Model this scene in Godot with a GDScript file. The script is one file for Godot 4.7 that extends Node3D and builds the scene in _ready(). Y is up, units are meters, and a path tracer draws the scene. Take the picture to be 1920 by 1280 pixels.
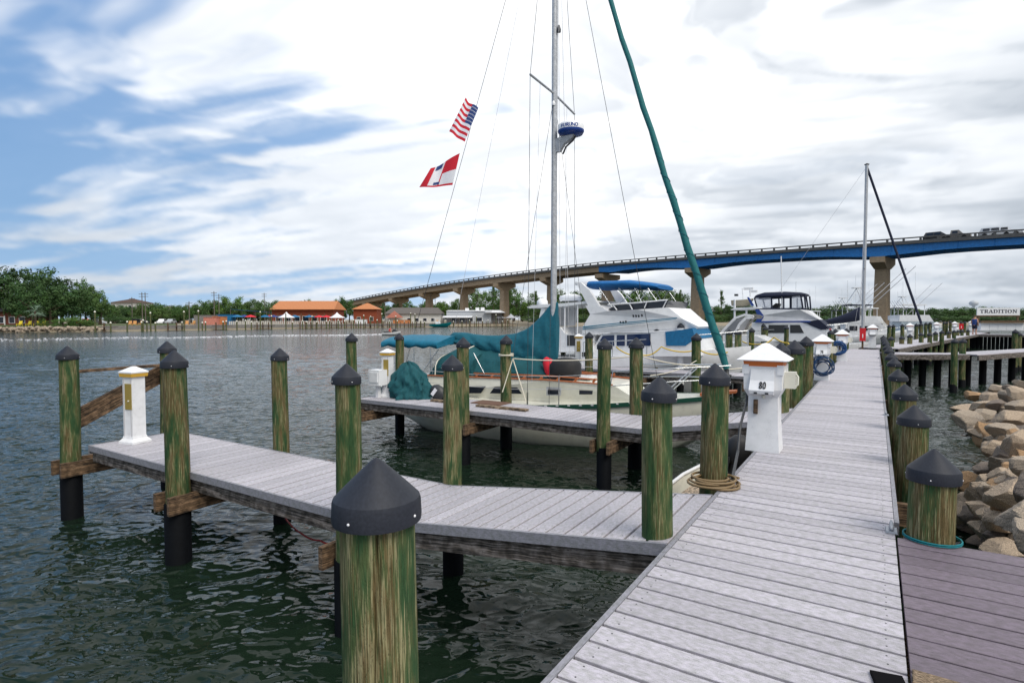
extends Node3D
# Marina boardwalk: water is y = 0, the camera stands on the boardwalk 2.73 m above it.
const F := 1075.0
const HC := 2.73
const HW := 1.33
const HF := 0.99
var pitch := atan(42.0 / F)
var W := Vector3.ZERO   # along the boardwalk
var R := Vector3.ZERO   # across it
var rng := RandomNumberGenerator.new()
var used := {}
var M := {}
var T := {}

# ---------- pixel of the photograph -> direction -> point on a plane or at a depth ----------
func ray(px: float, py: float) -> Vector3:
	return Vector3((px - 960.0) / F, (640.0 - py) / F, -1.0).rotated(Vector3.RIGHT, -pitch)
func G(px: float, py: float, y: float) -> Vector3:
	var r := ray(px, py)
	return Vector3(0, HC, 0) + r * ((y - HC) / r.y)
func D(px: float, py: float, d: float) -> Vector3:
	var r := ray(px, py)
	return Vector3(0, HC, 0) + r * (d / -r.z)
func wu(p: Vector3) -> float: return p.dot(W)
func wv(p: Vector3) -> float: return p.dot(R)
func uv(u: float, v: float, y: float) -> Vector3: return W * u + R * v + Vector3(0, y, 0)

# ---------- scene tree ----------
func numbered(called: String) -> String:
	var n: int = used.get(called, 0)
	used[called] = n + 1
	return called if n == 0 else "%s_%03d" % [called, n]
func tag(o: Node3D, label := "", category := "", group := "", kind := "") -> Node3D:
	if label != "": o.set_meta("label", label)
	if category != "": o.set_meta("category", category)
	if group != "": o.set_meta("group", group)
	if kind != "": o.set_meta("kind", kind)
	return o
func thing(called: String, at: Vector3, label: String, category: String, group := "", turn := 0.0, kind := "") -> Node3D:
	var o := Node3D.new()
	o.name = numbered(called)
	add_child(o)
	o.position = at
	o.rotation.y = turn
	tag(o, label, category, group, kind)
	return o
func obj(called: String, what, m: Material, parent: Node3D = null, xf := Transform3D.IDENTITY) -> MeshInstance3D:
	var o := MeshInstance3D.new()
	if what is SurfaceTool:
		what.generate_normals()
		o.mesh = what.commit()
	else:
		o.mesh = what
	o.material_override = m
	if parent == null:
		o.name = numbered(called)
		add_child(o)
	else:
		o.name = called
		parent.add_child(o, true)
	o.transform = xf
	return o
func copy(o: Node3D, at: Vector3, turn := 0.0, scale_by := 1.0, label := "") -> Node3D:
	var c: Node3D = o.duplicate()
	var base := str(o.name)
	if base.length() > 4 and base[base.length() - 4] == "_" and base.right(3).is_valid_int(): base = base.left(base.length() - 4)
	c.name = numbered(base)
	add_child(c)
	c.transform = Transform3D(Basis(Vector3.UP, turn).scaled(Vector3.ONE * scale_by), at)
	if label != "": c.set_meta("label", label)
	return c

# ---------- shapes ----------
var sg := 0
func mk() -> SurfaceTool:
	var st := SurfaceTool.new()
	st.begin(Mesh.PRIMITIVE_TRIANGLES)
	sg = 0
	return st
func flat(st: SurfaceTool) -> void: st.set_smooth_group(-1)
func smooth(st: SurfaceTool) -> void:
	sg += 1
	st.set_smooth_group(sg)
func vt(st: SurfaceTool, p: Vector3, u := Vector2.ZERO) -> void:
	st.set_uv(u)
	st.add_vertex(p)
# corners run counter-clockwise seen from outside
func quad(st: SurfaceTool, a: Vector3, b: Vector3, c: Vector3, d: Vector3, ua := Vector2.ZERO, ub := Vector2(1, 0), uc := Vector2(1, 1), ud := Vector2(0, 1)) -> void:
	vt(st, a, ua); vt(st, c, uc); vt(st, b, ub)
	vt(st, a, ua); vt(st, d, ud); vt(st, c, uc)
func tri(st: SurfaceTool, a: Vector3, b: Vector3, c: Vector3, ua := Vector2.ZERO, ub := Vector2(1, 0), uc := Vector2(1, 1)) -> void:
	vt(st, a, ua); vt(st, c, uc); vt(st, b, ub)
func face(st: SurfaceTool, xf: Transform3D, o: Vector3, x: Vector3, y: Vector3) -> void:
	var lx := x.length()
	var ly := y.length()
	quad(st, xf * o, xf * (o + x), xf * (o + x + y), xf * (o + y), Vector2.ZERO, Vector2(lx, 0), Vector2(lx, ly), Vector2(0, ly))
func box(st: SurfaceTool, c: Vector3, s: Vector3, b := Basis.IDENTITY) -> void:
	flat(st)
	var xf := Transform3D(b, c)
	var h := s / 2
	face(st, xf, Vector3(-h.x, -h.y, h.z), Vector3(s.x, 0, 0), Vector3(0, s.y, 0))
	face(st, xf, Vector3(h.x, -h.y, -h.z), Vector3(-s.x, 0, 0), Vector3(0, s.y, 0))
	face(st, xf, Vector3(h.x, -h.y, h.z), Vector3(0, 0, -s.z), Vector3(0, s.y, 0))
	face(st, xf, Vector3(-h.x, -h.y, -h.z), Vector3(0, 0, s.z), Vector3(0, s.y, 0))
	if s.z > s.x:   # u runs along the longer side
		face(st, xf, Vector3(h.x, h.y, h.z), Vector3(0, 0, -s.z), Vector3(-s.x, 0, 0))
		face(st, xf, Vector3(h.x, -h.y, -h.z), Vector3(0, 0, s.z), Vector3(-s.x, 0, 0))
	else:
		face(st, xf, Vector3(-h.x, h.y, h.z), Vector3(s.x, 0, 0), Vector3(0, 0, -s.z))
		face(st, xf, Vector3(-h.x, -h.y, -h.z), Vector3(s.x, 0, 0), Vector3(0, 0, s.z))
# a bar from a to b (its middle line), w across, h up
func bar(st: SurfaceTool, a: Vector3, b: Vector3, w: float, h: float) -> void:
	var z := (b - a).normalized()
	var x := Vector3.UP.cross(z)
	x = Vector3.RIGHT if x.length() < 0.01 else x.normalized()
	box(st, (a + b) / 2, Vector3(w, h, (b - a).length()), Basis(x, z.cross(x), z))
func loft(st: SurfaceTool, rings: Array, cap0 := true, cap1 := true, vs := 1.0, us := 1.0, sharp := false) -> void:
	if sharp: flat(st)
	else: smooth(st)
	var along := 0.0
	for i in rings.size() - 1:
		var a: PackedVector3Array = rings[i]
		var b: PackedVector3Array = rings[i + 1]
		var n := a.size()
		var step := (a[0] - b[0]).length() * vs
		for j in n:
			var k := (j + 1) % n
			quad(st, a[j], a[k], b[k], b[j], Vector2(float(j) / n * us, along), Vector2(float(j + 1) / n * us, along), Vector2(float(j + 1) / n * us, along + step), Vector2(float(j) / n * us, along + step))
		along += step
	for e in 2:
		if (e == 0 and not cap0) or (e == 1 and not cap1): continue
		var r: PackedVector3Array = rings[0] if e == 0 else rings[rings.size() - 1]
		smooth(st)
		var m := Vector3.ZERO
		for p in r: m += p
		m /= r.size()
		for j in r.size():
			var k := (j + 1) % r.size()
			if e == 0: tri(st, m, r[k], r[j])
			else: tri(st, m, r[j], r[k])
func circle(c: Vector3, n: Vector3, b: Vector3, rn: float, rb: float, sides: int) -> PackedVector3Array:
	var out := PackedVector3Array()
	for j in sides:
		var t := TAU * j / sides
		out.append(c + n * cos(t) * rn + b * sin(t) * rb)
	return out
func lathe(st: SurfaceTool, prof: Array, sides := 20, at := Vector3.ZERO, c0 := true, c1 := true, sharp := false) -> void:
	if sharp:
		for i in prof.size() - 1:
			loft(st, [circle(at + Vector3(0, prof[i].y, 0), Vector3.RIGHT, Vector3.FORWARD, prof[i].x, prof[i].x, sides), circle(at + Vector3(0, prof[i + 1].y, 0), Vector3.RIGHT, Vector3.FORWARD, prof[i + 1].x, prof[i + 1].x, sides)], c0 and i == 0, c1 and i == prof.size() - 2)
		return
	var rings := []
	for p in prof: rings.append(circle(at + Vector3(0, p.y, 0), Vector3.RIGHT, Vector3.FORWARD, p.x, p.x, sides))
	loft(st, rings, c0, c1)
func tube(st: SurfaceTool, pts: Array, r, sides := 6, caps := true, flatten := 1.0) -> void:
	var rings := []
	var n := Vector3.ZERO
	for i in pts.size():
		var t: Vector3 = (pts[mini(i + 1, pts.size() - 1)] - pts[maxi(i - 1, 0)]).normalized()
		if n == Vector3.ZERO:
			n = t.cross(Vector3.UP)
			if n.length() < 0.05: n = t.cross(Vector3.RIGHT)
		n = (n - t * n.dot(t)).normalized()
		var rr: float = r[i] if r is Array else r
		rings.append(circle(pts[i], n, t.cross(n), rr, rr * flatten, sides))
	loft(st, rings, caps, caps)
# a side outline of points (along, up, half width), joined to its mirror image across z
func wedge(st: SurfaceTool, pts: Array, xf := Transform3D.IDENTITY) -> void:
	flat(st)
	var poly := PackedVector2Array()
	for p in pts: poly.append(Vector2(p.x, p.y))
	var ccw := not Geometry2D.is_polygon_clockwise(poly)
	var t := Geometry2D.triangulate_polygon(poly)
	for i in range(0, t.size(), 3):
		var a: Vector3 = pts[t[i]]
		var b: Vector3 = pts[t[i + 1]]
		var c: Vector3 = pts[t[i + 2]]
		if (Vector2(b.x, b.y) - Vector2(a.x, a.y)).cross(Vector2(c.x, c.y) - Vector2(a.x, a.y)) < 0:
			var s := b
			b = c
			c = s
		tri(st, xf * a, xf * b, xf * c, Vector2(a.x, a.y), Vector2(b.x, b.y), Vector2(c.x, c.y))
		tri(st, xf * Vector3(a.x, a.y, -a.z), xf * Vector3(c.x, c.y, -c.z), xf * Vector3(b.x, b.y, -b.z), Vector2(a.x, a.y), Vector2(c.x, c.y), Vector2(b.x, b.y))
	for i in pts.size():
		var a: Vector3 = pts[i]
		var b: Vector3 = pts[(i + 1) % pts.size()]
		if not ccw:
			var s := a
			a = b
			b = s
		quad(st, xf * Vector3(a.x, a.y, -a.z), xf * Vector3(b.x, b.y, -b.z), xf * b, xf * a)
# closed solid between an outline and the same outline moved by depth
func slab(st: SurfaceTool, pts: Array, depth: Vector3) -> void:
	flat(st)
	var n := pts.size()
	var nor := Vector3.ZERO
	for i in n: nor += (pts[i] - pts[0]).cross(pts[(i + 1) % n] - pts[0])
	var p := pts.duplicate()
	if nor.dot(depth) > 0: p.reverse()
	for i in range(1, n - 1):
		tri(st, p[0], p[i], p[i + 1])
		tri(st, p[0] + depth, p[i + 1] + depth, p[i] + depth)
	for i in n:
		var k := (i + 1) % n
		quad(st, p[k], p[i], p[i] + depth, p[k] + depth)
# a boat hull: stations of [along, keel y, chine half width, chine y, sheer half width, sheer y]
func hull(st: SurfaceTool, stations: Array, deck := true, full := 0.5) -> void:
	var rings := []
	for s in stations:
		var half := []
		for k in 7:
			var t := k / 6.0
			var y: float
			var w: float
			if t < 0.5:
				y = lerpf(s[1], s[3], t * 2)
				w = s[2] * pow(t * 2, full)
			else:
				y = lerpf(s[3], s[5], t * 2 - 1)
				w = lerpf(s[2], s[4], sin((t * 2 - 1) * PI / 2))
			half.append(Vector2(w, y))
		var ring := PackedVector3Array()
		for k in 7: ring.append(Vector3(s[0], half[6 - k].y, half[6 - k].x))
		for k in range(1, 7): ring.append(Vector3(s[0], half[k].y, -half[k].x))
		rings.append(ring)
	smooth(st)
	for i in rings.size() - 1:
		for j in 12:
			var a: PackedVector3Array = rings[i]
			var b: PackedVector3Array = rings[i + 1]
			quad(st, a[j], a[j + 1], b[j + 1], b[j])
	if deck:
		flat(st)
		for i in rings.size() - 1:
			var a: PackedVector3Array = rings[i]
			var b: PackedVector3Array = rings[i + 1]
			quad(st, a[0], b[0], b[12], a[12])
	for e in 2:
		flat(st)
		var r: PackedVector3Array = rings[0] if e == 0 else rings[rings.size() - 1]
		for j in range(1, 12):
			if e == 0: tri(st, r[0], r[j + 1], r[j])
			else: tri(st, r[0], r[j], r[j + 1])
func rope(called: String, pts: Array, r: float, m: Material, label: String, category := "rope", group := "", sag := 0.0, parent: Node3D = null) -> MeshInstance3D:
	var path := []
	for i in pts.size() - 1:
		for k in 8:
			var t := k / 8.0
			path.append((pts[i] as Vector3).lerp(pts[i + 1], t) - Vector3(0, sag * 4 * t * (1 - t), 0))
	path.append(pts[pts.size() - 1])
	var o: Vector3 = path[0] if parent == null else Vector3.ZERO
	for i in path.size(): path[i] -= o
	var st := mk()
	tube(st, path, r, 5)
	var n := obj(called, st, m, parent, Transform3D(Basis.IDENTITY, o))
	if parent == null: tag(n, label, category, group)
	return n
# one continuous body from tapered bones [a, b, ra, rb], meshed as surface nets
func body(st: SurfaceTool, bones: Array, cell: float) -> void:
	var lo := Vector3.INF
	var hi := -Vector3.INF
	for b in bones:
		for e in 2:
			lo = lo.min(b[e] - Vector3.ONE * (b[2 + e] + cell * 3))
			hi = hi.max(b[e] + Vector3.ONE * (b[2 + e] + cell * 3))
	var n := Vector3i(((hi - lo) / cell).ceil()) + Vector3i.ONE
	var val := PackedFloat32Array()
	val.resize(n.x * n.y * n.z)
	for z in n.z: for y in n.y: for x in n.x:
		var p := lo + Vector3(x, y, z) * cell
		var d := 0.0
		for b in bones:
			var ab: Vector3 = b[1] - b[0]
			var t := clampf((p - b[0]).dot(ab) / maxf(ab.length_squared(), 1e-6), 0, 1)
			d += exp(-((p - b[0] - ab * t).length() - lerpf(b[2], b[3], t)) / (cell * 0.8))
		val[x + n.x * (y + n.y * z)] = -log(maxf(d, 1e-30)) * cell * 0.8
	var at := {}
	smooth(st)
	for z in n.z - 1: for y in n.y - 1: for x in n.x - 1:
		var sum := Vector3.ZERO
		var cnt := 0
		for e in 12:
			var ax := e / 4
			var c0 := Vector3i(x, y, z)
			c0[(ax + 1) % 3] += e & 1
			c0[(ax + 2) % 3] += (e >> 1) & 1
			var c1 := c0
			c1[ax] += 1
			var v0 := val[c0.x + n.x * (c0.y + n.y * c0.z)]
			var v1 := val[c1.x + n.x * (c1.y + n.y * c1.z)]
			if (v0 < 0) != (v1 < 0):
				sum += lo + (Vector3(c0) + Vector3(c1 - c0) * (v0 / (v0 - v1))) * cell
				cnt += 1
		if cnt: at[Vector3i(x, y, z)] = sum / cnt
	for c in at:
		for ax in 3:
			var c1: Vector3i = c
			c1[ax] += 1
			var v0: float = val[c.x + n.x * (c.y + n.y * c.z)]
			var v1: float = val[c1.x + n.x * (c1.y + n.y * c1.z)]
			if (v0 < 0) == (v1 < 0): continue
			var e1 := Vector3i.ZERO
			var e2 := Vector3i.ZERO
			e1[(ax + 1) % 3] = 1
			e2[(ax + 2) % 3] = 1
			if not (at.has(c - e1) and at.has(c - e2) and at.has(c - e1 - e2)): continue
			if v0 < 0: quad(st, at[c - e1 - e2], at[c - e2], at[c], at[c - e1])
			else: quad(st, at[c - e1], at[c], at[c - e2], at[c - e1 - e2])

# ---------- materials ----------
func lin(c: Color) -> Color: return c.linear_to_srgb()
func mat(c: Color, rough := 0.7, tex := "", tile := 1.0, metal := 0.0) -> StandardMaterial3D:
	var m := StandardMaterial3D.new()
	m.albedo_color = lin(c)
	m.roughness = rough
	m.metallic = metal
	if tex != "":
		m.albedo_texture = T[tex]
		m.uv1_triplanar = true
		m.uv1_world_triplanar = true
		m.uv1_scale = Vector3.ONE / tile
	return m
func noise(freq: float, s: int, oct := 4, type := FastNoiseLite.TYPE_SIMPLEX_SMOOTH) -> FastNoiseLite:
	var n := FastNoiseLite.new()
	n.seed = s
	n.frequency = freq
	n.noise_type = type
	n.fractal_type = FastNoiseLite.FRACTAL_FBM if oct > 1 else FastNoiseLite.FRACTAL_NONE
	n.fractal_octaves = oct
	return n
func tex_of(im: Image) -> ImageTexture:
	im.generate_mipmaps()
	return ImageTexture.create_from_image(im)
func bump_of(h: PackedFloat32Array, w: int, hh: int, k: float) -> ImageTexture:
	var im := Image.create_empty(w, hh, false, Image.FORMAT_RGB8)
	for y in hh:
		for x in w:
			var dx := h[y * w + (x + 1) % w] - h[y * w + (x + w - 1) % w]
			var dy := h[((y + 1) % hh) * w + x] - h[((y + hh - 1) % hh) * w + x]
			var v := Vector3(-dx * k, dy * k, 1).normalized() * 0.5 + Vector3.ONE * 0.5
			im.set_pixel(x, y, Color(v.x, v.y, v.z))
	return tex_of(im)
func tileable(n: FastNoiseLite, size: int) -> PackedFloat32Array:
	var im := n.get_seamless_image(size, size, false, false, 0.15, true)
	var out := PackedFloat32Array()
	out.resize(size * size)
	for y in size:
		for x in size: out[y * size + x] = im.get_pixel(x, y).r
	return out
func make_textures() -> void:
	# soft grey mottling that multiplies a colour, 0.78 .. 1
	var a := tileable(noise(0.012, 5, 5), 512)
	var b := tileable(noise(0.09, 9, 3), 512)
	var im := Image.create_empty(512, 512, false, Image.FORMAT_RGB8)
	for y in 512:
		for x in 512:
			var v := clampf(0.80 + 0.22 * a[y * 512 + x] + 0.10 * (b[y * 512 + x] - 0.5), 0, 1)
			im.set_pixel(x, y, Color(v, v, v))
	T.mottle = tex_of(im)
	im = Image.create_empty(512, 512, false, Image.FORMAT_RGB8)
	for y in 512:
		for x in 512:
			var v := clampf(0.955 + 0.07 * (a[y * 512 + x] - 0.4) + 0.03 * (b[y * 512 + x] - 0.5), 0, 1)
			if a[y * 512 + x] < 0.24 and b[y * 512 + x] < 0.4: v -= 0.06
			im.set_pixel(x, y, Color(v, v, v))
	T.faint = tex_of(im)
	# speckled deck board: fine grit, short dashes along the board (u), pale scuffs
	var g1 := noise(0.35, 21, 2)
	var g2 := noise(0.03, 22, 4)
	var g3 := noise(0.06, 23, 3)
	var h := PackedFloat32Array()
	h.resize(1024 * 512)
	im = Image.create_empty(1024, 512, false, Image.FORMAT_RGB8)
	for y in 512:
		for x in 1024:
			var grit := g1.get_noise_2d(x * 0.55, y)
			var scuff := g2.get_noise_2d(x * 0.6, y)
			var dash := g3.get_noise_2d(x * 0.35, y * 2.4)
			var v := 0.86 + 0.10 * scuff + 0.09 * grit + 0.08 * dash
			if grit + 0.6 * dash < -0.62: v -= 0.16
			v = clampf(v, 0, 1)
			h[y * 1024 + x] = grit * 0.5 + dash
			im.set_pixel(x, y, Color(v, v * (0.995 - 0.012 * scuff), clampf(v * (1.0 + 0.02 * scuff), 0, 1)))
	T.deck = tex_of(im)
	T.deck_n = bump_of(h, 1024, 512, 0.22)
	# weathered beam: grain along u, dark checks, knots
	var w1 := noise(0.03, 31, 4)
	var w2 := noise(0.008, 32, 3)
	h = PackedFloat32Array()
	h.resize(1024 * 256)
	im = Image.create_empty(1024, 256, false, Image.FORMAT_RGB8)
	for y in 256:
		for x in 1024:
			var warp := 7.0 * w2.get_noise_2d(x * 0.7, y * 0.4)
			var gr := w1.get_noise_2d(x * 0.10, (y + warp) * 2.6)
			var pat := w2.get_noise_2d(x * 2.0 + 400, y * 2.0)
			var v := clampf(0.62 + 0.55 * gr + 0.3 * pat, 0.08, 1.0)
			if absf(w1.get_noise_2d(x * 0.05 + 900, (y + warp) * 1.3)) < 0.016: v *= 0.5
			h[y * 1024 + x] = v
			im.set_pixel(x, y, Color(v, v * (0.96 + 0.03 * pat), v * (0.92 + 0.08 * pat)))
	T.beam = tex_of(im)
	T.beam_n = bump_of(h, 1024, 256, 1.6)
	# treated pilings: green preservative, tan and brown wood in long streaks round the trunk
	for k in 3:
		var s1 := noise(0.9, 41 + k * 10, 4)
		var s2 := noise(0.7, 42 + k * 10, 4)
		var s3 := noise(2.2, 43 + k * 10, 3)
		h = PackedFloat32Array()
		h.resize(512 * 1024)
		im = Image.create_empty(512, 1024, false, Image.FORMAT_RGB8)
		var green := Color(0.075, 0.108, 0.042)
		var deep := Color(0.028, 0.066, 0.026)
		var tan_ := Color(0.25, 0.225, 0.125)
		var brown := Color(0.095, 0.060, 0.026)
		for y in 1024:
			var v := y / 1024.0
			# a blend over the last part makes the texture repeat upwards
			var wrap := smoothstep(0.88, 1.0, v)
			for x in 512:
				var c := cos(TAU * x / 512.0)
				var s := sin(TAU * x / 512.0)
				var n1 := 0.0
				var n2 := 0.0
				var n3 := 0.0
				for e in (2 if wrap > 0.0 else 1):
					var q := (1.0 - wrap) if e == 0 else wrap
					var vv := v if e == 0 else v - 1.0
					var bend := 0.25 * s2.get_noise_3d(c * 2, s * 2, vv * 6)
					n1 += q * s1.get_noise_3d((c + bend * 0.12) * 16.0, (s + bend * 0.12) * 16.0, vv * 8.0)
					n2 += q * s2.get_noise_3d(c * 1.7, s * 1.7, vv * 6.0)
					n3 += q * s3.get_noise_3d(c * 15.0, s * 15.0, vv * 11.0)
				var col := green.lerp(deep, smoothstep(-0.05, 0.35, -n2 + 0.4 * n3))
				col = col.lerp(tan_, smoothstep(-0.02, 0.42, n1 * 0.8 + 0.75 * n2 + 0.25 * n3 + [0.04, -0.13, -0.04][k]) * 0.9)
				col = col.lerp(brown, smoothstep(0.05, 0.40, -n1 * 0.7 + 0.6 * n2 + 0.35 * n3 + [0.0, -0.04, 0.13][k]) * 0.8)
				var crack := 1.0 - smoothstep(0.0, 0.022, absf(n3 + 0.1)) * 1.0
				col = col * (1.0 - 0.55 * crack * smoothstep(-0.1, 0.2, n2 + n1))
				col = col * (1.0 + 0.75 * n3)
				h[y * 512 + x] = n1 * 0.4 + n3 * 0.7 - crack * 0.5
				im.set_pixel(x, y, lin(Color(maxf(col.r, 0.004), maxf(col.g, 0.004), maxf(col.b, 0.003))))
		T["pile%d" % k] = tex_of(im)
		T["pile_n%d" % k] = bump_of(h, 512, 1024, 1.1)
	# rock: grain, pits, rusty and pale patches
	var r1 := tileable(noise(0.02, 61, 5), 512)
	var r2 := tileable(noise(0.14, 62, 3), 512)
	im = Image.create_empty(512, 512, false, Image.FORMAT_RGB8)
	h = PackedFloat32Array()
	h.resize(512 * 512)
	for i in 512 * 512:
		var v := clampf(0.66 + 0.75 * (r1[i] - 0.5) + 0.55 * (r2[i] - 0.5), 0.08, 1.0)
		if r2[i] < 0.30: v *= 0.45
		h[i] = v
		im.set_pixel(i % 512, i / 512, Color(v, v * (0.97 - 0.05 * r1[i]), v * (0.95 - 0.10 * r1[i])))
	T.rock = tex_of(im)
	T.rock_n = bump_of(h, 512, 512, 2.2)
	# water: ripples of several sizes
	var q1 := tileable(noise(0.011, 71, 3), 1024)
	var q2 := tileable(noise(0.05, 72, 3), 1024)
	h = PackedFloat32Array()
	h.resize(1024 * 1024)
	for i in 1024 * 1024: h[i] = (1.0 - absf(q1[i] * 2 - 1)) * 0.8 + 0.6 * q1[i] + 0.05 * q2[i]
	T.water_n = bump_of(h, 1024, 1024, 7.0)
func make_materials() -> void:
	for k in 4:
		var m := StandardMaterial3D.new()
		m.albedo_color = lin(Color(0.56, 0.545, 0.585) * [1.0, 0.90, 1.08, 0.96][k])
		m.albedo_texture = T.deck
		m.normal_enabled = true
		m.normal_texture = T.deck_n
		m.normal_scale = 0.6
		m.roughness = 0.62
		M["deck%d" % k] = m
		var b := m.duplicate()
		b.albedo_color = lin(Color(0.20, 0.165, 0.20) * [1.0, 0.92, 1.08, 0.96][k])
		M["brown%d" % k] = b
	M.rim = M.deck0.duplicate()
	M.rim.albedo_color = lin(Color(0.32, 0.325, 0.36))
	for k in 3:
		var m := StandardMaterial3D.new()
		m.albedo_texture = T["pile%d" % k]
		m.normal_enabled = true
		m.normal_texture = T["pile_n%d" % k]
		m.normal_scale = 1.0
		m.roughness = 0.82
		m.metallic_specular = 0.3
		M["pile%d" % k] = m
	M.beam = StandardMaterial3D.new()
	M.beam.albedo_color = lin(Color(0.30, 0.28, 0.27))
	M.beam.albedo_texture = T.beam
	M.beam.normal_enabled = true
	M.beam.normal_texture = T.beam_n
	M.beam.roughness = 0.85
	M.beam.uv1_scale = Vector3(0.55, 2.6, 1)
	M.beam_brown = M.beam.duplicate()
	M.beam_brown.albedo_color = lin(Color(0.30, 0.20, 0.12))
	M.beam_pale = M.beam.duplicate()
	M.beam_pale.albedo_color = lin(Color(0.50, 0.39, 0.27))
	M.cap = mat(Color(0.027, 0.031, 0.043), 0.52, "mottle", 0.09)
	M.cap.metallic_specular = 0.35
	M.sleeve = mat(Color(0.004, 0.005, 0.007), 0.65, "mottle", 0.4)
	M.sleeve.metallic_specular = 0.2
	M.screw = mat(Color(0.75, 0.75, 0.78), 0.35)
	M.white = mat(Color(0.84, 0.85, 0.87), 0.32, "faint", 0.7)
	M.gel = mat(Color(0.85, 0.86, 0.88), 0.22, "faint", 2.0)
	M.gel.clearcoat_enabled = true
	M.gel.clearcoat = 0.5
	M.cream = mat(Color(0.74, 0.73, 0.64), 0.25, "faint", 1.5)
	M.orange = mat(Color(0.66, 0.17, 0.035), 0.4)
	M.gold = mat(Color(0.62, 0.36, 0.05), 0.35)
	M.black = mat(Color(0.012, 0.012, 0.014), 0.6)
	M.rubber = mat(Color(0.008, 0.008, 0.009), 0.95)
	M.rubber.metallic_specular = 0.1
	M.blackcloth = mat(Color(0.012, 0.012, 0.014), 0.75, "mottle", 0.3)
	M.dark = mat(Color(0.03, 0.032, 0.036), 0.5)
	M.glass = mat(Color(0.012, 0.016, 0.024), 0.06)
	M.blueglass = mat(Color(0.01, 0.025, 0.08), 0.08)
	M.teal = mat(Color(0.0, 0.115, 0.17), 0.8, "mottle", 0.5)
	M.teal2 = mat(Color(0.002, 0.085, 0.105), 0.85, "mottle", 0.4)
	M.skyblue = mat(Color(0.005, 0.16, 0.36), 0.7, "mottle", 0.6)
	M.navy = mat(Color(0.006, 0.012, 0.04), 0.8, "mottle", 0.5)
	M.blue = mat(Color(0.012, 0.05, 0.25), 0.35)
	M.tealpaint = mat(Color(0.0, 0.16, 0.26), 0.35)
	M.green = mat(Color(0.004, 0.05, 0.032), 0.4)
	M.teak = mat(Color(0.42, 0.12, 0.035), 0.6, "mottle", 0.3)
	M.alu = mat(Color(0.52, 0.54, 0.57), 0.38, "mottle", 0.6, 0.25)
	M.steel = mat(Color(0.6, 0.62, 0.64), 0.22, "", 1.0, 0.9)
	M.galv = mat(Color(0.42, 0.45, 0.50), 0.4, "mottle", 0.05, 0.6)
	M.wire = mat(Color(0.05, 0.05, 0.055), 0.4, "", 1.0, 0.5)
	M.palewire = mat(Color(0.5, 0.5, 0.52), 0.4)
	M.rope = mat(Color(0.62, 0.58, 0.48), 0.9)
	M.yellow = mat(Color(0.62, 0.42, 0.03), 0.8)
	M.red = mat(Color(0.62, 0.012, 0.018), 0.4)
	M.redcloth = mat(Color(0.58, 0.012, 0.03), 0.8)
	M.whitecloth = mat(Color(0.78, 0.78, 0.82), 0.85)
	M.bluecloth = mat(Color(0.02, 0.05, 0.19), 0.85)
	M.hose = mat(Color(0.24, 0.16, 0.075), 0.55, "mottle", 0.05)
	M.bluehose = mat(Color(0.012, 0.05, 0.13), 0.5)
	M.concrete = mat(Color(0.42, 0.31, 0.20), 0.9, "mottle", 4.0)
	M.parapet = mat(Color(0.13, 0.128, 0.125), 0.9, "mottle", 3.0)
	M.greycon = mat(Color(0.24, 0.23, 0.22), 0.9, "mottle", 3.0)
	M.girder = mat(Color(0.015, 0.23, 0.64), 0.5, "mottle", 3.0)
	M.orangeroof = mat(Color(0.58, 0.22, 0.08), 0.75, "mottle", 2.0)
	M.greyroof = mat(Color(0.14, 0.125, 0.115), 0.9, "mottle", 2.0)
	M.darkroof = mat(Color(0.028, 0.028, 0.035), 0.9, "mottle", 2.0)
	M.brick = mat(Color(0.20, 0.062, 0.04), 0.9, "mottle", 0.6)
	M.stucco = mat(Color(0.68, 0.67, 0.63), 0.9, "mottle", 2.0)
	M.pink = mat(Color(0.62, 0.24, 0.18), 0.9, "mottle", 2.0)
	M.redwood = mat(Color(0.26, 0.055, 0.02), 0.85, "mottle", 1.0)
	M.metalwall = mat(Color(0.50, 0.53, 0.57), 0.6, "mottle", 1.5)
	M.sand = mat(Color(0.30, 0.255, 0.18), 0.95, "mottle", 3.0)
	M.lawn = mat(Color(0.075, 0.11, 0.025), 0.95, "mottle", 2.0)
	M.trunk = mat(Color(0.10, 0.075, 0.05), 0.95, "mottle", 0.5)
	M.pole = mat(Color(0.16, 0.14, 0.12), 0.9, "mottle", 0.5)
	M.skin = mat(Color(0.45, 0.24, 0.16), 0.6)
	M.vinyl = StandardMaterial3D.new()
	M.vinyl.albedo_color = Color(0.75, 0.77, 0.82, 0.38)
	M.vinyl.transparency = BaseMaterial3D.TRANSPARENCY_ALPHA
	M.vinyl.roughness = 0.1
	for k in 4:
		var m := StandardMaterial3D.new()
		m.albedo_color = lin([Color(0.78, 0.73, 0.63), Color(0.92, 0.66, 0.40), Color(0.44, 0.41, 0.38), Color(0.92, 0.82, 0.67)][k])
		m.albedo_texture = T.rock
		m.normal_enabled = true
		m.normal_texture = T.rock_n
		m.normal_scale = 1.0
		m.uv1_triplanar = true
		m.uv1_scale = Vector3.ONE * 1.6
		m.roughness = 0.9
		M["rock%d" % k] = m
	for k in 4:
		var m := mat([Color(0.62, 0.70, 0.62), Color(0.75, 0.74, 0.6), Color(0.38, 0.50, 0.44), Color(0.92, 0.95, 0.72)][k], 0.75)
		m.vertex_color_use_as_albedo = true
		m.backlight_enabled = true
		m.backlight = lin(Color(0.06, 0.11, 0.02))
		M["leaf%d" % k] = m

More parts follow.
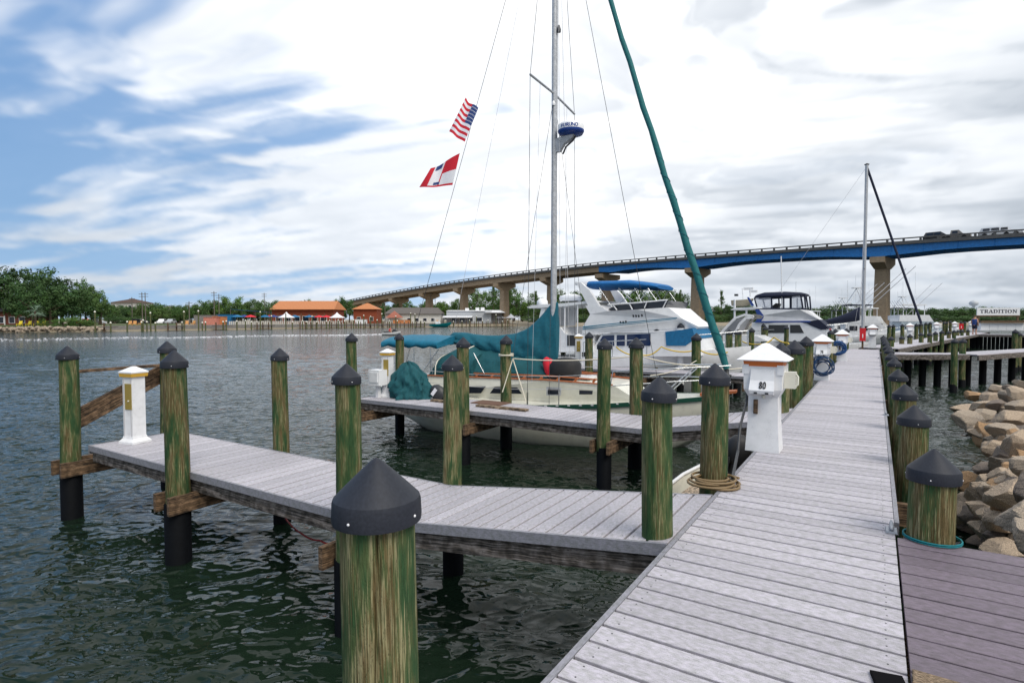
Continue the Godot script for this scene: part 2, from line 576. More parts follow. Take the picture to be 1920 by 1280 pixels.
func _ready() -> void:
	rng.seed = 20240611
	# ---- camera ----
	var cam := Camera3D.new()
	cam.name = "camera"
	cam.position = Vector3(0, HC, 0)
	cam.rotation.x = -pitch
	cam.fov = rad_to_deg(2.0 * atan(640.0 / F))
	cam.near = 0.05
	cam.far = 3000.0
	add_child(cam)
	# ---- sky, exposure ----
	var env := Environment.new()
	env.background_mode = Environment.BG_SKY
	env.sky = Sky.new()
	var sm := PanoramaSkyMaterial.new()
	sm.panorama = make_sky()
	env.sky.sky_material = sm
	env.tonemap_mode = Environment.TONE_MAPPER_LINEAR
	env.tonemap_exposure = 1.75
	env.sdfgi_enabled = true
	env.ssao_enabled = true
	env.ssil_enabled = true
	var we := WorldEnvironment.new()
	we.name = "environment"
	we.environment = env
	add_child(we)
	# ---- the sun behind thin cloud, high, set behind the camera to brighten facing sides ----
	var sun := DirectionalLight3D.new()
	sun.name = "sun"
	sun.light_energy = 0.5
	sun.light_angular_distance = 32.0
	sun.light_color = Color(1.0, 0.97, 0.92)
	sun.shadow_enabled = true
	add_child(sun)
	sun.look_at_from_position(Vector3.ZERO, -Vector3(0.42, 0.92, 0.62))
	W = ray(1643, 598)
	W = Vector3(W.x, 0, W.z).normalized()
	R = W.cross(Vector3.UP).normalized()
	make_textures()
	make_materials()
	make_water()
	make_shore()
	make_docks()
	make_pilings()
	make_pedestals()
	make_rocks()
	make_sailboat()
	make_yachts()
	make_marina_far()
	make_bridge()
	make_far_shore()
	make_trees()
	make_small_things()

# air and clouds only: open blue on one side of the sky, thickening to pale overcast on the other, brightest round the veiled sun
func make_sky() -> ImageTexture:
	var w := 2048
	var h := 1024
	var im := Image.create_empty(w, h, false, Image.FORMAT_RGBF)
	var n1 := noise(0.42, 3, 5)
	var n2 := noise(1.1, 4, 5)
	var n3 := noise(0.16, 8, 3)
	var n4 := noise(2.6, 14, 4)
	var glow_at := Vector3(sin(-0.02) * cos(0.40), sin(0.40), -cos(-0.02) * cos(0.40))
	for j in h:
		var el := (0.5 - (j + 0.5) / h) * PI
		if el < -0.06:
			if j > h * 0.53:
				for i in w: im.set_pixel(i, j, Color(0.30, 0.33, 0.36))
				continue
		for i in w:
			var az := TAU * (i + 0.5) / w
			var d := Vector3(sin(az) * cos(el), sin(el), -cos(az) * cos(el))
			var up := maxf(d.y, 0.0)
			var p := Vector2(d.x, d.z) / (up + 0.11)
			var bend := n3.get_noise_2d(p.x + 31, p.y)
			var q := Vector2(p.x * 0.8 + p.y * 0.55, p.y * 0.9 - p.x * 0.35)
			var big := n1.get_noise_2d(q.x * 0.9 + bend * 1.5, q.y * 1.5)
			var wisp := n2.get_noise_2d(q.x * 0.55 + big * 1.2, q.y * 1.7 + bend)
			var fine := n4.get_noise_2d(q.x * 0.8 + big, q.y * 1.6)
			var open := 0.5 + 0.5 * cos(az + 1.05)          # 1 where the blue is, 0 where the overcast is
			open = smoothstep(0.56, 0.96, open)
			var cover := 1.34 - 1.08 * open + 1.5 * big + 0.85 * wisp + 0.3 * fine
			cover = smoothstep(0.0, 1.0, cover + 0.9 * exp(-pow(acos(clampf(d.dot(glow_at), -1, 1)) / 0.38, 2.0)))
			cover = lerpf(cover, 0.12 + 0.80 * cover, open)
			cover = maxf(cover, 0.94 * (1.0 - smoothstep(0.0, 0.25, open)))
			var haze := exp(-up * 7.0)
			var blue := Color(0.020, 0.155, 0.42).lerp(Color(0.10, 0.30, 0.54), clampf(exp(-up * 4.2), 0, 1))
			blue = blue.lerp(Color(0.52, 0.62, 0.74), haze * 0.45)
			var g := acos(clampf(d.dot(glow_at), -1, 1))
			var glow := exp(-pow(g / 0.50, 2.0))
			var thick := clampf(0.5 + 1.6 * n1.get_noise_2d(q.x * 1.3 + 40, q.y * 1.9 + wisp) + 0.5 * wisp, 0, 1)
			var light := 0.73 - 0.31 * thick * (1.0 - 0.5 * open) + 0.06 * fine
			light = lerpf(light, 0.55 + 0.10 * big, haze * 0.5)
			light *= 0.92 + 0.55 * up
			light += glow * 0.30
			var grey := clampf(1.0 - light, 0, 1)
			var cloud := Color(light * (1.0 - 0.36 * grey), light * (1.0 - 0.19 * grey), light * (1.0 + 0.03 * grey))
			var c := blue.lerp(cloud, clampf(cover, 0.04, 1.0))
			c = c + Color(0.15, 0.15, 0.14) * glow * (1.0 - cover)
			c = c * 0.745
			c.a = 1.0
			im.set_pixel(i, j, c)
	return ImageTexture.create_from_image(im)

func make_water() -> void:
	var l1 := noise(1.0, 101, 2)
	var l2 := noise(1.0, 102, 2)
	var l3 := noise(1.0, 103, 1)
	var xs := []
	var zs := []
	var x := 0.0
	while x < 420.0:
		xs.append(x)
		x += 0.055 if x < 7.0 else 0.055 * pow(x / 7.0, 1.25)
	var left := xs.duplicate()
	left.remove_at(0)
	left.reverse()
	for i in left.size(): left[i] = -left[i]
	xs = left + xs
	var z := 3.0
	while z > -600.0:
		zs.append(z)
		z -= 0.05 if z > -9.0 else 0.05 * pow(-z / 9.0, 1.35)
	var nx := xs.size()
	var nz := zs.size()
	var v := PackedVector3Array()
	var t := PackedVector2Array()
	v.resize(nx * nz)
	t.resize(nx * nz)
	for j in nz:
		var rz: float = absf(zs[j] - zs[maxi(j - 1, 0)]) if j > 0 else 0.05
		for i in nx:
			var px: float = xs[i]
			var pz: float = zs[j]
			var rx: float = absf(xs[i] - xs[maxi(i - 1, 0)]) if i > 0 else 6.0
			var res := maxf(rx * 0.5, rz)
			var a := px * 0.97 - pz * 0.24
			var b := pz * 0.97 + px * 0.24
			var y := 0.0
			var k1 := 1.0 - smoothstep(0.22, 0.7, res)
			var k2 := 1.0 - smoothstep(0.08, 0.25, res)
			var k3 := 1.0 - smoothstep(0.03, 0.09, res)
			if k1 > 0: y += k1 * 0.044 * (l1.get_noise_2d(a * 0.30, b * 0.62) + 0.55 * (0.5 - absf(l1.get_noise_2d(a * 0.34 + 50, b * 0.8))))
			if k2 > 0: y += k2 * 0.024 * (l2.get_noise_2d(a * 0.75, b * 1.5) + 0.6 * (0.5 - absf(l2.get_noise_2d(a * 0.8 + 70, b * 1.7 + 0.4 * a))))
			if k3 > 0: y += k3 * 0.0055 * l3.get_noise_2d(a * 2.6, b * 4.0)
			v[j * nx + i] = Vector3(px, y - 0.02, pz)
			t[j * nx + i] = Vector2(px * 0.82 + pz * 0.12, pz * 1.25 - px * 0.2) / 6.0
	var idx := PackedInt32Array()
	idx.resize((nx - 1) * (nz - 1) * 6)
	var c := 0
	for j in nz - 1:
		for i in nx - 1:
			var p := j * nx + i
			for q in [p, p + nx, p + nx + 1, p, p + nx + 1, p + 1]:
				idx[c] = q
				c += 1
	var st := SurfaceTool.new()
	var arr := []
	arr.resize(Mesh.ARRAY_MAX)
	arr[Mesh.ARRAY_VERTEX] = v
	arr[Mesh.ARRAY_TEX_UV] = t
	arr[Mesh.ARRAY_INDEX] = idx
	st.create_from_arrays(arr)
	st.generate_normals()
	var m := StandardMaterial3D.new()
	m.albedo_color = lin(Color(0.008, 0.017, 0.010))
	m.roughness = 0.07
	m.metallic_specular = 0.28
	m.normal_enabled = true
	m.normal_texture = T.water_n
	m.normal_scale = 0.6
	var o := MeshInstance3D.new()
	o.name = "water"
	o.mesh = st.commit()
	o.material_override = m
	add_child(o)
	tag(o, "dark green rippled harbour water", "water", "", "structure")

# ---------- docks ----------
func proj(p: Vector3) -> Vector2:
	var q := (p - Vector3(0, HC, 0)).rotated(Vector3.RIGHT, pitch)
	return Vector2(960 + F * q.x / -q.z, 640 - F * q.y / -q.z)
# distance t along a dock line (start + dir * t) that stands at pixel column px
func at_px(start: Vector3, dir: Vector3, px: float) -> Vector3:
	var lo := 0.0
	var hi := 60.0
	var up := proj(start + dir * 0.01).x < proj(start + dir * 0.5).x
	for i in 40:
		var mid := (lo + hi) / 2
		if (proj(start + dir * mid).x < px) == up: lo = mid
		else: hi = mid
	return start + dir * lo
var plank_cache := {}
var screw_mesh: ArrayMesh = null
func plank_mesh(length: float, wide: float, k: int, thick := 0.046) -> ArrayMesh:
	var key := "%.3f %.3f %d" % [length, wide, k]
	if plank_cache.has(key): return plank_cache[key]
	var st := mk()
	var c := 0.003
	var o := Vector2(k * 0.37, k * 0.23)
	var hl := length / 2
	var hw := wide / 2
	# cross-section in z, y (top edges eased), run along x
	var sec := [Vector2(-hw, -thick), Vector2(-hw, -c), Vector2(-hw + c, 0), Vector2(hw - c, 0), Vector2(hw, -c), Vector2(hw, -thick)]
	flat(st)
	for i in 6:
		var a: Vector2 = sec[i]
		var b: Vector2 = sec[(i + 1) % 6]
		var ua := Vector2(0, a.x + a.y) / Vector2(1.1, 0.55) + o
		var ub := Vector2(0, b.x + b.y) / Vector2(1.1, 0.55) + o
		var du := Vector2(length / 1.1, 0)
		quad(st, Vector3(-hl, a.y, a.x), Vector3(-hl, b.y, b.x), Vector3(hl, b.y, b.x), Vector3(hl, a.y, a.x), ua, ub, ub + du, ua + du)
	for s in [-1.0, 1.0]:
		for i in range(1, 5):
			var p0 := Vector3(s * hl, sec[0].y, sec[0].x)
			var p1 := Vector3(s * hl, sec[i].y, sec[i].x)
			var p2 := Vector3(s * hl, sec[i + 1].y, sec[i + 1].x)
			if s > 0: tri(st, p0, p2, p1, o, o, o)
			else: tri(st, p0, p1, p2, o, o, o)
	st.generate_normals()
	plank_cache[key] = st.commit()
	return plank_cache[key]
# boards laid side by side from a to b along the dock, each running across it
func lay(parent: Node3D, a: Vector3, b: Vector3, across: Vector3, length: float, m: String, pitch_m := 0.150, gap := 0.020) -> void:
	var run := b - a
	var n := int(round(run.length() / pitch_m))
	var step := run.length() / n
	var z := run.normalized()
	var y := z.cross(across).normalized()
	if y.y < 0: y = -y
	var x := y.cross(z)
	for i in n:
		var k := rng.randi() % 4
		var at := a + z * (i + 0.5) * step + y * rng.randf_range(-0.0015, 0.0015)
		var pl := obj("plank", plank_mesh(length, step - gap, rng.randi() % 5), M[m + str(k)], parent, Transform3D(Basis(x, y, z).rotated(y, rng.randf_range(-0.002, 0.002)), at))
		if (parent.position + at).length() < 6.2 and m == "deck":   # screw heads near by
			if screw_mesh == null:
				var st := mk()
				lathe(st, [Vector2(0.0042, -0.002), Vector2(0.0042, 0.0006), Vector2(0.003, 0.0012)], 7)
				st.generate_normals()
				screw_mesh = st.commit()
			for sx in [-1.0, 1.0]:
				for sz in [-0.035, 0.035]: obj("screw", screw_mesh, M.dark, pl, Transform3D(Basis.IDENTITY, Vector3(sx * (length / 2 - 0.06 - rng.randf() * 0.012), 0, sz + rng.randf_range(-0.006, 0.006))))
var VL := 0.0
var VR := 0.0
var UF1 := 0.0
var WF1 := 0.0
var UF2 := 0.0
func finger(label: String, u0: float, width: float, length: float, ramp: float, y1: float, side: float, group: String, v0: float, crosses: Array, pm := 0.150) -> Node3D:
	var dir := R * side
	var f := thing("finger_pier", uv(u0, v0, 0), label, "pier", group)
	var o := f.position
	var p0 := uv(u0 + width / 2, v0 + side * 0.012, HW) - o
	var p1 := p0 + dir * ramp + Vector3(0, y1 - HW, 0)
	var p2 := p0 + dir * length + Vector3(0, y1 - HW, 0)
	if ramp > 0.01: lay(f, p0, p1, W, width, "deck", pm)
	lay(f, p1, p2, W, width, "deck", pm)
	for s in [-1.0, 1.0]:
		var off: Vector3 = W * (s * (width / 2 + 0.014))
		var inn: Vector3 = W * (s * (width / 2 - 0.06))
		for e in 2:
			var a := p0 if e == 0 else p1
			var b := p1 if e == 0 else p2
			if (b - a).length() < 0.05: continue
			var st := mk()
			bar(st, a + off - Vector3(0, 0.038, 0), b + off - Vector3(0, 0.038, 0), 0.026, 0.078)
			obj("rim_board", st, M.rim, f)
			st = mk()
			bar(st, a + inn - Vector3(0, 0.135, 0), b + inn - Vector3(0, 0.135, 0), 0.08, 0.19)
			obj("beam", st, M.beam, f)
	var st2 := mk()
	bar(st2, p2 + dir * 0.016 - W * (width / 2 + 0.02) - Vector3(0, 0.06, 0), p2 + dir * 0.016 + W * (width / 2 + 0.02) - Vector3(0, 0.06, 0), 0.03, 0.12)
	obj("end_board", st2, M.rim, f)
	for t in crosses:
		var y: float = lerpf(HW, y1, clampf(t / maxf(ramp, 0.01), 0, 1))
		for s in [-1.0, 1.0]:
			var st := mk()
			var c: Vector3 = p0 * Vector3(1, 0, 1) + dir * t + dir * (s * 0.145) + Vector3(0, y - 0.32, 0)
			bar(st, c - W * (width / 2 + 0.30), c + W * (width / 2 + 0.24), 0.05, 0.20)
			obj("cross_beam", st, M.beam_brown, f)
	return f
func make_docks() -> void:
	VL = (wv(G(1235, 1040, HW)) + wv(G(1345, 930, HW)) + wv(G(1495, 757, HW))) / 3
	VR = (wv(G(1690, 1030, HW)) + wv(G(1672, 860, HW))) / 2
	var width := VR - VL
	# main boardwalk
	var o := uv(0, (VL + VR) / 2, 0)
	var b := thing("boardwalk", o, "long pale grey plank boardwalk lined with black-capped pilings", "boardwalk")
	lay(b, uv(-1.2, (VL + VR) / 2, HW) - o, uv(31.2, (VL + VR) / 2, HW) - o, R, width - 0.05, "deck")
	for s in [VL + 0.008, VR - 0.008]:
		for e in 11:
			var u0 := -1.2 + e * 2.95
			if s > VR - 0.1 and e < 2: continue
			var st := mk()
			bar(st, uv(u0 + 0.003, s, HW - 0.042) - o, uv(u0 + 2.947, s, HW - 0.042) - o, 0.028, 0.088)
			obj("edge_board", st, M.rim, b)
	for s in [VL + 0.12, (VL + VR) / 2, VR - 0.12]:
		var st := mk()
		bar(st, uv(-1.2, s, HW - 0.14) - o, uv(31.2, s, HW - 0.14) - o, 0.07, 0.20)
		obj("beam", st, M.beam, b)
	for k in 12:
		var st := mk()
		bar(st, uv(1.0 + k * 2.6, VL - 0.1, HW - 0.36) - o, uv(1.0 + k * 2.6, VR + 0.12, HW - 0.36) - o, 0.08, 0.2)
		obj("cross_beam", st, M.beam_brown, b)
	# wider brown deck beside it
	o = uv(1.5, VR + 2.4, 0)
	var ub := wu(G(1850, 1035, HW))
	var d := thing("brown_deck", o, "purplish brown composite deck adjoining the grey boardwalk", "deck")
	lay(d, uv(-1.35, VR + 2.40, HW) - o, uv(ub, VR + 2.40, HW) - o, R, 4.826, "brown", 0.150, 0.016)
	var st := mk()
	bar(st, uv(ub + 0.016, VR + 0.02, HW - 0.08) - o, uv(ub + 0.016, VR + 4.82, HW - 0.08) - o, 0.03, 0.15)
	obj("edge_board", st, M.brown1, d)
	for k in 3:
		st = mk()
		bar(st, uv(-1.3, VR + 0.4 + k * 2.0, HW - 0.15) - o, uv(ub, VR + 0.4 + k * 2.0, HW - 0.15) - o, 0.08, 0.2)
		obj("beam", st, M.beam, d)
	# finger piers reaching out over the water
	UF1 = wu(G(1255, 1018, HW))
	WF1 = wu(G(1345, 930, HW)) - UF1
	var len1 := VL - wv(G(157, 840, HF)) + 0.12
	UF2 = wu(G(1402, 781, HW))
	var len2 := VL - wv(G(680, 746, HF))
	finger("finger pier carrying a white bollard light at its outer end, no boat alongside", UF1, WF1, len1, 2.65, HF, -1, "finger piers off the boardwalk", VL, [t_of(UF1, 652.0), t_of(UF1, 331.0), t_of(UF1, 131.0)])
	finger("finger pier with a teal-covered heap, motor and loose board along the sailboat", UF2, 1.2, len2, 2.05, HF, -1, "finger piers off the boardwalk", VL, [t_of(UF2, 1133.0), t_of(UF2, 869.0), len2 - 0.3])
	finger("finger pier between the teal-covered sailboat and the teal-striped motor yacht", 18.4, 1.2, 9.0, 2.0, HF, -1, "finger piers off the boardwalk", VL, [2.1, 5.5, 8.6], 0.3)
	finger("narrow finger pier between the two white motor yachts", 27.6, 1.2, 9.0, 2.0, HF, -1, "finger piers off the boardwalk", VL, [2.1, 5.5, 8.6], 0.3)
# how far out along a finger pier its front piling at pixel column px stands
func t_of(u0: float, px: float) -> float:
	return VL - wv(at_px(uv(u0 - 0.13, VL, HF), -R, px))

# ---------- pilings ----------
func piling(p: Vector3, r: float, apex: float, sleeve: float, label: String, group: String, near := true, m := -1) -> Node3D:
	var o := thing("piling", Vector3(p.x, 0, p.z), label, "piling", group, rng.randf() * TAU)
	var rc := r * 1.10
	var top := apex - rc * 1.42
	var st := mk()
	var rings := []
	var n := 11 if near else 3
	var sides := 72 if near else 12
	var cracks := []
	for q in 3: cracks.append([rng.randi() % sides, rng.randf_range(0.03, 0.07), rng.randf(), rng.randf_range(0.25, 0.6)])
	if m == 0 and label.contains("long dark crack"): cracks = [[56, 0.32, 0.5, 2.0], [62, 0.05, 0.8, 0.5], [50, 0.05, 0.7, 0.4]]
	if label.contains("long dark crack"): o.rotation.y = 0.0
	var y0 := sleeve - 0.06
	var ph := rng.randf() * 10
	for i in n:
		var y := lerpf(y0, top + 0.02, float(i) / (n - 1))
		var ring := circle(Vector3(0.012 * sin(ph + y * 1.3), y, 0.012 * cos(ph + y)), Vector3.RIGHT, Vector3.FORWARD, r, r, sides)
		for j in sides:
			var q := ring[j] - Vector3(0, y, 0)
			var bump := 1.0 + 0.018 * sin(j * TAU / sides * 3 + ph) + 0.012 * sin(j * TAU / sides * 7 + ph * 2 + y)
			if near:
				for cr in cracks:
					if (int(cr[0]) + int(1.6 * sin(i * 1.3 + ph))) % sides == j and absf(float(i) / n - cr[2]) < cr[3]: bump -= cr[1]
			ring[j] = Vector3(0, y, 0) + q * bump * (1.0 - 0.012 * i * 6.0 / n)
		rings.append(ring)
	loft(st, rings, true, true, 1.0 / 2.3)
	obj("post", st, M["pile%d" % (m if m >= 0 else rng.randi() % 3)], o)
	# black cone cap with a skirt
	st = mk()
	var prof := [Vector2(rc * 1.0, top), Vector2(rc * 1.012, top + rc * 0.10), Vector2(rc * 0.995, top + rc * 0.45), Vector2(rc * 0.97, top + rc * 0.53)]
	lathe(st, prof, sides, Vector3.ZERO, true, false)
	prof = [Vector2(rc * 0.97, top + rc * 0.53), Vector2(rc * 0.70, top + rc * 0.80), Vector2(rc * 0.36, top + rc * 1.13), Vector2(rc * 0.13, top + rc * 1.345), Vector2(rc * 0.05, top + rc * 1.40), Vector2(rc * 0.004, top + rc * 1.42)]
	lathe(st, prof, sides, Vector3.ZERO, false, true)
	var cap := obj("cap", st, M.cap, o, Transform3D(Basis(Vector3(cos(ph), 0, sin(ph)), rng.randf_range(-0.035, 0.035)), Vector3.ZERO).translated(Vector3.ZERO))
	cap.position = Vector3(0, top, 0) - cap.basis * Vector3(0, top, 0)
	if near:
		for k in 4:
			var a := k * TAU / 4 + 0.4
			st = mk()
			lathe(st, [Vector2(0.0042, 0), Vector2(0.004, 0.003), Vector2(0.0005, 0.004)], 7)
			obj("screw", st, M.screw, cap, Transform3D(Basis(Vector3(-sin(a), 0, cos(a)), Vector3(cos(a), 0, sin(a)), Vector3.UP), Vector3(cos(a) * rc * 1.005, top + rc * 0.2, sin(a) * rc * 1.005)))
	st = mk()
	lathe(st, [Vector2(r * 1.07, -2.2), Vector2(r * 1.07, sleeve - 0.01), Vector2(r * 1.0, sleeve)], sides)
	obj("sleeve", st, M.sleeve, o)
	return o
func pile_px(start: Vector3, dir: Vector3, px: float, apex_py: float, wpx: float, sleeve: float, label: String, group: String, near := true, m := -1) -> Node3D:
	var p := at_px(start, dir, px)
	var d := -p.z
	return piling(p, wpx * d / F / 2 * 0.97, D(px, apex_py, d).y, sleeve, label, group, near, m)
func make_pilings() -> void:
	var l := uv(0, VL, HF)
	var f1 := uv(UF1 - 0.13, VL, HF)
	var b1 := uv(UF1 + WF1 + 0.13, VL, HF)
	var f2 := uv(UF2 - 0.13, VL, HF)
	var b2 := uv(UF2 + 1.33, VL, HF)
	var g1 := "pilings of the empty finger pier"
	var g2 := "pilings of the finger pier along the sailboat"
	# the free-standing one close by, then the pilings of each finger pier, front side and back side
	var a := D(708, 1100, 1.74)
	piling(a, 0.122, D(700, 857, 1.74).y, 0.15, "stout free-standing green-streaked piling with a long dark crack", "", true, 0)
	pile_px(f1, -R, 131, 648, 34, 0.66, "green piling with diagonal brace at the outer end of the empty finger pier", g1, true, 1)
	pile_px(f1, -R, 331, 656, 44, 0.66, "green piling beside the white bollard light, boards bolted to its flank", g1, true, 2)
	pile_px(b1, -R, 316, 639, 30, 0.66, "green piling holding the upper end of the diagonal brace", g1, true, 0)
	pile_px(b1, -R, 527, 652, 31, 0.66, "slim green piling standing alone on the far side of the empty finger pier", g1, true, 2)
	pile_px(f1, -R, 652, 681, 51, 0.66, "green piling with a dark knot in the middle of the empty finger pier", g1, true, 1)
	pile_px(b1, -R, 849, 665, 38, 0.66, "tan weathered piling where the empty finger pier starts to slope", g1, true, 0)
	piling(at_px(uv(0, VL - 0.12, HW), W, 1233), 0.103, D(1235, 712, 3.45).y, 0.3, "green and brown piling in the corner between boardwalk and empty finger pier", "", true, 1)
	piling(at_px(uv(0, VL - 0.11, HW), W, 1338), 0.118, D(1338, 682, 4.85).y, 0.3, "brownish piling with the coiled hose round its foot", "", true, 2)
	pile_px(f2, -R, 660, 624, 21, 0.66, "green piling at the outer end of the sailboat's finger pier", g2, true, 1)
	pile_px(b2, -R, 749, 624, 17, 0.66, "green piling beside the blue awning of the sailboat", g2, true, 2)
	pile_px(f2, -R, 869, 632, 25, 0.66, "green piling in front of the boom tent, next to the loose board", g2, true, 0)
	pile_px(b2, -R, 949, 628, 22, 0.66, "brown piling wrapped twice with pale rope in front of the sailboat", g2, true, 0)
	pile_px(f2, -R, 1133, 634, 27, 0.66, "bright green piling bolted where the sailboat's finger pier starts to slope", g2, true, 1)
	pile_px(b2, -R, 1192, 632, 27, 0.66, "half green half dark piling with a rope tied high beside the sailboat bow", g2, true, 2)
	# along the boardwalk's water side, past the pedestals
	var wl := uv(0, VL - 0.15, HW)
	var k := 0
	for q in [[1463, 642, 30], [1489, 637, 34], [1511, 630, 24], [1557, 618, 11.5], [1566, 616, 11], [1587, 615, 10]]:
		pile_px(wl, W, q[0], q[1], q[2], 0.5, ["dark piling hidden half behind the pedestal numbered 80", "reddish brown piling between the two numbered pedestals", "mossy green piling next to the pedestal numbered 78", "dark green piling past the pedestal numbered 78", "dark green piling past the pedestal numbered 78", "brown piling next to the third pedestal"][k], "pilings on the boats' side of the boardwalk", k < 3)
		k += 1
	# the rock side
	var wr := uv(0, VR + 0.16, HW)
	piling(uv(wu(G(1737, 1010, HW)), VR + 0.17, HW), 0.132, D(1742, 858, 3.35).y, 0.2, "stout piling with a teal cord round its foot on the brown deck", "", true, 2)
	var us := [5.63, 7.35, 9.6, 11.6, 13.8, 15.9, 18.4, 20.8, 23.2, 25.6, 27.9]
	var words := ["first", "second", "third", "fourth", "fifth", "sixth", "seventh", "eighth", "ninth", "tenth", "eleventh"]
	for i in us.size():
		var u: float = us[i]
		var p := uv(u / 0.842, VR + 0.17, HW)
		piling(p, rng.randf_range(0.112, 0.128), HW + 0.60 + rng.randf_range(-0.03, 0.03), 0.25, "green piling along the rocks, %s after the stout one with the teal cord" % words[i], "row of pilings on the rock side of the boardwalk", u < 12)
	# pilings round the yacht slips
	for q in [[1105, 622, 16, 19.0], [1057, 613, 11, 24.0], [1093, 612, 10, 24.5], [1203, 615, 14, 21.0], [1232, 614, 13.5, 20.5], [1306, 624, 18.5, 17.0], [1368, 617, 13, 21.0], [1384, 617, 13.5, 20.5], [1410, 614, 11.5, 24.0], [1432, 606, 8, 32.0], [1436, 611, 10, 27.5], [1475, 610, 9, 29.0], [1492, 606, 7.5, 34.0], [1525, 605, 9, 33.0]]:
		var p := D(q[0], q[1], q[3])
		piling(p, q[2] * q[3] / F / 2 * 0.95, p.y, 0.5, "slim green piling standing in the water among the moored yachts", "pilings among the yacht slips", false)
	for q in [[1151, 600, 12.5, 22.5], [1277, 605, 13.5, 20.0]]:
		var p := D(q[0], q[1], q[3])
		var o := piling(p, q[2] * q[3] / F / 2 * 0.95, p.y, 0.5, "white sleeved piling with a black cap beside the teal-striped yacht", "white pilings beside the yacht", false)
		o.get_node("post").material_override = M.white

# ---------- pedestals ----------
func lettering(text: String, high: float, m: Material, parent: Node3D, at: Vector3, b := Basis.IDENTITY, called := "lettering", serif := false, narrow := 1.0) -> void:
	var t := TextMesh.new()
	t.text = text
	var f := SystemFont.new()
	f.font_names = PackedStringArray(["Droid Serif" if serif else "Droid Sans"])
	f.font_weight = 700
	t.font = f
	t.font_size = 64
	t.pixel_size = high / 46.0
	t.depth = 0.004
	t.curve_step = 2.0
	obj(called, t, m, parent, Transform3D(b * Basis.from_scale(Vector3(narrow, 1, 1)), at))
func pedestal(at: Vector3, s: float, number: String, label: String, detail := true) -> Node3D:
	var turn := atan2(-W.x, -W.z)
	var o := thing("power_pedestal", at, label, "pedestal", "white power pedestals along the docks", turn)
	o.scale = Vector3(s * 0.9, s, s * 0.92)
	var st := mk()
	loft(st, [rect(0.185, 0.165, 0.0), rect(0.165, 0.145, 0.3), rect(0.160, 0.14, 0.60)], true, true, 1, 1, true)
	obj("column", st, M.white, o)
	st = mk()
	loft(st, [rect(0.165, 0.145, 0.585), rect(0.205, 0.185, 0.66), rect(0.212, 0.19, 0.905)], true, true, 1, 1, true)
	obj("housing", st, M.white, o)
	st = mk()
	loft(st, [rect(0.205, 0.183, 0.905), rect(0.215, 0.193, 0.966)], true, true, 1, 1, true)
	obj("lamp_band", st, M.orange, o)
	if detail:
		for c in [[-1, 1], [1, 1], [-1, -1], [1, -1]]:
			st = mk()
			box(st, Vector3(c[0] * 0.188, 0.872, c[1] * 0.165), Vector3(0.07, 0.10, 0.07))
			obj("corner_post", st, M.white, o)
	st = mk()
	loft(st, [rect(0.27, 0.245, 0.962), rect(0.28, 0.25, 0.972), rect(0.15, 0.135, 1.058), rect(0.035, 0.032, 1.138), rect(0.008, 0.008, 1.145)], true, true, 1, 1, true)
	obj("roof", st, M.white, o)
	# socket hood on the front
	st = mk()
	wedge(st, [Vector3(0.15, 0.885, 0.125), Vector3(0.205, 0.87, 0.125), Vector3(0.225, 0.76, 0.13), Vector3(0.285, 0.66, 0.135), Vector3(0.275, 0.625, 0.13), Vector3(0.15, 0.60, 0.12)], Transform3D(Basis(Vector3(0, 0, 1), Vector3.UP, Vector3(-1, 0, 0)), Vector3.ZERO))
	var hood := obj("socket_hood", st, M.white, o)
	if number != "":
		var q := Basis(Vector3.RIGHT, -0.50)
		lettering(number, 0.078, M.black, hood, Vector3(0.012, 0.712, 0.262), q, "number", false, 0.66)
	if detail:
		for x in [-0.06, 0.06]:
			st = mk()
			box(st, Vector3(x, 0.632, 0.276), Vector3(0.035, 0.02, 0.02))
			obj("socket", st, M.dark, hood)
		st = mk()
		box(st, Vector3(-0.075, 0.475, 0.158), Vector3(0.045, 0.15, 0.03))
		obj("meter_window", st, M.beam_brown, o)
		st = mk()
		box(st, Vector3(0.27, 0.76, -0.02), Vector3(0.12, 0.17, 0.14))
		var bx := obj("side_box", st, M.cream, o)
		st = mk()
		tube(st, [Vector3(0.33, 0.70, 0.03), Vector3(0.355, 0.72, 0.03), Vector3(0.355, 0.80, 0.03), Vector3(0.33, 0.83, 0.03)], 0.012, 6)
		obj("handle", st, M.cream, bx)
		st = mk()
		lathe(st, [Vector2(0.02, 0.57), Vector2(0.02, 0.60)], 10, Vector3(0.01, 0, 0.165))
		obj("tap", st, M.cream, o)
	return o
func rect(x: float, z: float, y: float) -> PackedVector3Array:
	return PackedVector3Array([Vector3(-x, y, z), Vector3(x, y, z), Vector3(x, y, -z), Vector3(-x, y, -z)])
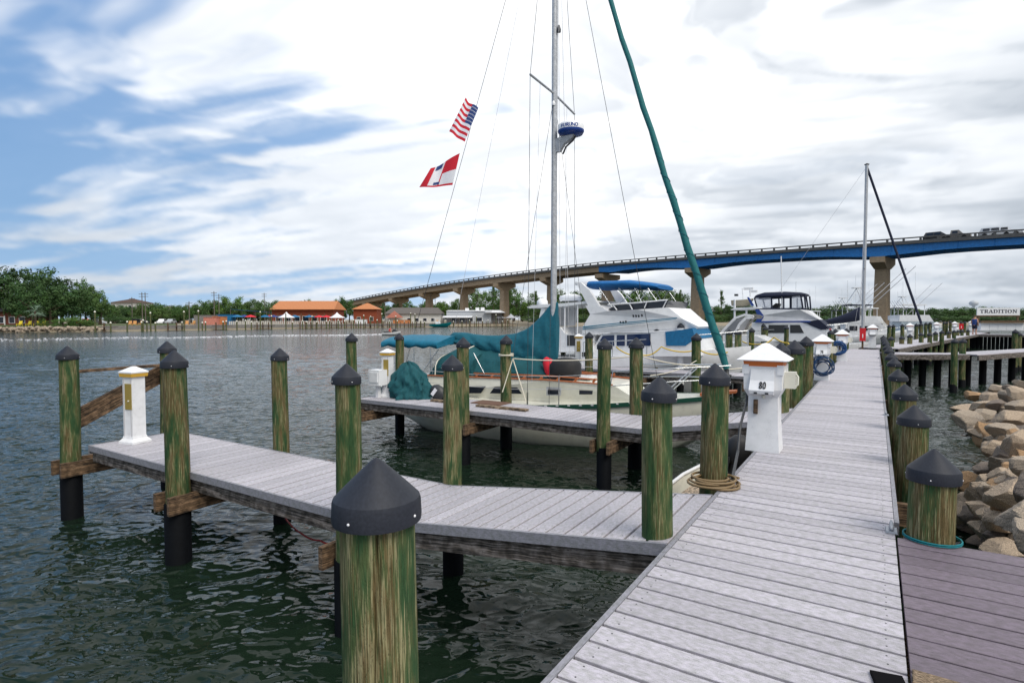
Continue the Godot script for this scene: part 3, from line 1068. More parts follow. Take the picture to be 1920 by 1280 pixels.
func bollard(at: Vector3, s: float, label: String) -> void:
	var o := thing("bollard_light", at, label, "light bollard", "white and gold bollard lights on the finger piers", atan2(-W.x, -W.z) + 0.2)
	o.scale = Vector3.ONE * s
	var st := mk()
	loft(st, [rect(0.14, 0.14, 0.0), rect(0.14, 0.14, 0.03), rect(0.105, 0.105, 0.07), rect(0.10, 0.10, 0.10)], true, true, 1, 1, true)
	obj("base", st, M.white, o)
	st = mk()
	loft(st, [rect(0.095, 0.095, 0.09), rect(0.095, 0.095, 0.94)], true, true, 1, 1, true)
	obj("column", st, M.white, o)
	st = mk()
	loft(st, [rect(0.12, 0.12, 0.935), rect(0.125, 0.125, 0.985)], true, true, 1, 1, true)
	obj("lamp_band", st, M.gold, o)
	st = mk()
	loft(st, [rect(0.128, 0.128, 0.985), rect(0.13, 0.13, 1.005), rect(0.02, 0.02, 1.075)], true, true, 1, 1, true)
	obj("roof", st, M.white, o)
	st = mk()
	box(st, Vector3(0.02, 0.66, 0.098), Vector3(0.125, 0.36, 0.012))
	var p := obj("access_panel", st, mat(Color(0.30, 0.22, 0.05), 0.3), o)
	st = mk()
	lathe(st, [Vector2(0.012, 0), Vector2(0.01, 0.012)], 8)
	obj("latch", st, M.cream, p, Transform3D(Basis(Vector3.RIGHT, PI / 2), Vector3(0.03, 0.60, 0.104)))
	for x in [-0.07, 0.07]:
		st = mk()
		box(st, Vector3(x, 0.5, 0.097), Vector3(0.012, 0.8, 0.01))
		obj("trim_strip", st, M.palewire, o)
func make_pedestals() -> void:
	pedestal(G(1433, 842, HW), 1.0, "80", "white power pedestal with orange band, numbered 80")
	pedestal(G(1541, 712, HW), 0.92, "78", "white power pedestal numbered 78 with a dark blue hose hung on it")
	var o := pedestal(G(1579, 676, HW), 0.92, "74", "white power pedestal with a bright blue hose coil on its flank")
	pedestal(G(1636, 652, HW), 1.0, "", "white power pedestal closing the end of the boardwalk beside the red cabinet", false)
	bollard(G(253, 829, HF), 1.0, "white bollard light at the braced end of the empty finger pier")
	bollard(G(727, 743.5, HF), 1.0, "white bollard light beside the teal-covered heap")
	bollard(D(1085, 685, 19.5), 1.0, "white bollard light on the finger pier by the yacht stern")

# ---------- boats ----------
# pixel -> the boat's own (along, up) on the upright plane z metres to its starboard
func side(o: Node3D, px: float, py: float, z: float) -> Vector3:
	var inv := o.transform.affine_inverse()
	var e := inv * Vector3(0, HC, 0)
	var r := inv.basis * ray(px, py)
	var p := e + r * ((z - e.z) / r.z)
	return p
func outline(o: Node3D, pts: Array, hw: float, z: float) -> Array:
	var out := []
	for q in pts:
		var p := side(o, q[0], q[1], z)
		out.append(Vector3(p.x, p.y, q[2] if q.size() > 2 else hw))
	return out
func boat(called: String, at: Vector3, head: Vector3, label: String, category: String, group := "") -> Node3D:
	return thing(called, Vector3(at.x, 0, at.z), label, category, group, atan2(-head.z, head.x))
# a flat plate lying just proud of a wall at z, traced by pixels
func plate(o: Node3D, called: String, pts: Array, z: float, m: Material, parent: Node3D, thick := 0.012) -> void:
	var p := []
	for q in pts:
		var s := side(o, q[0], q[1], z)
		p.append(Vector3(s.x, s.y, z))
	var st := mk()
	slab(st, p, Vector3(0, 0, thick))
	obj(called, st, m, parent)
func stay(o: Node3D, called: String, a: Vector3, b: Vector3, r: float, m: Material) -> void:
	var st := mk()
	tube(st, [a, b], r, 5)
	obj(called, st, m, o)
func make_sailboat() -> void:
	var head := Vector3(0.891, 0, 0.454).normalized()
	var bow := G(1296, 838, 0)
	var o := boat("sailboat", bow, head, "cream sailboat with teal canvas covers and a tall silver mast", "sailboat")
	var st := mk()
	var sta := [[-7.9, 0.45, 0.50, 0.62, 0.78, 0.97], [-7.2, 0.08, 0.82, 0.38, 1.02, 0.94], [-6.2, -0.3, 1.08, 0.18, 1.28, 0.90], [-4.5, -0.55, 1.32, 0.12, 1.48, 0.87], [-3.0, -0.6, 1.30, 0.12, 1.47, 0.88], [-1.7, -0.5, 0.95, 0.16, 1.18, 0.95], [-0.6, -0.32, 0.46, 0.25, 0.74, 1.04], [0.2, 0.22, 0.18, 0.48, 0.40, 1.12], [0.75, 0.80, 0.03, 0.92, 0.10, 1.19]]
	hull(st, sta)
	obj("hull", st, M.cream, o)
	for s in [-1.0, 1.0]:
		st = mk()
		for i in sta.size() - 1:
			var a: Array = sta[i]
			var b: Array = sta[i + 1]
			var pa := Vector3(a[0], a[5] - 0.03, s * (a[4] + 0.012))
			var pb := Vector3(b[0], b[5] - 0.03, s * (b[4] + 0.012))
			bar(st, pa, pb, 0.035, 0.085)
		obj("rub_rail", st, M.green, o)
		for i in 26:
			var x := -6.6 + i * 0.24
			var k := 0
			while k < sta.size() - 2 and sta[k + 1][0] < x: k += 1
			var t: float = (x - sta[k][0]) / (sta[k + 1][0] - sta[k][0])
			st = mk()
			box(st, Vector3(x, lerpf(sta[k][5], sta[k + 1][5], t) - 0.005, s * (lerpf(sta[k][4], sta[k + 1][4], t) + 0.031)), Vector3(0.07, 0.022, 0.008))
			obj("scupper", st, M.white, o)
	# cabin trunk with windows and teak rails
	st = mk()
	wedge(st, [Vector3(-6.3, 0.86, 1.02), Vector3(-6.3, 1.32, 0.94), Vector3(-3.0, 1.36, 0.92), Vector3(-1.45, 1.30, 0.74), Vector3(-0.95, 1.0, 0.66), Vector3(-0.9, 0.9, 0.66)])
	var cabin := obj("cabin", st, M.cream, o)
	plate(o, "window", [[872, 724], [911, 724], [902, 737], [872, 737]], 0.99, M.glass, cabin, 0.02)
	plate(o, "window", [[928, 725], [970, 726], [979, 738], [919, 737]], 0.99, M.glass, cabin, 0.02)
	plate(o, "window_frame", [[1025, 725], [1053, 726], [1052, 741], [1025, 741]], 0.98, M.alu, cabin, 0.02)
	plate(o, "window", [[1028, 728], [1050, 729], [1049, 739], [1028, 739]], 0.99, M.glass, cabin, 0.02)
	plate(o, "window", [[1087, 731], [1112, 732], [1111, 739], [1087, 739]], 0.93, M.glass, cabin, 0.03)
	for s in [-1.0, 1.0]:
		st = mk()
		tube(st, [Vector3(-6.2, 1.345, s * 0.96), Vector3(-3.0, 1.385, s * 0.93), Vector3(-1.5, 1.33, s * 0.76)], 0.02, 6)
		obj("trim_strip", st, M.teak, cabin)
		st = mk()
		tube(st, [Vector3(-5.0, 1.43, s * 0.72), Vector3(-3.0, 1.45, s * 0.70), Vector3(-1.9, 1.41, s * 0.6)], 0.018, 6)
		for x in 8: bar(st, Vector3(-4.9 + x * 0.42, 1.36, s * 0.71), Vector3(-4.84 + x * 0.42, 1.43, s * 0.71), 0.03, 0.05)
		obj("grab_rail", st, M.teak, cabin)
	st = mk()
	wedge(st, [Vector3(-7.5, 0.92, 0.8), Vector3(-7.5, 1.18, 0.74), Vector3(-6.25, 1.28, 0.86), Vector3(-6.25, 0.9, 0.95)])
	obj("cockpit_coaming", st, M.cream, o)
	st = mk()
	box(st, Vector3(-2.5, 1.39, 0.0), Vector3(0.6, 0.05, 0.55))
	obj("hatch", st, M.gel, cabin)
	st = mk()
	box(st, Vector3(-5.0, 1.40, 0.0), Vector3(1.3, 0.06, 0.75))
	obj("hatch", st, M.gel, cabin)
	# mast and what it carries
	var mx := side(o, 1038, 640, 0.0).x
	var mast_top := 14.2
	st = mk()
	tube(st, [Vector3(mx, 1.3, 0), Vector3(mx + 0.02, mast_top, 0)], 0.085, 14, true, 0.8)
	var mast := obj("mast", st, M.alu, o)
	st = mk()
	tube(st, [Vector3(mx, 7.93, -1.32), Vector3(mx, 7.98, 0), Vector3(mx, 7.93, 1.32)], 0.026, 8)
	obj("spreader", st, M.alu, mast)
	st = mk()
	lathe(st, [Vector2(0.045, 0), Vector2(0.05, 0.06), Vector2(0.03, 0.12), Vector2(0.02, 0.16)], 10, Vector3(mx + 0.12, 9.35, 0.02))
	obj("mast_lamp", st, M.dark, mast)
	st = mk()
	lathe(st, [Vector2(0.03, 0), Vector2(0.045, 0.05), Vector2(0.02, 0.1)], 10, Vector3(mx + 0.02, 7.68, 0.09))
	obj("mast_lamp", st, M.gel, mast)
	# radar dome on a bracket ahead of the mast
	var rd := Node3D.new()
	rd.name = "radar"
	o.add_child(rd)
	rd.position = Vector3(mx + 0.42, 6.98, 0)
	st = mk()
	lathe(st, [Vector2(0.12, -0.03), Vector2(0.27, 0.0), Vector2(0.305, 0.06), Vector2(0.305, 0.085)], 28)
	obj("radar_base", st, M.blue, rd)
	st = mk()
	lathe(st, [Vector2(0.30, 0.085), Vector2(0.30, 0.20), Vector2(0.27, 0.235), Vector2(0.15, 0.25)], 28)
	var dome := obj("radar_dome", st, M.gel, rd)
	var word := "FURUNO"
	var facing := atan2(head.x, head.z) - PI / 2   # so the word faces the starboard quarter
	for k in 6:
		var a := 1.95 - k * 0.235
		lettering(word[k], 0.075, M.blue, dome, Vector3(cos(a) * 0.302, 0.14, sin(a) * 0.302), Basis(Vector3.UP, PI / 2 - a), "lettering", false, 1.15)
	st = mk()
	wedge(st, [Vector3(-0.36, -0.36, 0.05), Vector3(-0.26, -0.36, 0.05), Vector3(-0.16, -0.2, 0.06), Vector3(0.06, -0.09, 0.09), Vector3(0.1, -0.03, 0.10), Vector3(-0.1, -0.03, 0.10), Vector3(-0.36, -0.06, 0.07)])
	obj("bracket", st, M.alu, rd)
	st = mk()
	tube(st, [Vector3(0.12, -0.05, 0.0), Vector3(0.05, -0.14, 0), Vector3(-0.12, -0.26, 0), Vector3(-0.2, -0.42, 0)], 0.02, 6)
	obj("cable", st, M.dark, rd)
	# standing rigging
	var top := Vector3(mx, mast_top - 0.05, 0)
	var fs := side(o, 1363, 680, 0.0)
	var foot := Vector3(fs.x, 1.70, 0)
	for s in [-1.0, 1.0]:
		stay(o, "shroud", Vector3(mx, 7.93, s * 1.32), top + Vector3(0, -0.1, s * 0.05), 0.006, M.wire)
		stay(o, "shroud", Vector3(mx, 7.93, s * 1.32), Vector3(mx, 0.9, s * 1.44), 0.006, M.wire)
		stay(o, "shroud", Vector3(mx, 7.8, s * 0.06), Vector3(mx - 0.55, 0.9, s * 1.42), 0.005, M.wire)
		stay(o, "shroud", Vector3(mx, 7.8, s * 0.06), Vector3(mx + 0.5, 0.92, s * 1.42), 0.005, M.wire)
		stay(o, "halyard", Vector3(mx, 7.92, s * 0.8), Vector3(mx - 0.1, 1.3, s * 1.0), 0.004, M.palewire)
		stay(o, "halyard", Vector3(mx + 0.1, 12.5, s * 0.04), Vector3(mx + 0.3, 1.4, s * 0.3), 0.005, M.palewire)
		for e in 2:
			var st2 := mk()
			var px: float = mx + [-0.55, 0.0][e]
			box(st2, Vector3(px, 1.02, s * 1.435), Vector3(0.03, 0.26, 0.03))
			obj("turnbuckle", st2, M.steel, o)
	stay(o, "backstay", top, Vector3(-7.7, 1.05, 0.0), 0.006, M.wire)
	stay(o, "topping_lift", top + Vector3(-0.05, -0.2, 0), side(o, 848, 632, 0.0), 0.004, M.palewire)
	stay(o, "inner_forestay", top + Vector3(0.05, -0.6, 0), Vector3(side(o, 1219, 520, 0.0).x + 0.25, 1.1, 0), 0.006, M.wire)
	# furled headsail in its teal sleeve, a shallow sag, cord spiralled round it
	st = mk()
	var pts := []
	var rad := []
	for i in 25:
		var t := i / 24.0
		pts.append(foot.lerp(top, t) + Vector3(0.012 * sin(i * 2.1), -0.16 * 4 * t * (1 - t) * 0.5, 0.012 * cos(i * 1.7)))
		rad.append(lerpf(0.088, 0.035, pow(t, 0.8)) * (1.0 + 0.07 * sin(i * 2.9)) * (0.7 if i == 0 else 1.0))
	tube(st, pts, rad, 10)
	var jib := obj("furled_sail", st, mat(Color(0.004, 0.15, 0.16), 0.75, "mottle", 0.4), o)
	st = mk()
	var sp := []
	for i in 90:
		var t := 0.02 + i / 89.0 * 0.36
		var c: Vector3 = pts[int(t * 24)].lerp(pts[int(t * 24) + 1], t * 24 - int(t * 24))
		var ang := i * 0.75
		var rr := lerpf(0.088, 0.05, t / 0.4) + 0.012
		sp.append(c + Vector3(cos(ang) * rr, cos(ang) * rr * 0.28, sin(ang) * rr))
	tube(st, sp, 0.006, 4)
	obj("lashing", st, M.teal, jib)
	st = mk()
	lathe(st, [Vector2(0.02, -0.5), Vector2(0.03, -0.2), Vector2(0.10, -0.16), Vector2(0.10, -0.12), Vector2(0.05, -0.1), Vector2(0.05, 0.0)], 12, foot)
	obj("furler_drum", st, M.dark, o)
	# bow platform, pulpit rails, stanchions and life lines
	st = mk()
	wedge(st, [Vector3(0.2, 1.13, 0.22), Vector3(0.2, 1.19, 0.22), Vector3(foot.x + 0.2, 1.27, 0.14), Vector3(foot.x + 0.2, 1.22, 0.14)])
	obj("bowsprit", st, M.teak, o)
	for s in [-1.0, 1.0]:
		st = mk()
		tube(st, [Vector3(-1.5, 1.0, s * 1.1), Vector3(-1.4, 1.65, s * 1.08), Vector3(-0.2, 1.72, s * 0.55), Vector3(foot.x + 0.1, 1.78, s * 0.12)], 0.015, 6)
		tube(st, [Vector3(-0.6, 1.05, s * 0.7), Vector3(0.1, 1.72, s * 0.42)], 0.015, 6)
		tube(st, [Vector3(-1.4, 1.35, s * 1.08), Vector3(-0.2, 1.45, s * 0.55), Vector3(foot.x, 1.5, s * 0.16)], 0.013, 6)
		obj("pulpit", st, M.steel, o)
		var posts := [[-7.4, 0.98, 0.95], [-6.2, 0.9, 1.24], [-4.9, 0.88, 1.42], [-3.6, 0.88, 1.44], [-2.5, 0.92, 1.33], [-1.5, 0.99, 1.08]]
		for i in posts.size():
			var q: Array = posts[i]
			st = mk()
			tube(st, [Vector3(q[0], q[1], s * q[2]), Vector3(q[0], q[1] + 0.62, s * q[2])], 0.013, 6)
			obj("stanchion", st, M.steel, o)
			if i:
				var q0: Array = posts[i - 1]
				for hgt in [0.6, 0.32]: stay(o, "life_line", Vector3(q0[0], q0[1] + hgt, s * q0[2]), Vector3(q[0], q[1] + hgt, s * q[2]), 0.006, M.palewire)
	# boom and the teal sail cover bundled on it, rising steeply at the mast
	var e0 := side(o, 842, 636, 0.0)
	st = mk()
	tube(st, [Vector3(e0.x - 0.25, e0.y - 0.02, 0), Vector3(mx - 0.1, 2.02, 0)], 0.06, 10)
	obj("boom", st, M.alu, o)
	var cover := []
	# [px, top py, bottom py, half width]
	var n8 := noise(1.4, 77, 3)
	var key := [[842, 630, 640, 0.05], [850, 623, 645, 0.15], [872, 623, 648, 0.20], [890, 626, 652, 0.21], [915, 629, 660, 0.22], [945, 628, 668, 0.23], [970, 624, 675, 0.24], [988, 616, 682, 0.25], [1004, 603, 687, 0.23], [1016, 590, 690, 0.19], [1028, 576, 690, 0.15], [1040, 567, 688, 0.12], [1046, 566, 672, 0.10]]
	for m in 45:
		var w := m / 44.0 * 11.999
		var q := []
		for e in 4: q.append(lerpf(key[int(w)][e], key[int(w) + 1][e], w - int(w)))
		var a := side(o, q[0], q[1], 0.0)
		var b := side(o, q[0], q[2], 0.0)
		var c := (a + b) / 2
		var hgt := (a.y - b.y) / 2
		var ring := PackedVector3Array()
		for j in 20:
			var t := TAU * j / 20
			var fold: float = 1.0 + 0.45 * n8.get_noise_3d(c.x * 2.2 + 1.2 * sin(t), cos(t) * 0.8, sin(t) * 0.8) + 0.10 * n8.get_noise_2d(c.x * 9.0 + 2.5 * sin(t), 4.0)
			ring.append(Vector3(a.x, c.y + sin(t) * hgt * (1 + 0.08 * (fold - 1)), -cos(t) * q[3] * fold * (1.0 - 0.35 * sin(t))))
		cover.append(ring)
	st = mk()
	loft(st, cover)
	obj("sail_cover", st, M.teal, o)
	# boom tent hanging to the coach roof
	var tent := []
	var nt := 16
	for i in nt + 1:
		var t := float(i) / nt
		var pa := side(o, lerpf(884, 1006, t), lerpf(650, 664, t), 0.0)
		var pb := side(o, lerpf(890, 1023, t), lerpf(699, 709, t) + 3 * sin(t * 9), 0.7)
		var ring := PackedVector3Array()
		var line := []
		for j in 9:
			var v := j / 8.0
			var belly := 0.16 * sin(v * PI) * (0.6 + 0.8 * n8.get_noise_2d(t * 3.5, v * 1.2)) + 0.05 * n8.get_noise_2d(t * 9, v * 2)
			line.append(Vector3(lerpf(pa.x, pb.x, v), lerpf(pa.y, pb.y, v), lerpf(0.16, 0.72 - 0.22 * t, v) + belly))
		for j in 9: ring.append(line[8 - j])
		for j in 9: ring.append(Vector3(line[j].x, line[j].y, -line[j].z))
		tent.append(ring)
	st = mk()
	loft(st, tent)
	obj("boom_tent", st, M.teal2, o)
	# dodger over the companionway: hoop frame and canvas
	var dg := []
	for q in [[806, 705, 690, 0.75], [826, 664, 0, 0.85], [848, 652, 0, 0.88], [874, 649, 0, 0.88], [893, 662, 0, 0.86]]:
		var a := side(o, q[0], q[1], 0.6)
		var ring := PackedVector3Array()
		for j in 13:
			var t := PI * j / 12
			ring.append(Vector3(a.x, 1.25 + maxf(a.y - 1.25, 0.02) * pow(sin(t), 0.45), cos(t) * q[3]))
		dg.append(ring)
	st = mk()
	loft(st, dg)
	var dod := obj("dodger", st, M.teal2, o)
	for i in [1, 3]:
		st = mk()
		tube(st, dg[i] as Array, 0.018, 6)
		obj("hoop", st, M.cream, dod)
	plate(o, "window", [[822, 690], [829, 671], [846, 661], [852, 664], [852, 690]], 0.83, mat(Color(0.02, 0.12, 0.14), 0.2), dod, 0.03)
	for q in [[[806, 652], [812, 706]], [[822, 655], [790, 700]], [[888, 662], [908, 700]], [[776, 652], [776, 700]]]:
		stay(o, "awning_pole", side(o, q[0][0], q[0][1], 0.8), side(o, q[1][0], q[1][1], 0.8), 0.012, M.steel)
	# awning over the cockpit
	var aw := []
	for i in 9:
		var t := i / 8.0
		var a := side(o, lerpf(757, 858, t), 636, 0.0)
		var ring := PackedVector3Array()
		for j in 11:
			var v := j / 10.0 * 2 - 1
			ring.append(Vector3(a.x, 2.32 - 0.16 * v * v - 0.05 * absf(t - 0.5) + 0.012 * sin(i * 2 + j), -v * 0.95))
		for j in 11:
			var v := 1 - j / 10.0 * 2
			ring.append(Vector3(a.x, 2.10 - 0.10 * v * v + (0.05 if i % 2 else 0.0), -v * 0.95))
		aw.append(ring)
	st = mk()
	loft(st, aw)
	obj("awning", st, mat(Color(0.0, 0.16, 0.27), 0.7, "mottle", 0.6), o)
	# flag halyard beside the backstay, flags
	var top_w := o.transform * (top + Vector3(-0.1, -0.2, 0.05))
	make_flags(D(890, 205, 14.55), D(858, 300, 14.75))
	# things lying on deck
	st = mk()
	var bun := []
	for q in [[0.0, 0.30, 0.32], [0.12, 0.34, 0.36], [0.34, 0.33, 0.34], [0.44, 0.26, 0.26], [0.48, 0.12, 0.14]]:
		var ring := PackedVector3Array()
		for j in 16:
			var t := TAU * j / 16
			var f := 1.0 / maxf(absf(cos(t)), absf(sin(t))) * 0.35 + 0.65
			ring.append(Vector3(cos(t) * q[1] * f * (1 + 0.05 * sin(j * 3.3)), q[0], -sin(t) * q[2] * f))
		bun.append(ring)
	loft(st, bun)
	var bw := o.transform * Vector3(side(o, 1061, 700, 0.3).x, 1.36, 0.3)
	var bd := obj("covered_grill", st, M.blackcloth, null, Transform3D(o.basis, bw))
	tag(bd, "boxy bundle under a black cloth on the sailboat's foredeck", "cover")
	st = mk()
	tube(st, [Vector3(0, 0.45, 0), Vector3(0.07, 0.36, 0), Vector3(0.16, 0.15, 0.03), Vector3(0.2, 0.02, 0.05)], [0.05, 0.13, 0.14, 0.07], 10)
	bd = obj("sail_bag", st, M.redcloth, null, Transform3D(o.basis, o.transform * Vector3(side(o, 1022, 700, 0.4).x, 1.38, 0.4)))
	tag(bd, "bright red bag slumped at the sailboat's mast foot", "bag")

# cloth between four corners with ripples; a runs from the hoist to the fly, b from top to bottom
func cloth(st: SurfaceTool, c: Array, a0: float, a1: float, b0: float, b1: float, out: Vector3, amp: float) -> void:
	smooth(st)
	var na := maxi(2, int((a1 - a0) * 16))
	var nb := maxi(1, int((b1 - b0) * 10))
	var g := func(a: float, b: float) -> Vector3:
		var p: Vector3 = (c[0] as Vector3).lerp(c[1], a).lerp((c[3] as Vector3).lerp(c[2], a), b)
		return p + out * amp * sin(a * 7.5 + b * 2.0) * (0.25 + a) + Vector3(0, amp * 0.35 * sin(a * 6.0 + 1.0) * a, 0)
	for i in na:
		for j in nb:
			var x0 := lerpf(a0, a1, float(i) / na)
			var x1 := lerpf(a0, a1, float(i + 1) / na)
			var y0 := lerpf(b0, b1, float(j) / nb)
			var y1 := lerpf(b0, b1, float(j + 1) / nb)
			quad(st, g.call(x0, y1), g.call(x1, y1), g.call(x1, y0), g.call(x0, y0))
func make_flags(p1: Vector3, p2: Vector3) -> void:
	# striped flag: hoist towards the stay
	var d := 14.5
	var out := Vector3(0.35, 0, 0.94)
	var f := thing("flag", D(897, 203, d), "striped red and white flag with a starred blue corner flying from the backstay", "flag", "flags flying from the sailboat's backstay")
	var c := []
	for q in [[897, 202, 14.5], [872, 185, 14.85], [842, 247, 14.85], [871, 266, 14.5]]: c.append(D(q[0], q[1], q[2]) - f.position)
	for i in 13:
		var st := mk()
		var a0 := 0.42 if i < 7 else 0.0
		cloth(st, c, a0, 1.0, i / 13.0, (i + 1) / 13.0, out, 0.05)
		obj("stripe", st, M.redcloth if i % 2 == 0 else M.whitecloth, f)
	var st := mk()
	cloth(st, c, 0.0, 0.42, 0.0, 7.0 / 13.0, out, 0.05)
	var canton := obj("canton", st, M.bluecloth, f)
	for i in 5:
		for j in 5:
			st = mk()
			var a := 0.05 + j * 0.075
			var b := 0.06 + i * 0.095
			cloth(st, c, a, a + 0.028, b, b + 0.03, out, 0.05)
			obj("star", st, M.whitecloth, canton, Transform3D(Basis.IDENTITY, Vector3(0, 0, 0.006)))
	f = thing("flag", D(862, 287, 14.8), "red and white flag with a blue emblem flying below the striped flag", "flag", "flags flying from the sailboat's backstay")
	c = []
	for q in [[862, 287, 14.75], [806, 318, 15.0], [786, 352, 15.05], [848, 347, 14.8]]: c.append(D(q[0], q[1], q[2]) - f.position)
	var pieces := [[0.0, 0.42, 0.0, 0.5, "redcloth"], [0.0, 0.42, 0.5, 0.93, "whitecloth"], [0.42, 0.46, 0.0, 0.93, "redcloth"], [0.46, 0.80, 0.0, 0.93, "whitecloth"], [0.80, 1.0, 0.0, 1.0, "redcloth"], [0.0, 0.80, 0.93, 1.0, "redcloth"]]
	for q in pieces:
		st = mk()
		cloth(st, c, q[0], q[1], q[2], q[3], out, 0.07)
		obj("panel", st, M[q[4]], f)
	for q in [[0.52, 0.74, 0.02, 0.22], [0.42, 0.62, 0.80, 0.90]]:
		st = mk()
		cloth(st, c, q[0], q[1], q[2], q[3], out, 0.07)
		obj("emblem", st, M.bluecloth, f, Transform3D(Basis.IDENTITY, Vector3(0, 0, 0.008)))

func rail(o: Node3D, pts: Array, h: float, gap := 1.0) -> void:
	var st := mk()
	var up := []
	for p in pts: up.append(p + Vector3(0, h, 0))
	tube(st, up, 0.018, 5)
	for p in pts: tube(st, [p, p + Vector3(0, h, 0)], 0.015, 5)
	obj("rail", st, M.steel, o)
func make_yachts() -> void:
	# motor yacht with teal stripes and a blue sun top
	var head := R
	var o := boat("motor_yacht", D(1408, 660, 19.9), head, "white motor yacht with teal stripes and bright blue sun top", "motor yacht")
	var st := mk()
	hull(st, [[-11.2, -0.4, 1.5, 0.2, 1.72, 1.15], [-9.0, -0.5, 1.62, 0.25, 1.85, 1.18], [-6.0, -0.5, 1.62, 0.3, 1.92, 1.28], [-3.8, -0.45, 1.2, 0.35, 1.68, 1.42], [-2.0, -0.3, 0.65, 0.5, 1.15, 1.58], [-0.8, 0.2, 0.25, 0.8, 0.62, 1.70], [0.0, 1.2, 0.02, 1.4, 0.06, 1.80]])
	obj("hull", st, M.gel, o)
	st = mk()
	wedge(st, [Vector3(-11.1, 0.42, 1.78), Vector3(-11.1, 0.55, 1.80), Vector3(-5.0, 0.75, 1.80), Vector3(-5.0, 0.62, 1.78)])
	obj("hull_stripe", st, M.greycon, o)
	var z := 1.5
	st = mk()
	wedge(st, outline(o, [[1112, 668], [1113, 652], [1128, 626], [1250, 620], [1296, 616], [1308, 655], [1310, 668]], 1.5, z))
	var house := obj("cabin", st, M.gel, o)
	plate(o, "window", [[1119, 648], [1131, 629], [1152, 628], [1152, 648]], 1.5, M.blueglass, house, 0.02)
	plate(o, "window", [[1157, 628], [1172, 628], [1172, 648], [1157, 648]], 1.5, M.blueglass, house, 0.02)
	plate(o, "window", [[1176, 627], [1220, 625], [1220, 648], [1176, 648]], 1.5, M.blueglass, house, 0.02)
	st = mk()
	wedge(st, outline(o, [[1250, 648], [1248, 622], [1299, 615], [1304, 635], [1286, 648]], 1.53, z))
	obj("windscreen_cover", st, M.skyblue, house)
	# flybridge: raked block with a long nose
	st = mk()
	wedge(st, outline(o, [[1092, 625], [1093, 613], [1107, 589], [1098, 573], [1122, 572], [1140, 583], [1196, 580], [1250, 576, 1.4], [1276, 598, 1.3], [1302, 613, 1.0], [1298, 617, 1.0], [1250, 622, 1.5]], 1.62, 1.6))
	var fly := obj("flybridge", st, M.gel, o)
	for q in [[[1093, 612], [1150, 606], [1270, 595], [1270, 596.6], [1150, 607.8], [1093, 614]], [[1093, 616], [1150, 609.6], [1268, 597.6], [1268, 598.6], [1150, 611], [1093, 617.6]]]:
		plate(o, "stripe", q, 1.62, M.tealpaint, fly, 0.015)
	for q in [[1186, 590], [1191, 590], [1196, 590], [1202, 589], [1162, 602], [1167, 602], [1172, 601]]:
		plate(o, "lettering", [[q[0], q[1]], [q[0] + 3, q[1]], [q[0] + 4, q[1] + 4], [q[0] + 1, q[1] + 5]], 1.62, M.dark, fly, 0.015)
	st = mk()
	wedge(st, outline(o, [[1134, 581], [1150, 572], [1250, 563], [1244, 577], [1196, 581]], 1.3, 1.5))
	obj("windscreen", st, M.glass, fly)
	st = mk()
	for q in [[1150, 572, 1157, 581], [1180, 569, 1186, 580], [1213, 566, 1208, 578], [1250, 563, 1243, 577]]:
		tube(st, [side(o, q[0], q[1], 1.42), side(o, q[2], q[3], 1.42)], 0.02, 5)
	obj("windscreen_frame", st, M.white, fly)
	st = mk()
	tube(st, [side(o, 1140, 571, 1.42), side(o, 1200, 567, 1.42), side(o, 1252, 562, 1.42)], 0.025, 5)
	obj("windscreen_rail", st, M.white, fly)
	# raked arch
	for s in [-1.0, 1.0]:
		st = mk()
		var p := []
		for q in [[1082, 529], [1092, 530], [1108, 545], [1127, 575], [1106, 575], [1098, 560]]:
			var t := side(o, q[0], q[1], 1.5)
			p.append(Vector3(t.x, t.y, s * 1.45))
		slab(st, p, Vector3(0, 0, s * 0.16))
		obj("arch_leg", st, M.gel, fly)
	st = mk()
	var at := side(o, 1086, 531, 1.5)
	box(st, Vector3(at.x, at.y, 0), Vector3(0.35, 0.12, 3.0))
	obj("arch_top", st, M.gel, fly)
	# blue sun top on poles
	var ca := []
	for q in [[1094, 528, 538, 1.0], [1100, 525, 541, 1.2], [1140, 524.5, 540, 1.3], [1172, 523, 540, 1.3], [1200, 526, 541, 1.3], [1222, 529, 541, 1.2], [1229, 533, 540, 1.0]]:
		var a := side(o, q[0], q[1], 1.2)
		var b := side(o, q[0], q[2], 1.2)
		var ring := PackedVector3Array()
		for j in 14:
			var t := TAU * j / 14
			ring.append(Vector3(a.x, (a.y + b.y) / 2 + sin(t) * (a.y - b.y) / 2, -signf(cos(t)) * pow(absf(cos(t)), 0.4) * q[3]))
		ca.append(ring)
	st = mk()
	loft(st, ca)
	obj("sun_top", st, mat(Color(0.0, 0.14, 0.42), 0.75, "mottle", 0.8), o)
	for q in [[1124, 540, 1152, 582], [1160, 540, 1185, 562], [1195, 540, 1160, 570], [1190, 540, 1203, 566], [1215, 540, 1232, 564], [1215, 540, 1200, 566]]:
		for s in [-1.2, 1.2]:
			var a := side(o, q[0], q[1], 1.2)
			var b := side(o, q[2], q[3], 1.2)
			stay(o, "pole", Vector3(a.x, a.y, s), Vector3(b.x, b.y, s), 0.014, M.steel)
	# roof over the aft deck with dinghy, dome and posts
	st = mk()
	wedge(st, outline(o, [[988, 575], [1000, 572], [1060, 568], [1118, 563], [1120, 566], [1060, 574], [990, 578]], 1.55, 1.55))
	obj("aft_roof", st, M.gel, o)
	st = mk()
	wedge(st, outline(o, [[1007, 612], [1015, 577], [1022, 576], [1016, 612]], 1.5, 1.5))
	obj("roof_brace", st, M.gel, o)
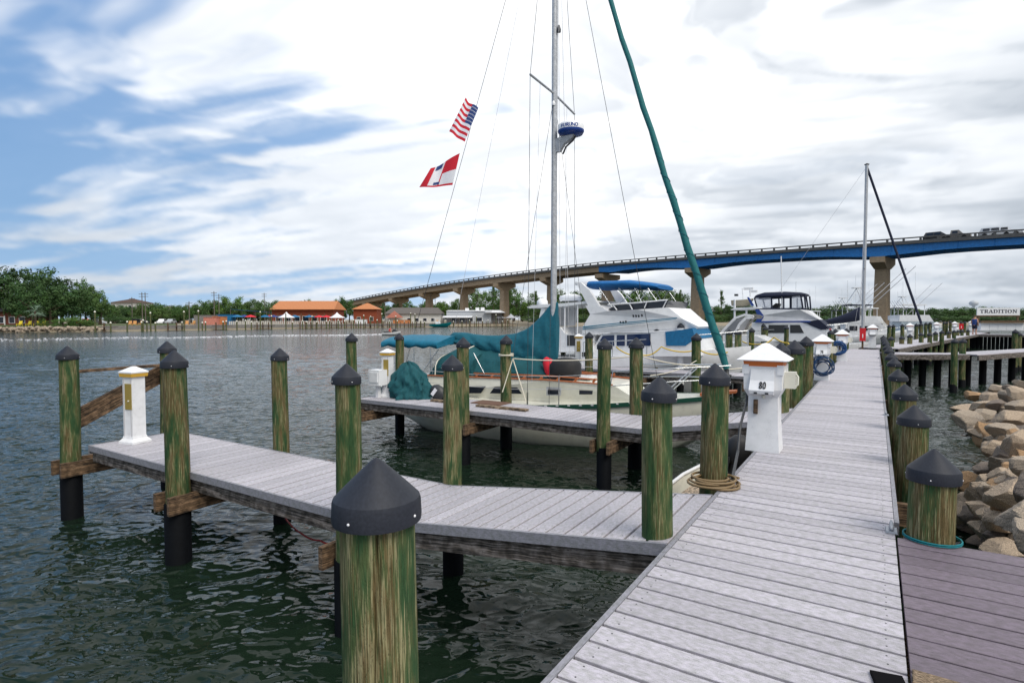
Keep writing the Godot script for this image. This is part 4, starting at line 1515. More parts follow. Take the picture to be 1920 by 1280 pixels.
	for q in [[1059, 574, 1059, 622], [1083, 570, 1083, 630]]:
		stay(o, "roof_post", side(o, q[0], q[1], 1.5), side(o, q[2], q[3], 1.5), 0.03, M.gel)
	st = mk()
	wedge(st, outline(o, [[996, 660], [997, 618], [1050, 613], [1060, 626], [1113, 630], [1112, 660]], 1.6, 1.6))
	obj("aft_bulwark", st, M.gel, o)
	plate(o, "door", [[1064, 648], [1064, 628], [1080, 628], [1080, 648]], 1.6, M.dark, o, 0.02)
	for q in [[1152, 674], [1155, 660], [1165, 662]]: pass
	rail(o, [Vector3(-5.5, 1.32, 1.88), Vector3(-4.4, 1.38, 1.76), Vector3(-3.2, 1.46, 1.5), Vector3(-2.0, 1.58, 1.13), Vector3(-1.0, 1.68, 0.7), Vector3(-0.1, 1.78, 0.1)], 0.55)
	rail(o, [Vector3(-5.5, 1.32, -1.88), Vector3(-3.2, 1.46, -1.5), Vector3(-2.0, 1.58, -1.13), Vector3(-1.0, 1.68, -0.7), Vector3(-0.1, 1.78, -0.1)], 0.55)
	var b := boat("dinghy", o.transform * (side(o, 1070, 560, 0.5) * Vector3(1, 0, 1)), head, "small upturned white dinghy on the aft roof of the teal-striped yacht", "dinghy")
	b.position.y = side(o, 1070, 566, 0.5).y
	st = mk()
	tube(st, [Vector3(-0.5, 0.13, 0), Vector3(-0.44, 0.14, 0), Vector3(-0.2, 0.16, 0), Vector3(0.2, 0.16, 0), Vector3(0.42, 0.13, 0), Vector3(0.5, 0.1, 0)], [0.04, 0.12, 0.16, 0.16, 0.12, 0.03], 12)
	obj("hull", st, M.gel, b)
	st = mk()
	box(st, Vector3(0, 0.02, 0), Vector3(0.7, 0.04, 0.2))
	obj("cradle", st, M.dark, b)
	st = mk()
	lathe(st, [Vector2(0.22, 0), Vector2(0.24, 0.06), Vector2(0.22, 0.18), Vector2(0.14, 0.26), Vector2(0.03, 0.29)], 16, side(o, 1017, 572, 0.3))
	obj("satellite_dome", st, M.gel, o)

	# second motor yacht: navy enclosure, blue chevrons
	o = boat("motor_yacht", D(1590, 625, 31.5), head, "white motor yacht with navy flybridge enclosure and blue chevrons", "motor yacht")
	st = mk()
	hull(st, [[-11.4, -0.4, 1.5, 0.2, 1.75, 1.2], [-8.0, -0.5, 1.65, 0.25, 1.95, 1.25], [-5.0, -0.5, 1.5, 0.3, 1.9, 1.4], [-2.6, -0.4, 0.8, 0.5, 1.35, 1.6], [-1.0, 0.2, 0.3, 0.9, 0.75, 1.78], [0.0, 1.3, 0.02, 1.5, 0.06, 1.9]])
	obj("hull", st, M.gel, o)
	st = mk()
	wedge(st, outline(o, [[1408, 640], [1410, 604], [1500, 604], [1545, 612], [1556, 640]], 1.55, 1.55))
	house = obj("cabin", st, M.gel, o)
	plate(o, "window", [[1440, 624], [1442, 609], [1478, 609], [1478, 624]], 1.55, M.dark, house, 0.02)
	plate(o, "window", [[1482, 624], [1482, 609], [1500, 609], [1508, 624]], 1.55, M.dark, house, 0.02)
	st = mk()
	wedge(st, outline(o, [[1508, 603], [1536, 599], [1556, 616], [1540, 618], [1520, 610]], 1.58, 1.58))
	obj("windscreen_cover", st, M.navy, house)
	st = mk()
	wedge(st, outline(o, [[1417, 604], [1431, 591], [1421, 580], [1500, 580], [1512, 581, 1.5], [1537, 600, 1.2], [1520, 604, 1.4]], 1.65, 1.6))
	fly = obj("flybridge", st, M.gel, o)
	plate(o, "chevron", [[1416, 580], [1424, 580], [1433, 592], [1421, 592]], 1.66, M.blue, fly, 0.02)
	plate(o, "chevron", [[1421, 593], [1433, 593], [1428, 602], [1418, 602]], 1.66, M.blue, fly, 0.02)
	plate(o, "chevron", [[1401, 557], [1405, 557], [1415, 573], [1410, 574]], 1.66, M.blue, fly, 0.05)
	plate(o, "stripe", [[1416, 602], [1520, 601], [1520, 604], [1416, 604.5]], 1.66, M.blue, fly, 0.015)
	st = mk()
	var en := []
	for q in [[1412, 555, 559, 1.1], [1416, 551, 560, 1.4], [1430, 547, 558, 1.5], [1470, 545.5, 556, 1.5], [1500, 547, 553, 1.5], [1509, 549, 552, 1.3]]:
		var a := side(o, q[0], q[1], 1.5)
		var bb := side(o, q[0], q[2], 1.5)
		en.append(PackedVector3Array([Vector3(a.x, bb.y, q[3]), Vector3(a.x, bb.y, -q[3]), Vector3(a.x, lerpf(bb.y, a.y, 0.7), -q[3] * 0.95), Vector3(a.x, a.y, -q[3] * 0.5), Vector3(a.x, a.y, q[3] * 0.5), Vector3(a.x, lerpf(bb.y, a.y, 0.7), q[3] * 0.95)]))
	for r in en: r.reverse()
	loft(st, en)
	obj("enclosure_top", st, M.navy, o)
	for q in [[1415, 558, 1421, 580], [1447, 557, 1448, 580], [1470, 556, 1470, 580], [1484, 556, 1484, 580], [1509, 552, 1511, 577], [1502, 553, 1506, 578]]:
		for s in [-1.45, 1.45]:
			var a := side(o, q[0], q[1], 1.45)
			var bb := side(o, q[2], q[3], 1.45)
			stay(o, "enclosure_post", Vector3(a.x, a.y, s), Vector3(bb.x, bb.y, s), 0.045, M.navy)
	st = mk()
	var e1 := side(o, 1418, 579, 1.45)
	var e2 := side(o, 1512, 579, 1.45)
	bar(st, Vector3(e1.x, e1.y, 1.45), Vector3(e2.x, e2.y, 1.45), 0.05, 0.1)
	bar(st, Vector3(e1.x, e1.y, -1.45), Vector3(e2.x, e2.y, -1.45), 0.05, 0.1)
	obj("enclosure_sill", st, M.navy, o)
	for q in [[[1417, 558], [1446, 557], [1446, 578], [1422, 578]], [[1486, 556], [1501, 554], [1505, 578], [1486, 578]]]:
		plate(o, "clear_curtain", q, 1.44, M.vinyl, o, 0.004)
	st = mk()
	wedge(st, outline(o, [[1440, 580], [1455, 568], [1462, 569], [1458, 580]], 0.4, 0.4))
	obj("helm_seat", st, M.dark, o)
	st = mk()
	wedge(st, outline(o, [[1370, 580], [1378, 577], [1428, 575], [1430, 578], [1372, 581]], 1.5, 1.5))
	obj("aft_roof", st, M.gel, o)
	for q in [[1378, 562, 1378, 612], [1400, 580, 1400, 612]]:
		stay(o, "roof_post", side(o, q[0], q[1], 1.4), side(o, q[2], q[3], 1.4), 0.06, M.gel)
	for q in [[1465, 480, 1467, 583, 0.03], [1493, 528, 1493, 548, 0.012], [1392, 540, 1394, 562, 0.02], [1407, 541, 1407, 556, 0.03]]:
		stay(o, "antenna", side(o, q[0], q[1], 1.2), side(o, q[2], q[3], 1.2), q[4], M.white)
	for q in [[1404, 541, 18], [1413, 546, 14], [1381, 553, 6]]:
		var a := side(o, q[0], q[1], 0.5)
		st = mk()
		box(st, a, Vector3(q[2] * 31 / F, 0.12, 0.3))
		obj("radar_bar", st, M.dark if q[2] < 10 else M.white, o)
	b = boat("dinghy", o.transform * (side(o, 1392, 560, 0.6) * Vector3(1, 0, 1)), head, "small tan dinghy carried on the aft roof of the navy-topped yacht", "dinghy")
	b.position.y = side(o, 1392, 575, 0.6).y
	st = mk()
	hull(st, [[-0.55, 0.05, 0.25, 0.1, 0.4, 0.38], [0.0, 0.0, 0.28, 0.08, 0.42, 0.40], [0.4, 0.08, 0.16, 0.16, 0.3, 0.44], [0.62, 0.38, 0.02, 0.42, 0.04, 0.48]])
	obj("hull", st, mat(Color(0.35, 0.32, 0.24), 0.5), b)
	rail(o, [Vector3(-4.5, 1.45, 1.82), Vector3(-2.6, 1.62, 1.32), Vector3(-1.0, 1.78, 0.74), Vector3(0, 1.9, 0.05)], 0.6)

	# sport cruiser with a swept arch between the two yachts
	o = boat("sport_cruiser", D(1440, 648, 26.0), head, "low white sport cruiser with a swept grey arch over its cockpit", "motorboat")
	st = mk()
	hull(st, [[-6.0, -0.3, 1.1, 0.2, 1.3, 0.95], [-3.5, -0.4, 1.15, 0.25, 1.35, 1.05], [-1.5, -0.3, 0.7, 0.4, 1.0, 1.2], [0.0, 0.7, 0.02, 0.9, 0.06, 1.35]])
	obj("hull", st, M.gel, o)
	for s in [-1.0, 1.0]:
		st = mk()
		var p := []
		for q in [[1349, 628], [1358, 617], [1378, 596], [1396, 590], [1410, 592], [1412, 595], [1398, 596], [1386, 608], [1376, 628]]:
			var t := side(o, q[0], q[1], 1.2)
			p.append(Vector3(t.x, t.y, s * 1.1))
		var ctr: Vector3 = p[3]
		for i in p.size() - 1:
			bar(st, p[i], p[i + 1], 0.1, 0.1)
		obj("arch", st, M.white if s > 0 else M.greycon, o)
	st = mk()
	wedge(st, outline(o, [[1352, 630], [1360, 618], [1378, 600], [1396, 594], [1384, 612], [1376, 630]], 0.9, 1.0))
	obj("arch_panel", st, mat(Color(0.25, 0.26, 0.28), 0.4), o)
	st = mk()
	wedge(st, outline(o, [[1356, 640], [1356, 628], [1420, 630], [1440, 640]], 1.1, 1.1))
	obj("cabin", st, M.gel, o)

	# second sailboat
	o = boat("sailboat", D(1640, 628, 37.0), head, "sailboat with a navy boom cover and bare mast by the red cabinet", "sailboat")
	st = mk()
	hull(st, [[-8.2, 0.1, 0.8, 0.4, 1.0, 1.0], [-5.5, -0.5, 1.3, 0.2, 1.5, 0.95], [-3.0, -0.5, 1.15, 0.2, 1.35, 1.02], [-1.0, -0.2, 0.5, 0.4, 0.72, 1.15], [0.0, 0.9, 0.02, 1.1, 0.05, 1.28]])
	obj("hull", st, M.gel, o)
	st = mk()
	wedge(st, [Vector3(-6.0, 0.95, 0.9), Vector3(-6.0, 1.45, 0.85), Vector3(-2.5, 1.4, 0.7), Vector3(-2.0, 1.05, 0.6)])
	house = obj("cabin", st, M.gel, o)
	for x in 3:
		st = mk()
		box(st, Vector3(-5.2 + x * 1.0, 1.22, 0.86 - x * 0.03), Vector3(0.5, 0.12, 0.06))
		obj("window", st, M.glass, house)
	mx_local(o)

func mx_local(o: Node3D) -> void:
	var m0 := side(o, 1619, 600, 0.0)
	var m1 := side(o, 1613, 311, 0.0)
	m1.x = m0.x
	var st := mk()
	tube(st, [Vector3(m0.x, 1.0, 0), m1], 0.125, 10, true, 0.8)
	var mast := obj("mast", st, M.alu, o)
	st = mk()
	tube(st, [Vector3(m0.x, side(o, 1617, 505, 0).y, -0.7), Vector3(m0.x, side(o, 1617, 505, 0).y, 0.7)], 0.03, 6)
	obj("spreader", st, M.dark, mast)
	st = mk()
	lathe(st, [Vector2(0.12, 0), Vector2(0.16, 0.05), Vector2(0.02, 0.12)], 8, m1)
	obj("masthead_light", st, M.dark, mast)
	st = mk()
	var c := []
	for q in [[1530, 604, 610, 0.08], [1550, 599, 608, 0.16], [1575, 592, 606, 0.2], [1595, 584, 604, 0.2], [1608, 577, 602, 0.17], [1614, 575, 600, 0.12]]:
		var a := side(o, q[0], q[1], 0.0)
		var b := side(o, q[0], q[2], 0.0)
		var ring := PackedVector3Array()
		for j in 12:
			var t := TAU * j / 12
			ring.append(Vector3(a.x, (a.y + b.y) / 2 + sin(t) * (a.y - b.y) / 2, -cos(t) * q[3]))
		c.append(ring)
	loft(st, c)
	obj("boom_cover", st, M.navy, o)
	var tip := side(o, 1728, 606, 0.0)
	stay(o, "furled_sail", m1 - Vector3(0, 0.1, 0), Vector3(tip.x, tip.y, 0), 0.075, M.navy)
	stay(o, "backstay", m1 - Vector3(0, 0.1, 0), Vector3(-8.0, 1.0, 0), 0.008, M.palewire)
	for s in [-1.0, 1.0]:
		stay(o, "shroud", m1 - Vector3(0, 0.2, 0), Vector3(m0.x - 0.2, 1.0, s * 1.35), 0.008, M.palewire)
		stay(o, "shroud", Vector3(m0.x, side(o, 1617, 505, 0).y, s * 0.7), Vector3(m0.x - 0.6, 1.0, s * 1.35), 0.007, M.palewire)

# ---------- the far end of the marina ----------
func fishing_boat(at: Vector3, head: Vector3, s: float, label: String, tower: bool, cabin: Color) -> Node3D:
	var o := boat("fishing_boat", at, head, label, "fishing boat", "fishing boats by the far dock")
	o.scale = Vector3.ONE * s
	var st := mk()
	hull(st, [[-12.0, -0.3, 1.8, 0.2, 2.0, 1.0], [-8.0, -0.5, 2.0, 0.3, 2.2, 1.15], [-4.0, -0.4, 1.3, 0.6, 1.9, 1.6], [-1.5, 0.1, 0.5, 1.0, 1.1, 2.0], [0.0, 1.6, 0.02, 1.9, 0.06, 2.3]])
	obj("hull", st, M.gel, o)
	st = mk()
	wedge(st, [Vector3(-8.6, 1.0, 1.7), Vector3(-8.6, 3.0, 1.65), Vector3(-4.6, 3.0, 1.5), Vector3(-3.2, 1.7, 1.2)])
	var h := obj("cabin", st, mat(cabin, 0.4, "mottle", 2.0), o)
	for x in 3:
		st = mk()
		box(st, Vector3(-7.7 + x * 1.2, 2.3, 1.68 - 0.04 * x), Vector3(0.9, 0.6, 0.06))
		obj("window", st, M.glass, h)
	st = mk()
	wedge(st, [Vector3(-8.9, 3.0, 1.7), Vector3(-8.9, 3.9, 1.75), Vector3(-5.2, 3.9, 1.6), Vector3(-4.6, 3.0, 1.5)])
	obj("flybridge", st, M.gel, o)
	st = mk()
	wedge(st, [Vector3(-8.6, 5.3, 1.6), Vector3(-8.5, 5.45, 1.6), Vector3(-5.6, 5.4, 1.5), Vector3(-5.4, 5.25, 1.5)])
	obj("hard_top", st, M.navy if tower else M.gel, o)
	for q in [[-8.4, 1.6], [-8.4, -1.6], [-5.7, 1.4], [-5.7, -1.4]]:
		stay(o, "top_post", Vector3(q[0], 3.8, q[1]), Vector3(q[0], 5.35, q[1] * 0.95), 0.05, M.white)
	if tower:
		for q in [[1.5, 1.0], [-1.5, 1.0]]:
			stay(o, "outrigger", Vector3(-7.0, 3.8, q[0]), Vector3(-9.0 + 8.0 * q[1], 10.2, q[0] * 1.3), 0.045, M.palewire)
		for q in [[-8.2, 1.2], [-8.2, -1.2], [-6.0, 1.1], [-6.0, -1.1]]:
			stay(o, "tower_leg", Vector3(q[0], 5.3, q[1]), Vector3(-7.0, 7.6, q[1] * 0.5), 0.04, M.white)
		st = mk()
		box(st, Vector3(-7.0, 7.65, 0), Vector3(1.2, 0.1, 1.3))
		obj("tower_platform", st, M.gel, o)
	for k in 3: stay(o, "antenna", Vector3(-8.3 + k * 1.1, 5.4, 1.2 - k * 0.9), Vector3(-8.4 + k * 1.1, 8.6 + 0.7 * k, 1.2 - k * 0.9), 0.02, M.white)
	for k in 5: stay(o, "fishing_rod", Vector3(-8.9 + k * 0.35, 3.9, 1.6), Vector3(-10.2 + k * 0.3, 5.9, 1.7), 0.018, M.dark)
	rail(o, [Vector3(-5.0, 1.45, 1.95), Vector3(-3.0, 1.75, 1.55), Vector3(-1.2, 2.05, 0.95), Vector3(0, 2.3, 0.05)], 0.6)
	return o
func flat_dock(called: String, a: Vector3, b: Vector3, wide: float, label: String, piles: int, y := HW) -> Node3D:
	var o := thing(called, Vector3(a.x, 0, a.z), label, "dock")
	var z := (b - a) * Vector3(1, 0, 1)
	var ac := z.normalized().cross(Vector3.UP)
	var p0 := Vector3(0, y, 0)
	var p1 := z + Vector3(0, y, 0)
	lay(o, p0, p1, ac, wide, "deck", 0.45, 0.015)
	for s in [-1.0, 1.0]:
		var st := mk()
		bar(st, p0 + ac * s * (wide / 2 + 0.03) - Vector3(0, 0.14, 0), p1 + ac * s * (wide / 2 + 0.03) - Vector3(0, 0.10, 0), 0.06, 0.20)
		obj("edge_board", st, M.beam, o)
	for k in piles:
		var st := mk()
		var c := p0.lerp(p1, (k + 0.5) / piles) * Vector3(1, 0, 1)
		lathe(st, [Vector2(0.13, -1.5), Vector2(0.13, y - 0.05)], 8, c)
		obj("support_post", st, M.sleeve, o)
	return o
func make_marina_far() -> void:
	# dock turning off towards the fishing boats, and the low docks over the rock-side water
	flat_dock("dock", G(1648, 652, HW), D(1838, 622, 62.0), 1.6, "pale side dock leading from the boardwalk's end to the fishing boats", 26)
	flat_dock("dock", G(1662, 661.5, HW), G(1802, 663, HW), 1.2, "short dock spanning from the boardwalk to the leaning tall piling", 5)
	flat_dock("dock", G(1800, 663, HW), G(1960, 654, HW), 1.2, "narrow dock carrying on past the tall pilings over open water", 6)
	flat_dock("dock", D(1815, 627, 54.0), D(1990, 629, 50.0), 1.5, "distant dock below the lettered sales stand", 22)
	for q in [[1791, 634, 11, 21.3], [1807, 634, 11, 23.0], [1905, 617, 9.5, 29.0], [1912, 622, 9, 30.0]]:
		var p := D(q[0], q[1], q[3])
		piling(p, q[2] * q[3] / F / 2, p.y, 0.3, "tall green piling standing beside the narrow dock", "tall pilings at the narrow dock", false)
	for q in [[1672, 630, 10], [1692, 629, 9], [1707, 626, 9], [1728, 623, 8.5], [1744, 623, 8.5], [1755, 621, 8], [1767, 619, 8], [1780, 620, 7], [1790, 618, 7], [1797, 618, 6], [1805, 618, 6], [1816, 617, 6], [1668, 608, 7], [1676, 608, 7], [1693, 607, 7], [1719, 606, 7], [1728, 605, 7], [1737, 604, 6], [1745, 603, 6], [1771, 603, 5], [1776, 603, 5], [1783, 601, 5], [1803, 602, 5], [1810, 602, 5]]:
		var d: float = 0.27 * F / q[2]
		var p := D(q[0], q[1], d)
		piling(p, 0.13, p.y, 0.3, "small distant piling crowded along the side dock", "pilings along the side dock", false)
	for q in [[1707, 606, 15.5], [1757, 604, 12.5], [1791, 603, 10.5], [1821, 602, 9]]:
		var d: float = 0.56 * F / q[2]
		var p := D(q[0], q[1], d)
		p.y = p.y - 1.12
		pedestal(p, 1.0, "", "white power pedestal standing on the side dock", false)
	var lab := ["red fire cabinet hung beside the last pedestal of the boardwalk", "red fire cabinet on the side dock near the sales stand", "red fire cabinet behind the blue hose pedestal"]
	var k := 0
	for q in [[1618, 628, 10, 23, 27.0], [1803, 612, 6.5, 9.5, 50.0], [1557, 616, 4, 6, 36.0]]:
		var d: float = q[4]
		var w: float = q[2] * d / F
		var h: float = q[3] * d / F
		var p := D(q[0], q[1] + q[3] / 2, d)
		var o := thing("fire_cabinet", p, lab[k], "cabinet", "", atan2(-W.x, -W.z))
		var st := mk()
		box(st, Vector3(0, h / 2, 0), Vector3(w, h, w * 0.5))
		obj("case", st, M.red, o)
		st = mk()
		box(st, Vector3(0, h + 0.012, 0), Vector3(w * 1.08, 0.03, w * 0.6))
		obj("lid", st, M.red, o)
		st = mk()
		lathe(st, [Vector2(w * 0.08, h * 0.25), Vector2(w * 0.09, h * 0.5), Vector2(w * 0.03, h * 0.6)], 8, Vector3(0, 0, w * 0.22))
		obj("extinguisher_mark", st, M.white, o)
		st = mk()
		box(st, Vector3(0, -0.35, 0), Vector3(0.08, 0.7, 0.08))
		obj("stand", st, M.beam_brown, o)
		k += 1
	# fishing boats
	var h2 := Vector3(0.55, 0, 0.83).normalized()
	fishing_boat(D(1722, 622, 58), Vector3(1, 0, 0.35).normalized(), 0.78, "white fishing boat with a tangle of outriggers and rods above it", true, Color(0.75, 0.76, 0.78))
	fishing_boat(D(1812, 622, 66), Vector3(1, 0, 0.25).normalized(), 0.82, "pale grey-blue fishing boat with a flat hard top next to the sales stand", false, Color(0.42, 0.50, 0.56))
	fishing_boat(D(1700, 616, 82), Vector3(1, 0, 0.1).normalized(), 0.8, "plain white fishing boat half hidden behind the outriggers", false, Color(0.78, 0.78, 0.76))
	fishing_boat(D(1662, 617, 74), Vector3(1, 0, 0.3).normalized(), 0.72, "white fishing boat with a tower moored behind the boardwalk's end", true, Color(0.76, 0.77, 0.78))
	fishing_boat(D(1766, 615, 96), Vector3(1, 0, 0.2).normalized(), 0.85, "far white fishing boat with a tower beyond the flat-topped one", true, Color(0.74, 0.75, 0.76))
	fishing_boat(D(1602, 615, 72), Vector3(1, 0, 0.4).normalized(), 0.7, "white fishing boat showing below the navy boom cover", false, Color(0.70, 0.72, 0.74))
	# sales stand with its big sign
	var d := 60.0
	var o := thing("sales_stand", Vector3(D(1871, 620, d).x, HW, -d), "white dockside sales stand under a big lettered sign", "kiosk", "", -0.25)
	var ph := func(py: float) -> float: return D(1871, py, d).y - HW
	var wid := 68.0 * d / F
	var st := mk()
	box(st, Vector3(0, (ph.call(605.5) + ph.call(619.5)) / 2, 0), Vector3(wid, ph.call(605.5) - ph.call(619.5), 1.6))
	var ctr := obj("counter", st, M.white, o)
	for x in 5:
		st = mk()
		box(st, Vector3(-wid / 2 + wid * (x + 0.5) / 5, (ph.call(607) + ph.call(618.5)) / 2, 0.81), Vector3(wid / 5 - 0.08, ph.call(607) - ph.call(618.5), 0.03))
		obj("panel", st, M.white, ctr)
	st = mk()
	box(st, Vector3(0, ph.call(603), 0.1), Vector3(wid * 1.04, 0.22, 2.0))
	obj("counter_top", st, M.beam_brown, o)
	for x in [-0.46, 0.46]:
		st = mk()
		box(st, Vector3(x * wid, (ph.call(592) + ph.call(604)) / 2, 0), Vector3(0.16, ph.call(590) - ph.call(604), 0.16))
		obj("sign_post", st, M.beam_brown, o)
	st = mk()
	box(st, Vector3(0, (ph.call(577) + ph.call(591)) / 2, 0), Vector3(wid, ph.call(577) - ph.call(591), 0.14))
	var sign_ := obj("sign", st, M.white, o)
	lettering("TRADITION", 0.36, M.navy, sign_, Vector3(0, ph.call(583.6), 0.08), Basis.IDENTITY, "lettering", true, 1.12)
	st = mk()
	box(st, Vector3(0, ph.call(592.5), 0.0), Vector3(wid * 1.02, 0.12, 0.2))
	obj("sign_sill", st, M.beam_brown, o)
	# person by the stand
	var pp := D(1828, 621, 52.0)
	person(Vector3(pp.x, HW, pp.z), 0.5, false, "person in a blue shirt and dark shorts standing on the side dock", M.bluecloth)
func person(at: Vector3, turn: float, riding: bool, label: String, shirt: Material) -> Node3D:
	var o := thing("person", at, label, "person", "", turn)
	var v := func(x: float, y: float, z: float) -> Vector3: return Vector3(x, y, z)
	var st := mk()
	var bones := []
	if riding:
		bones = [[Vector3(0, 0.5, 0), Vector3(0.05, 0.85, 0), 0.15, 0.16], [Vector3(0.05, 0.85, 0), Vector3(0.12, 1.02, 0), 0.13, 0.07], [Vector3(0.14, 1.1, 0), Vector3(0.16, 1.2, 0), 0.09, 0.10]]
		for s in [-1.0, 1.0]:
			bones += [[Vector3(0.0, 0.5, s * 0.1), Vector3(0.38, 0.46, s * 0.22), 0.09, 0.065], [Vector3(0.38, 0.46, s * 0.22), Vector3(0.30, 0.08, s * 0.24), 0.06, 0.045], [Vector3(0.30, 0.06, s * 0.24), Vector3(0.45, 0.04, s * 0.24), 0.045, 0.035], [Vector3(0.08, 0.93, s * 0.19), Vector3(0.26, 0.74, s * 0.26), 0.055, 0.045], [Vector3(0.26, 0.74, s * 0.26), Vector3(0.50, 0.74, s * 0.22), 0.042, 0.035]]
	else:
		bones = [[Vector3(0, 0.95, 0), Vector3(0, 1.35, 0), 0.14, 0.15], [Vector3(0, 1.35, 0), Vector3(0, 1.5, 0), 0.12, 0.06], [Vector3(0.02, 1.58, 0), Vector3(0.02, 1.66, 0), 0.09, 0.10], [Vector3(0.1, 1.59, 0), Vector3(0.12, 1.58, 0), 0.02, 0.015]]
		for s in [-1.0, 1.0]:
			bones += [[Vector3(0, 0.92, s * 0.09), Vector3(0.02, 0.5, s * 0.11), 0.095, 0.065], [Vector3(0.02, 0.5, s * 0.11), Vector3(-0.02, 0.08, s * 0.12), 0.06, 0.042], [Vector3(-0.02, 0.05, s * 0.12), Vector3(0.13, 0.04, s * 0.13), 0.045, 0.035], [Vector3(0, 1.4, s * 0.18), Vector3(-0.03, 1.12, s * 0.25), 0.055, 0.045], [Vector3(-0.03, 1.12, s * 0.25), Vector3(0.1, 0.88, s * 0.24), 0.042, 0.032], [Vector3(0.1, 0.88, s * 0.24), Vector3(0.14, 0.78, s * 0.23), 0.035, 0.025]]
	body(st, bones, 0.032)
	obj("body", st, M.skin, o)
	var y0 := 0.5 if riding else 0.98
	var tor := []
	for q in ([[0, 0.45, 0.16, 0.19], [0.03, 0.7, 0.175, 0.2], [0.06, 0.9, 0.17, 0.22], [0.10, 1.0, 0.09, 0.12]] if riding else [[0, 0.88, 0.165, 0.185], [0, 1.1, 0.165, 0.185], [0, 1.36, 0.17, 0.235], [0, 1.47, 0.08, 0.11]]):
		tor.append(circle(Vector3(q[0], q[1], 0), Vector3.RIGHT, Vector3.FORWARD, q[2], q[3], 14))
	st = mk()
	loft(st, tor)
	obj("shirt", st, shirt, o)
	if not riding:
		for s in [-1.0, 1.0]:
			st = mk()
			tube(st, [Vector3(0, 0.98, s * 0.08), Vector3(0.01, 0.8, s * 0.095), Vector3(0.02, 0.52, s * 0.11)], [0.12, 0.115, 0.095], 12)
			obj("shorts", st, M.navy, o)
	st = mk()
	var hc := Vector3(0.13, 1.2, 0) if riding else Vector3(-0.005, 1.655, 0)
	lathe(st, [Vector2(0.105, -0.02), Vector2(0.115, 0.02), Vector2(0.10, 0.07), Vector2(0.05, 0.108), Vector2(0.01, 0.116)], 14, hc)
	obj("hair", st, M.trunk, o)
	return o

# ---------- far bank ----------
const BANK := [[-900, 108.0], [-300, 113.0], [0, 119.0], [190, 126.0], [370, 142.0], [500, 158.0], [620, 172.0], [840, 203.0], [960, 217.0], [1200, 238.0], [1500, 252.0], [1800, 258.0], [3000, 258.0]]
func bank(px: float) -> float:
	for i in BANK.size() - 1:
		if px <= BANK[i + 1][0]: return lerpf(BANK[i][1], BANK[i + 1][1], (px - BANK[i][0]) / (BANK[i + 1][0] - BANK[i][0]))
	return 258.0
# a place on the far bank: pixel column, metres behind the water's edge
func S(px: float, behind: float, y := 1.15) -> Vector3:
	var d := bank(px) + behind
	return Vector3((px - 960.0) / F * d, y, -d)
func make_shore() -> void:
	var st := mk()
	flat(st)
	var rows := [[-3.0, -0.6], [0.0, 0.15], [2.0, 0.8], [6.0, 1.1], [22.0, 1.2], [60.0, 1.3], [400.0, 2.0]]
	for i in BANK.size() - 1:
		for k in 6:
			var p0: float = lerpf(BANK[i][0], BANK[i + 1][0], k / 6.0)
			var p1: float = lerpf(BANK[i][0], BANK[i + 1][0], (k + 1) / 6.0)
			for j in rows.size() - 1:
				quad(st, S(p0, rows[j][0], rows[j][1]), S(p1, rows[j][0], rows[j][1]), S(p1, rows[j + 1][0], rows[j + 1][1]), S(p0, rows[j + 1][0], rows[j + 1][1]))
	var o := obj("ground", st, M.sand)
	tag(o, "sandy far bank of the harbour", "ground", "", "structure")
	st = mk()
	flat(st)
	for q in [[-500, 165, 4.5], [168, 330, 10.0]]:
		for k in 8:
			var p0 := lerpf(q[0], q[1], k / 8.0)
			var p1 := lerpf(q[0], q[1], (k + 1) / 8.0)
			quad(st, S(p0, q[2], 1.10), S(p1, q[2], 1.10), S(p1, 40, 1.28), S(p0, 40, 1.28))
	o = obj("lawn", st, M.lawn, null, Transform3D(Basis.IDENTITY, Vector3(0, 0.03, 0)))
	tag(o, "green lawn on the far bank in front of the brick house", "lawn", "", "structure")
	# the boulder bank on this side of the water
	st = mk()
	smooth(st)
	var edge := []
	for q in [[1790, 1010], [1812, 960], [1800, 905], [1832, 850], [1806, 790], [1835, 745], [1890, 718], [1960, 702], [2120, 690]]: edge.append(G(q[0], q[1], 0))
	for i in edge.size() - 1:
		var prof := [[-0.5, -0.5], [0.3, 0.0], [1.2, 0.45], [2.5, 0.9], [5.0, 1.2], [14.0, 1.3]]
		for j in prof.size() - 1:
			var f := func(e: Vector3, q: Array) -> Vector3: return e + R * q[0] * 1.0 + Vector3(0, q[1], 0)
			quad(st, f.call(edge[i], prof[j]), f.call(edge[i], prof[j + 1]), f.call(edge[i + 1], prof[j + 1]), f.call(edge[i + 1], prof[j]))
	o = obj("bank", st, M.rock2)
	tag(o, "dark stony bank under the boulders", "bank", "", "structure")

